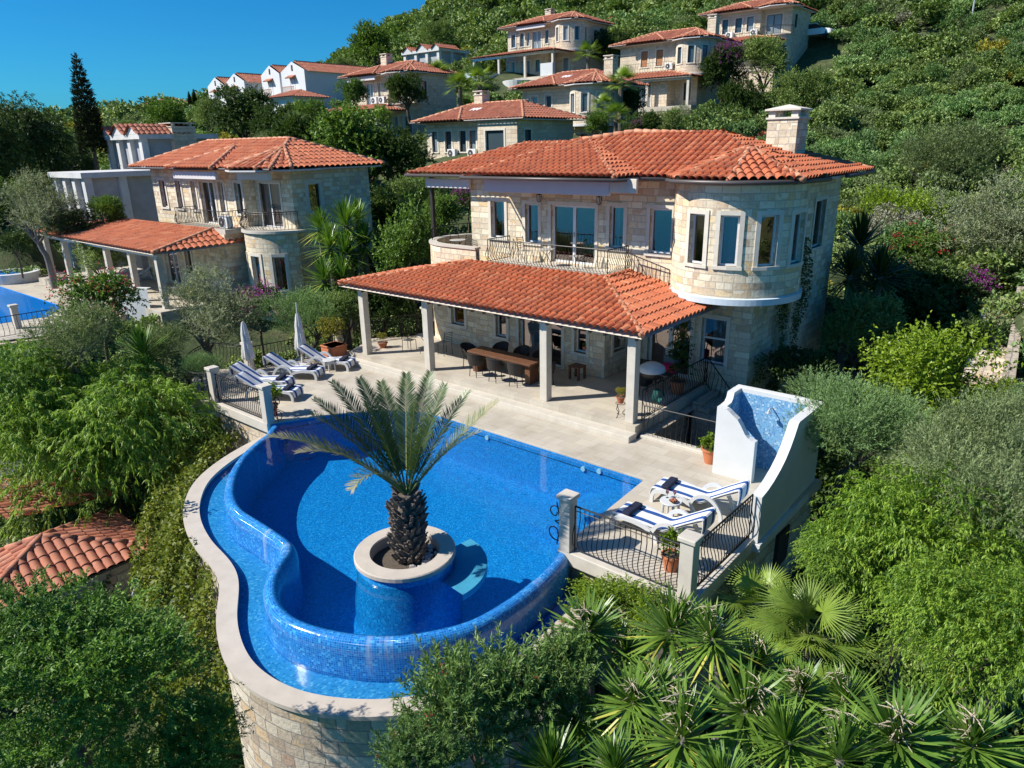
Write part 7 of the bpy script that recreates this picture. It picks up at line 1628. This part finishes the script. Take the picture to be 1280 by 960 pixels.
pq = [at(*k, 0) for k in ((-60, 330), (75, 333), (215, 372), (60, 425), (-60, 436))]; keep &= ~((ux[:, 0] > min(p.x for p in pq) - 1) & (ux[:, 0] < max(p.x for p in pq) - 4) & (ux[:, 1] < max(p.y for p in pq)) & (ux[:, 1] > min(p.y for p in pq) - 1))
uy = []
for D in np.arange(44, 96, 1.7):
    for a in np.arange(math.radians(-80), math.radians(-52), 1.7 / D): r = D + rs2.uniform(-.8, .8); b = a + rs2.uniform(-.8, .8) / D; uy.append((CAM[0] + r * math.sin(b), CAM[1] + r * math.cos(b), r))
uy = np.array(uy); k2 = np.ones(len(uy), bool)
for x0, x1, y0, y1 in ((-42, -20.5, -2.6, 9.5), (min(p.x for p in pq) - 2, max(p.x for p in pq), min(p.y for p in pq) - 1, max(p.y for p in pq) + 1.5)): k2 &= ~((uy[:, 0] > x0) & (uy[:, 0] < x1) & (uy[:, 1] > y0) & (uy[:, 1] < y1))
for o in COL.objects:
    if o.get('category') == 'unfinished house': k2 &= ~((uy[:, 0] > o.location.x - 1) & (uy[:, 0] < o.location.x + 8) & (uy[:, 1] > o.location.y - 1.5) & (uy[:, 1] < o.location.y + 7))
uy = uy[k2]; ux, uz = np.concatenate([ux[keep], uy]), np.concatenate([uz[keep], terr(uy[:, 0], uy[:, 1])])
# how much of each bush is hidden by the slope in front is left to the renderer
reg = np.sin(cand[:, 0] * .11 + 1) * np.cos(cand[:, 1] * .13) + .5 * np.sin(cand[:, 0] * .31 + cand[:, 1] * .27) + rs.randn(len(cand)) * .45
kind = np.where(reg > .75, 0, np.where(reg > .35, 4, np.where(reg > -.1, 1, np.where(reg > -.5, 5, np.where(reg > -.85, 3, 2)))))
kind = np.where((kind == 2) & (rs.rand(len(kind)) < .6), 4, kind); kind = np.where(rs.rand(len(kind)) < .007, 6, kind); kind = np.where(rs.rand(len(kind)) < .03, 7, kind)
kind = np.where((cand[:, 2] > 150) & (rs.rand(len(kind)) < .8), 3, kind)
near = np.argsort(cand[:, 2] + 1000 * ((sx < 800) | (sx > 1310))); ind = set(near[:292].tolist())
KN = ['round bright green scrub bush', 'round dark green scrub bush', 'yellow green scrub bush', 'tall dark scrub bush', 'fresh green fine leaved scrub bush', 'grey green scrub bush', 'reddish scrub bush', 'grey leafless looking scrub bush']
AllQ, AllT, AllM = [], [], []; base = {}
for i in range(8):
    me = KIND['scrub%d' % i]['crown']; n = len(me.polygons); co = np.empty(n * 12, np.float32); me.vertices.foreach_get('co', co); Q = co.reshape(n, 4, 3); tt = np.empty(n * 4, np.float32); me.attributes['tint'].data.foreach_get('value', tt); base[i] = (Q, tt[::4])
for i in range(len(cand)):
    x, y, r, st = cand[i]; k = int(kind[i]); s = st / 2.1 * rs.uniform(.75, 1.45) * (1.25 if k == 3 else 1.0); rz = rs.uniform(0, 6.28)
    if i in ind:
        o = bpy.data.objects.new('scrub_bush', KIND['scrub%d' % k]['crown']); link(o); o.location = (x, y, cz[i] - .15); o.rotation_euler = (0, 0, rz); o.scale = (s, s, s * rs.uniform(.85, 1.2))
        tag(o, KN[k] + ' on the slope to the right of the house', 'shrub', KN[k].replace('bush', 'bushes') + ' on the slope to the right')
    else:
        Q, tt = base[k]; n = 2600 if r < 75 else (1500 if r < 130 else 650); sel = rs.randint(0, len(Q), n); g = (len(Q) / n) ** .40; c, s_ = math.cos(rz), math.sin(rz); P = Q[sel]; ctr = P.mean(1, keepdims=True); P = (ctr + (P - ctr) * g) * s
        R2 = np.array([[c, -s_, 0], [s_, c, 0], [0, 0, 1]]); P = P @ R2.T + np.array([x, y, cz[i] - .15]); AllQ.append(P); AllT.append(tt[sel] + rs.uniform(-.12, .12)); AllM.append(np.full(n, k))
for i in range(len(ux)):
    k = int(rs2.choice([1, 3, 5, 4, 0, 2], p=[.34, .2, .16, .14, .1, .06])); Q, tt = base[k]; n = 420; sel = rs2.randint(0, len(Q), n); P = Q[sel]; ctr = P.mean(1, keepdims=True); s = rs2.uniform(.38, .75) * (1.9 if ux[i, 2] > 47.9 else 1); P = (ctr + (P - ctr) * 2.0) * s
    P = P * np.array([1, 1, rs2.uniform(.7, 1.2)]) + np.array([ux[i, 0], ux[i, 1], uz[i] - .25]); AllQ.append(P); AllT.append(tt[sel] + rs2.uniform(-.12, .12)); AllM.append(np.full(n, k))
if AllQ:
    me = quad_mesh('hillside_scrub', np.concatenate(AllQ), np.concatenate(AllT), ['leaf_scrub_green', 'leaf_scrub_dark', 'leaf_scrub_yellow', 'leaf_scrub_dark', 'leaf_rosemary', 'leaf_grey', 'leaf_scrub_red', 'leaf_scrub_grey'], np.concatenate(AllM))
    tag(link(bpy.data.objects.new('hillside_scrub', me)), 'dense green scrub covering the hillside between the villas', 'scrub', None, 'stuff')
print('SCRUB', len(cand), len(ind), len(me.polygons))
# ------------------------------------------------------------------ small far things
for (x, y), d, lab in (((128, 350), (.3, 1), 'grey sun lounger on the terrace of the neighbouring villa, left one'), ((150, 352), (.3, 1), 'grey sun lounger on the terrace of the neighbouring villa, right one')):
    q_ = at(x, y, .4); place(LG, q_, math.atan2(d[1], d[0]), label=lab, group='loungers of the neighbouring villa')
side_table(at(222, 368, .4), 'small white table on the neighbouring porch behind its corner column')
p = atd(1018, 48, 100); car = thing('parked_car', 'white car parked on the slope right of the highest villa', 'car', p); c0 = Vector(p)
m = MB(); 
def car_sec(x, w, z0, z1): return [(c0.x + x, c0.y - w, c0.z + z0), (c0.x + x, c0.y - w, c0.z + z1), (c0.x + x, c0.y + w, c0.z + z1), (c0.x + x, c0.y + w, c0.z + z0)]
def loft(secs, name, mat, par):
    m = MB(); n = 4; vs = [v for s in secs for v in s]; fs = [(i * n + k, i * n + (k + 1) % n, (i + 1) * n + (k + 1) % n, (i + 1) * n + k) for i in range(len(secs) - 1) for k in range(n)] + [(3, 2, 1, 0), tuple(range(len(vs) - 4, len(vs)))]
    m.add(vs, fs); return m.build(name, mat, par, bevel=.06)
loft([car_sec(-2.1, .8, .45, .8), car_sec(-1.9, .86, .3, .95), car_sec(1.0, .88, .3, 1.0), car_sec(1.9, .84, .3, .85), car_sec(2.1, .75, .4, .7)], 'body', 'car_white', car)
loft([car_sec(-1.95, .76, .96, 1.0), car_sec(-1.7, .70, .96, 1.5), car_sec(.2, .70, .98, 1.52), car_sec(.95, .76, .99, 1.03)], 'cabin', 'car_glass', car)
m = MB(); m.box(c0.x - 1.72, c0.y - .71, c0.z + 1.5, c0.x + .25, c0.y + .71, c0.z + 1.57); m.build('roof', 'car_white', car, bevel=.02)
for x in (-1.3, 1.3):
    for y in (-.86, .7): m = MB(); m.tube([c0 + Vector((x, y, .34)), c0 + Vector((x, y + .18, .34))], .34, 16); w = m.build('wheel', 'tyre_rubber', car)
for x, y0, D, hh, lab in ((1213, 32, 98, 7.5, 'pale lamp pole rising out of frame on the right hillside'),):
    p = atd(x, y0, D); t = thing('lamp_pole', lab, 'pole', p); m = MB(); m.tube([p, p + Vector((0, 0, hh))], [.11, .06], 8); m.tube([p + Vector((0, 0, hh)), p + Vector((-1.2, -.3, hh + .1))], .05, 6); m.build('pole', 'street_pole', t); m = MB(); m.obox(p + Vector((-1.3, -.33, hh + .08)), (.6, .25, .1)); m.build('lamp_head', 'street_pole', t)
# stone path with side wall on the right
a = [at(1232, 395, 1.6), at(1215, 430, .8), at(1235, 470, .2), at(1215, 510, -.5)]
q = [Vector((k.x, k.y, k.z)) for k in (atd(1250, 372, 33), atd(1238, 430, 28), atd(1222, 500, 23), atd(1205, 545, 20))]; m = MB()
m.ribbon([[tuple(k + Vector((-.5, -.25, 0))), tuple(k + Vector((.5, .25, 0)))] for k in q]); tag(m.build('stone_path', 'retaining_stone'), kind='structure')
t = thing('garden_wall', 'low pale stone wall along the path at the right edge', 'wall', q[-1]); m = MB(); rows = []
for k in q: rows.append([tuple(k + Vector((.45, .25, -2))), tuple(k + Vector((.45, .25, .45))), tuple(k + Vector((.75, .4, .45))), tuple(k + Vector((.75, .4, -2)))])
m.ribbon(rows); m.build('masonry', 'rubble_stone', t)
t = thing('garden_wall', 'shaded stone terrace wall at the right edge', 'wall', atd(1270, 480, 22)); m = MB(); a, b = atd(1238, 478, 22.5), atd(1330, 470, 22); m.ribbon([[(a.x, a.y, a.z - 2.5), (a.x, a.y, a.z)], [(b.x, b.y, b.z - 2.5), (b.x, b.y, b.z)]]); m.ribbon([[(a.x, a.y, a.z), (a.x + .2, a.y + .4, a.z)], [(b.x, b.y, b.z), (b.x + .2, b.y + .4, b.z)]]); m.build('masonry', 'rubble_stone', t)
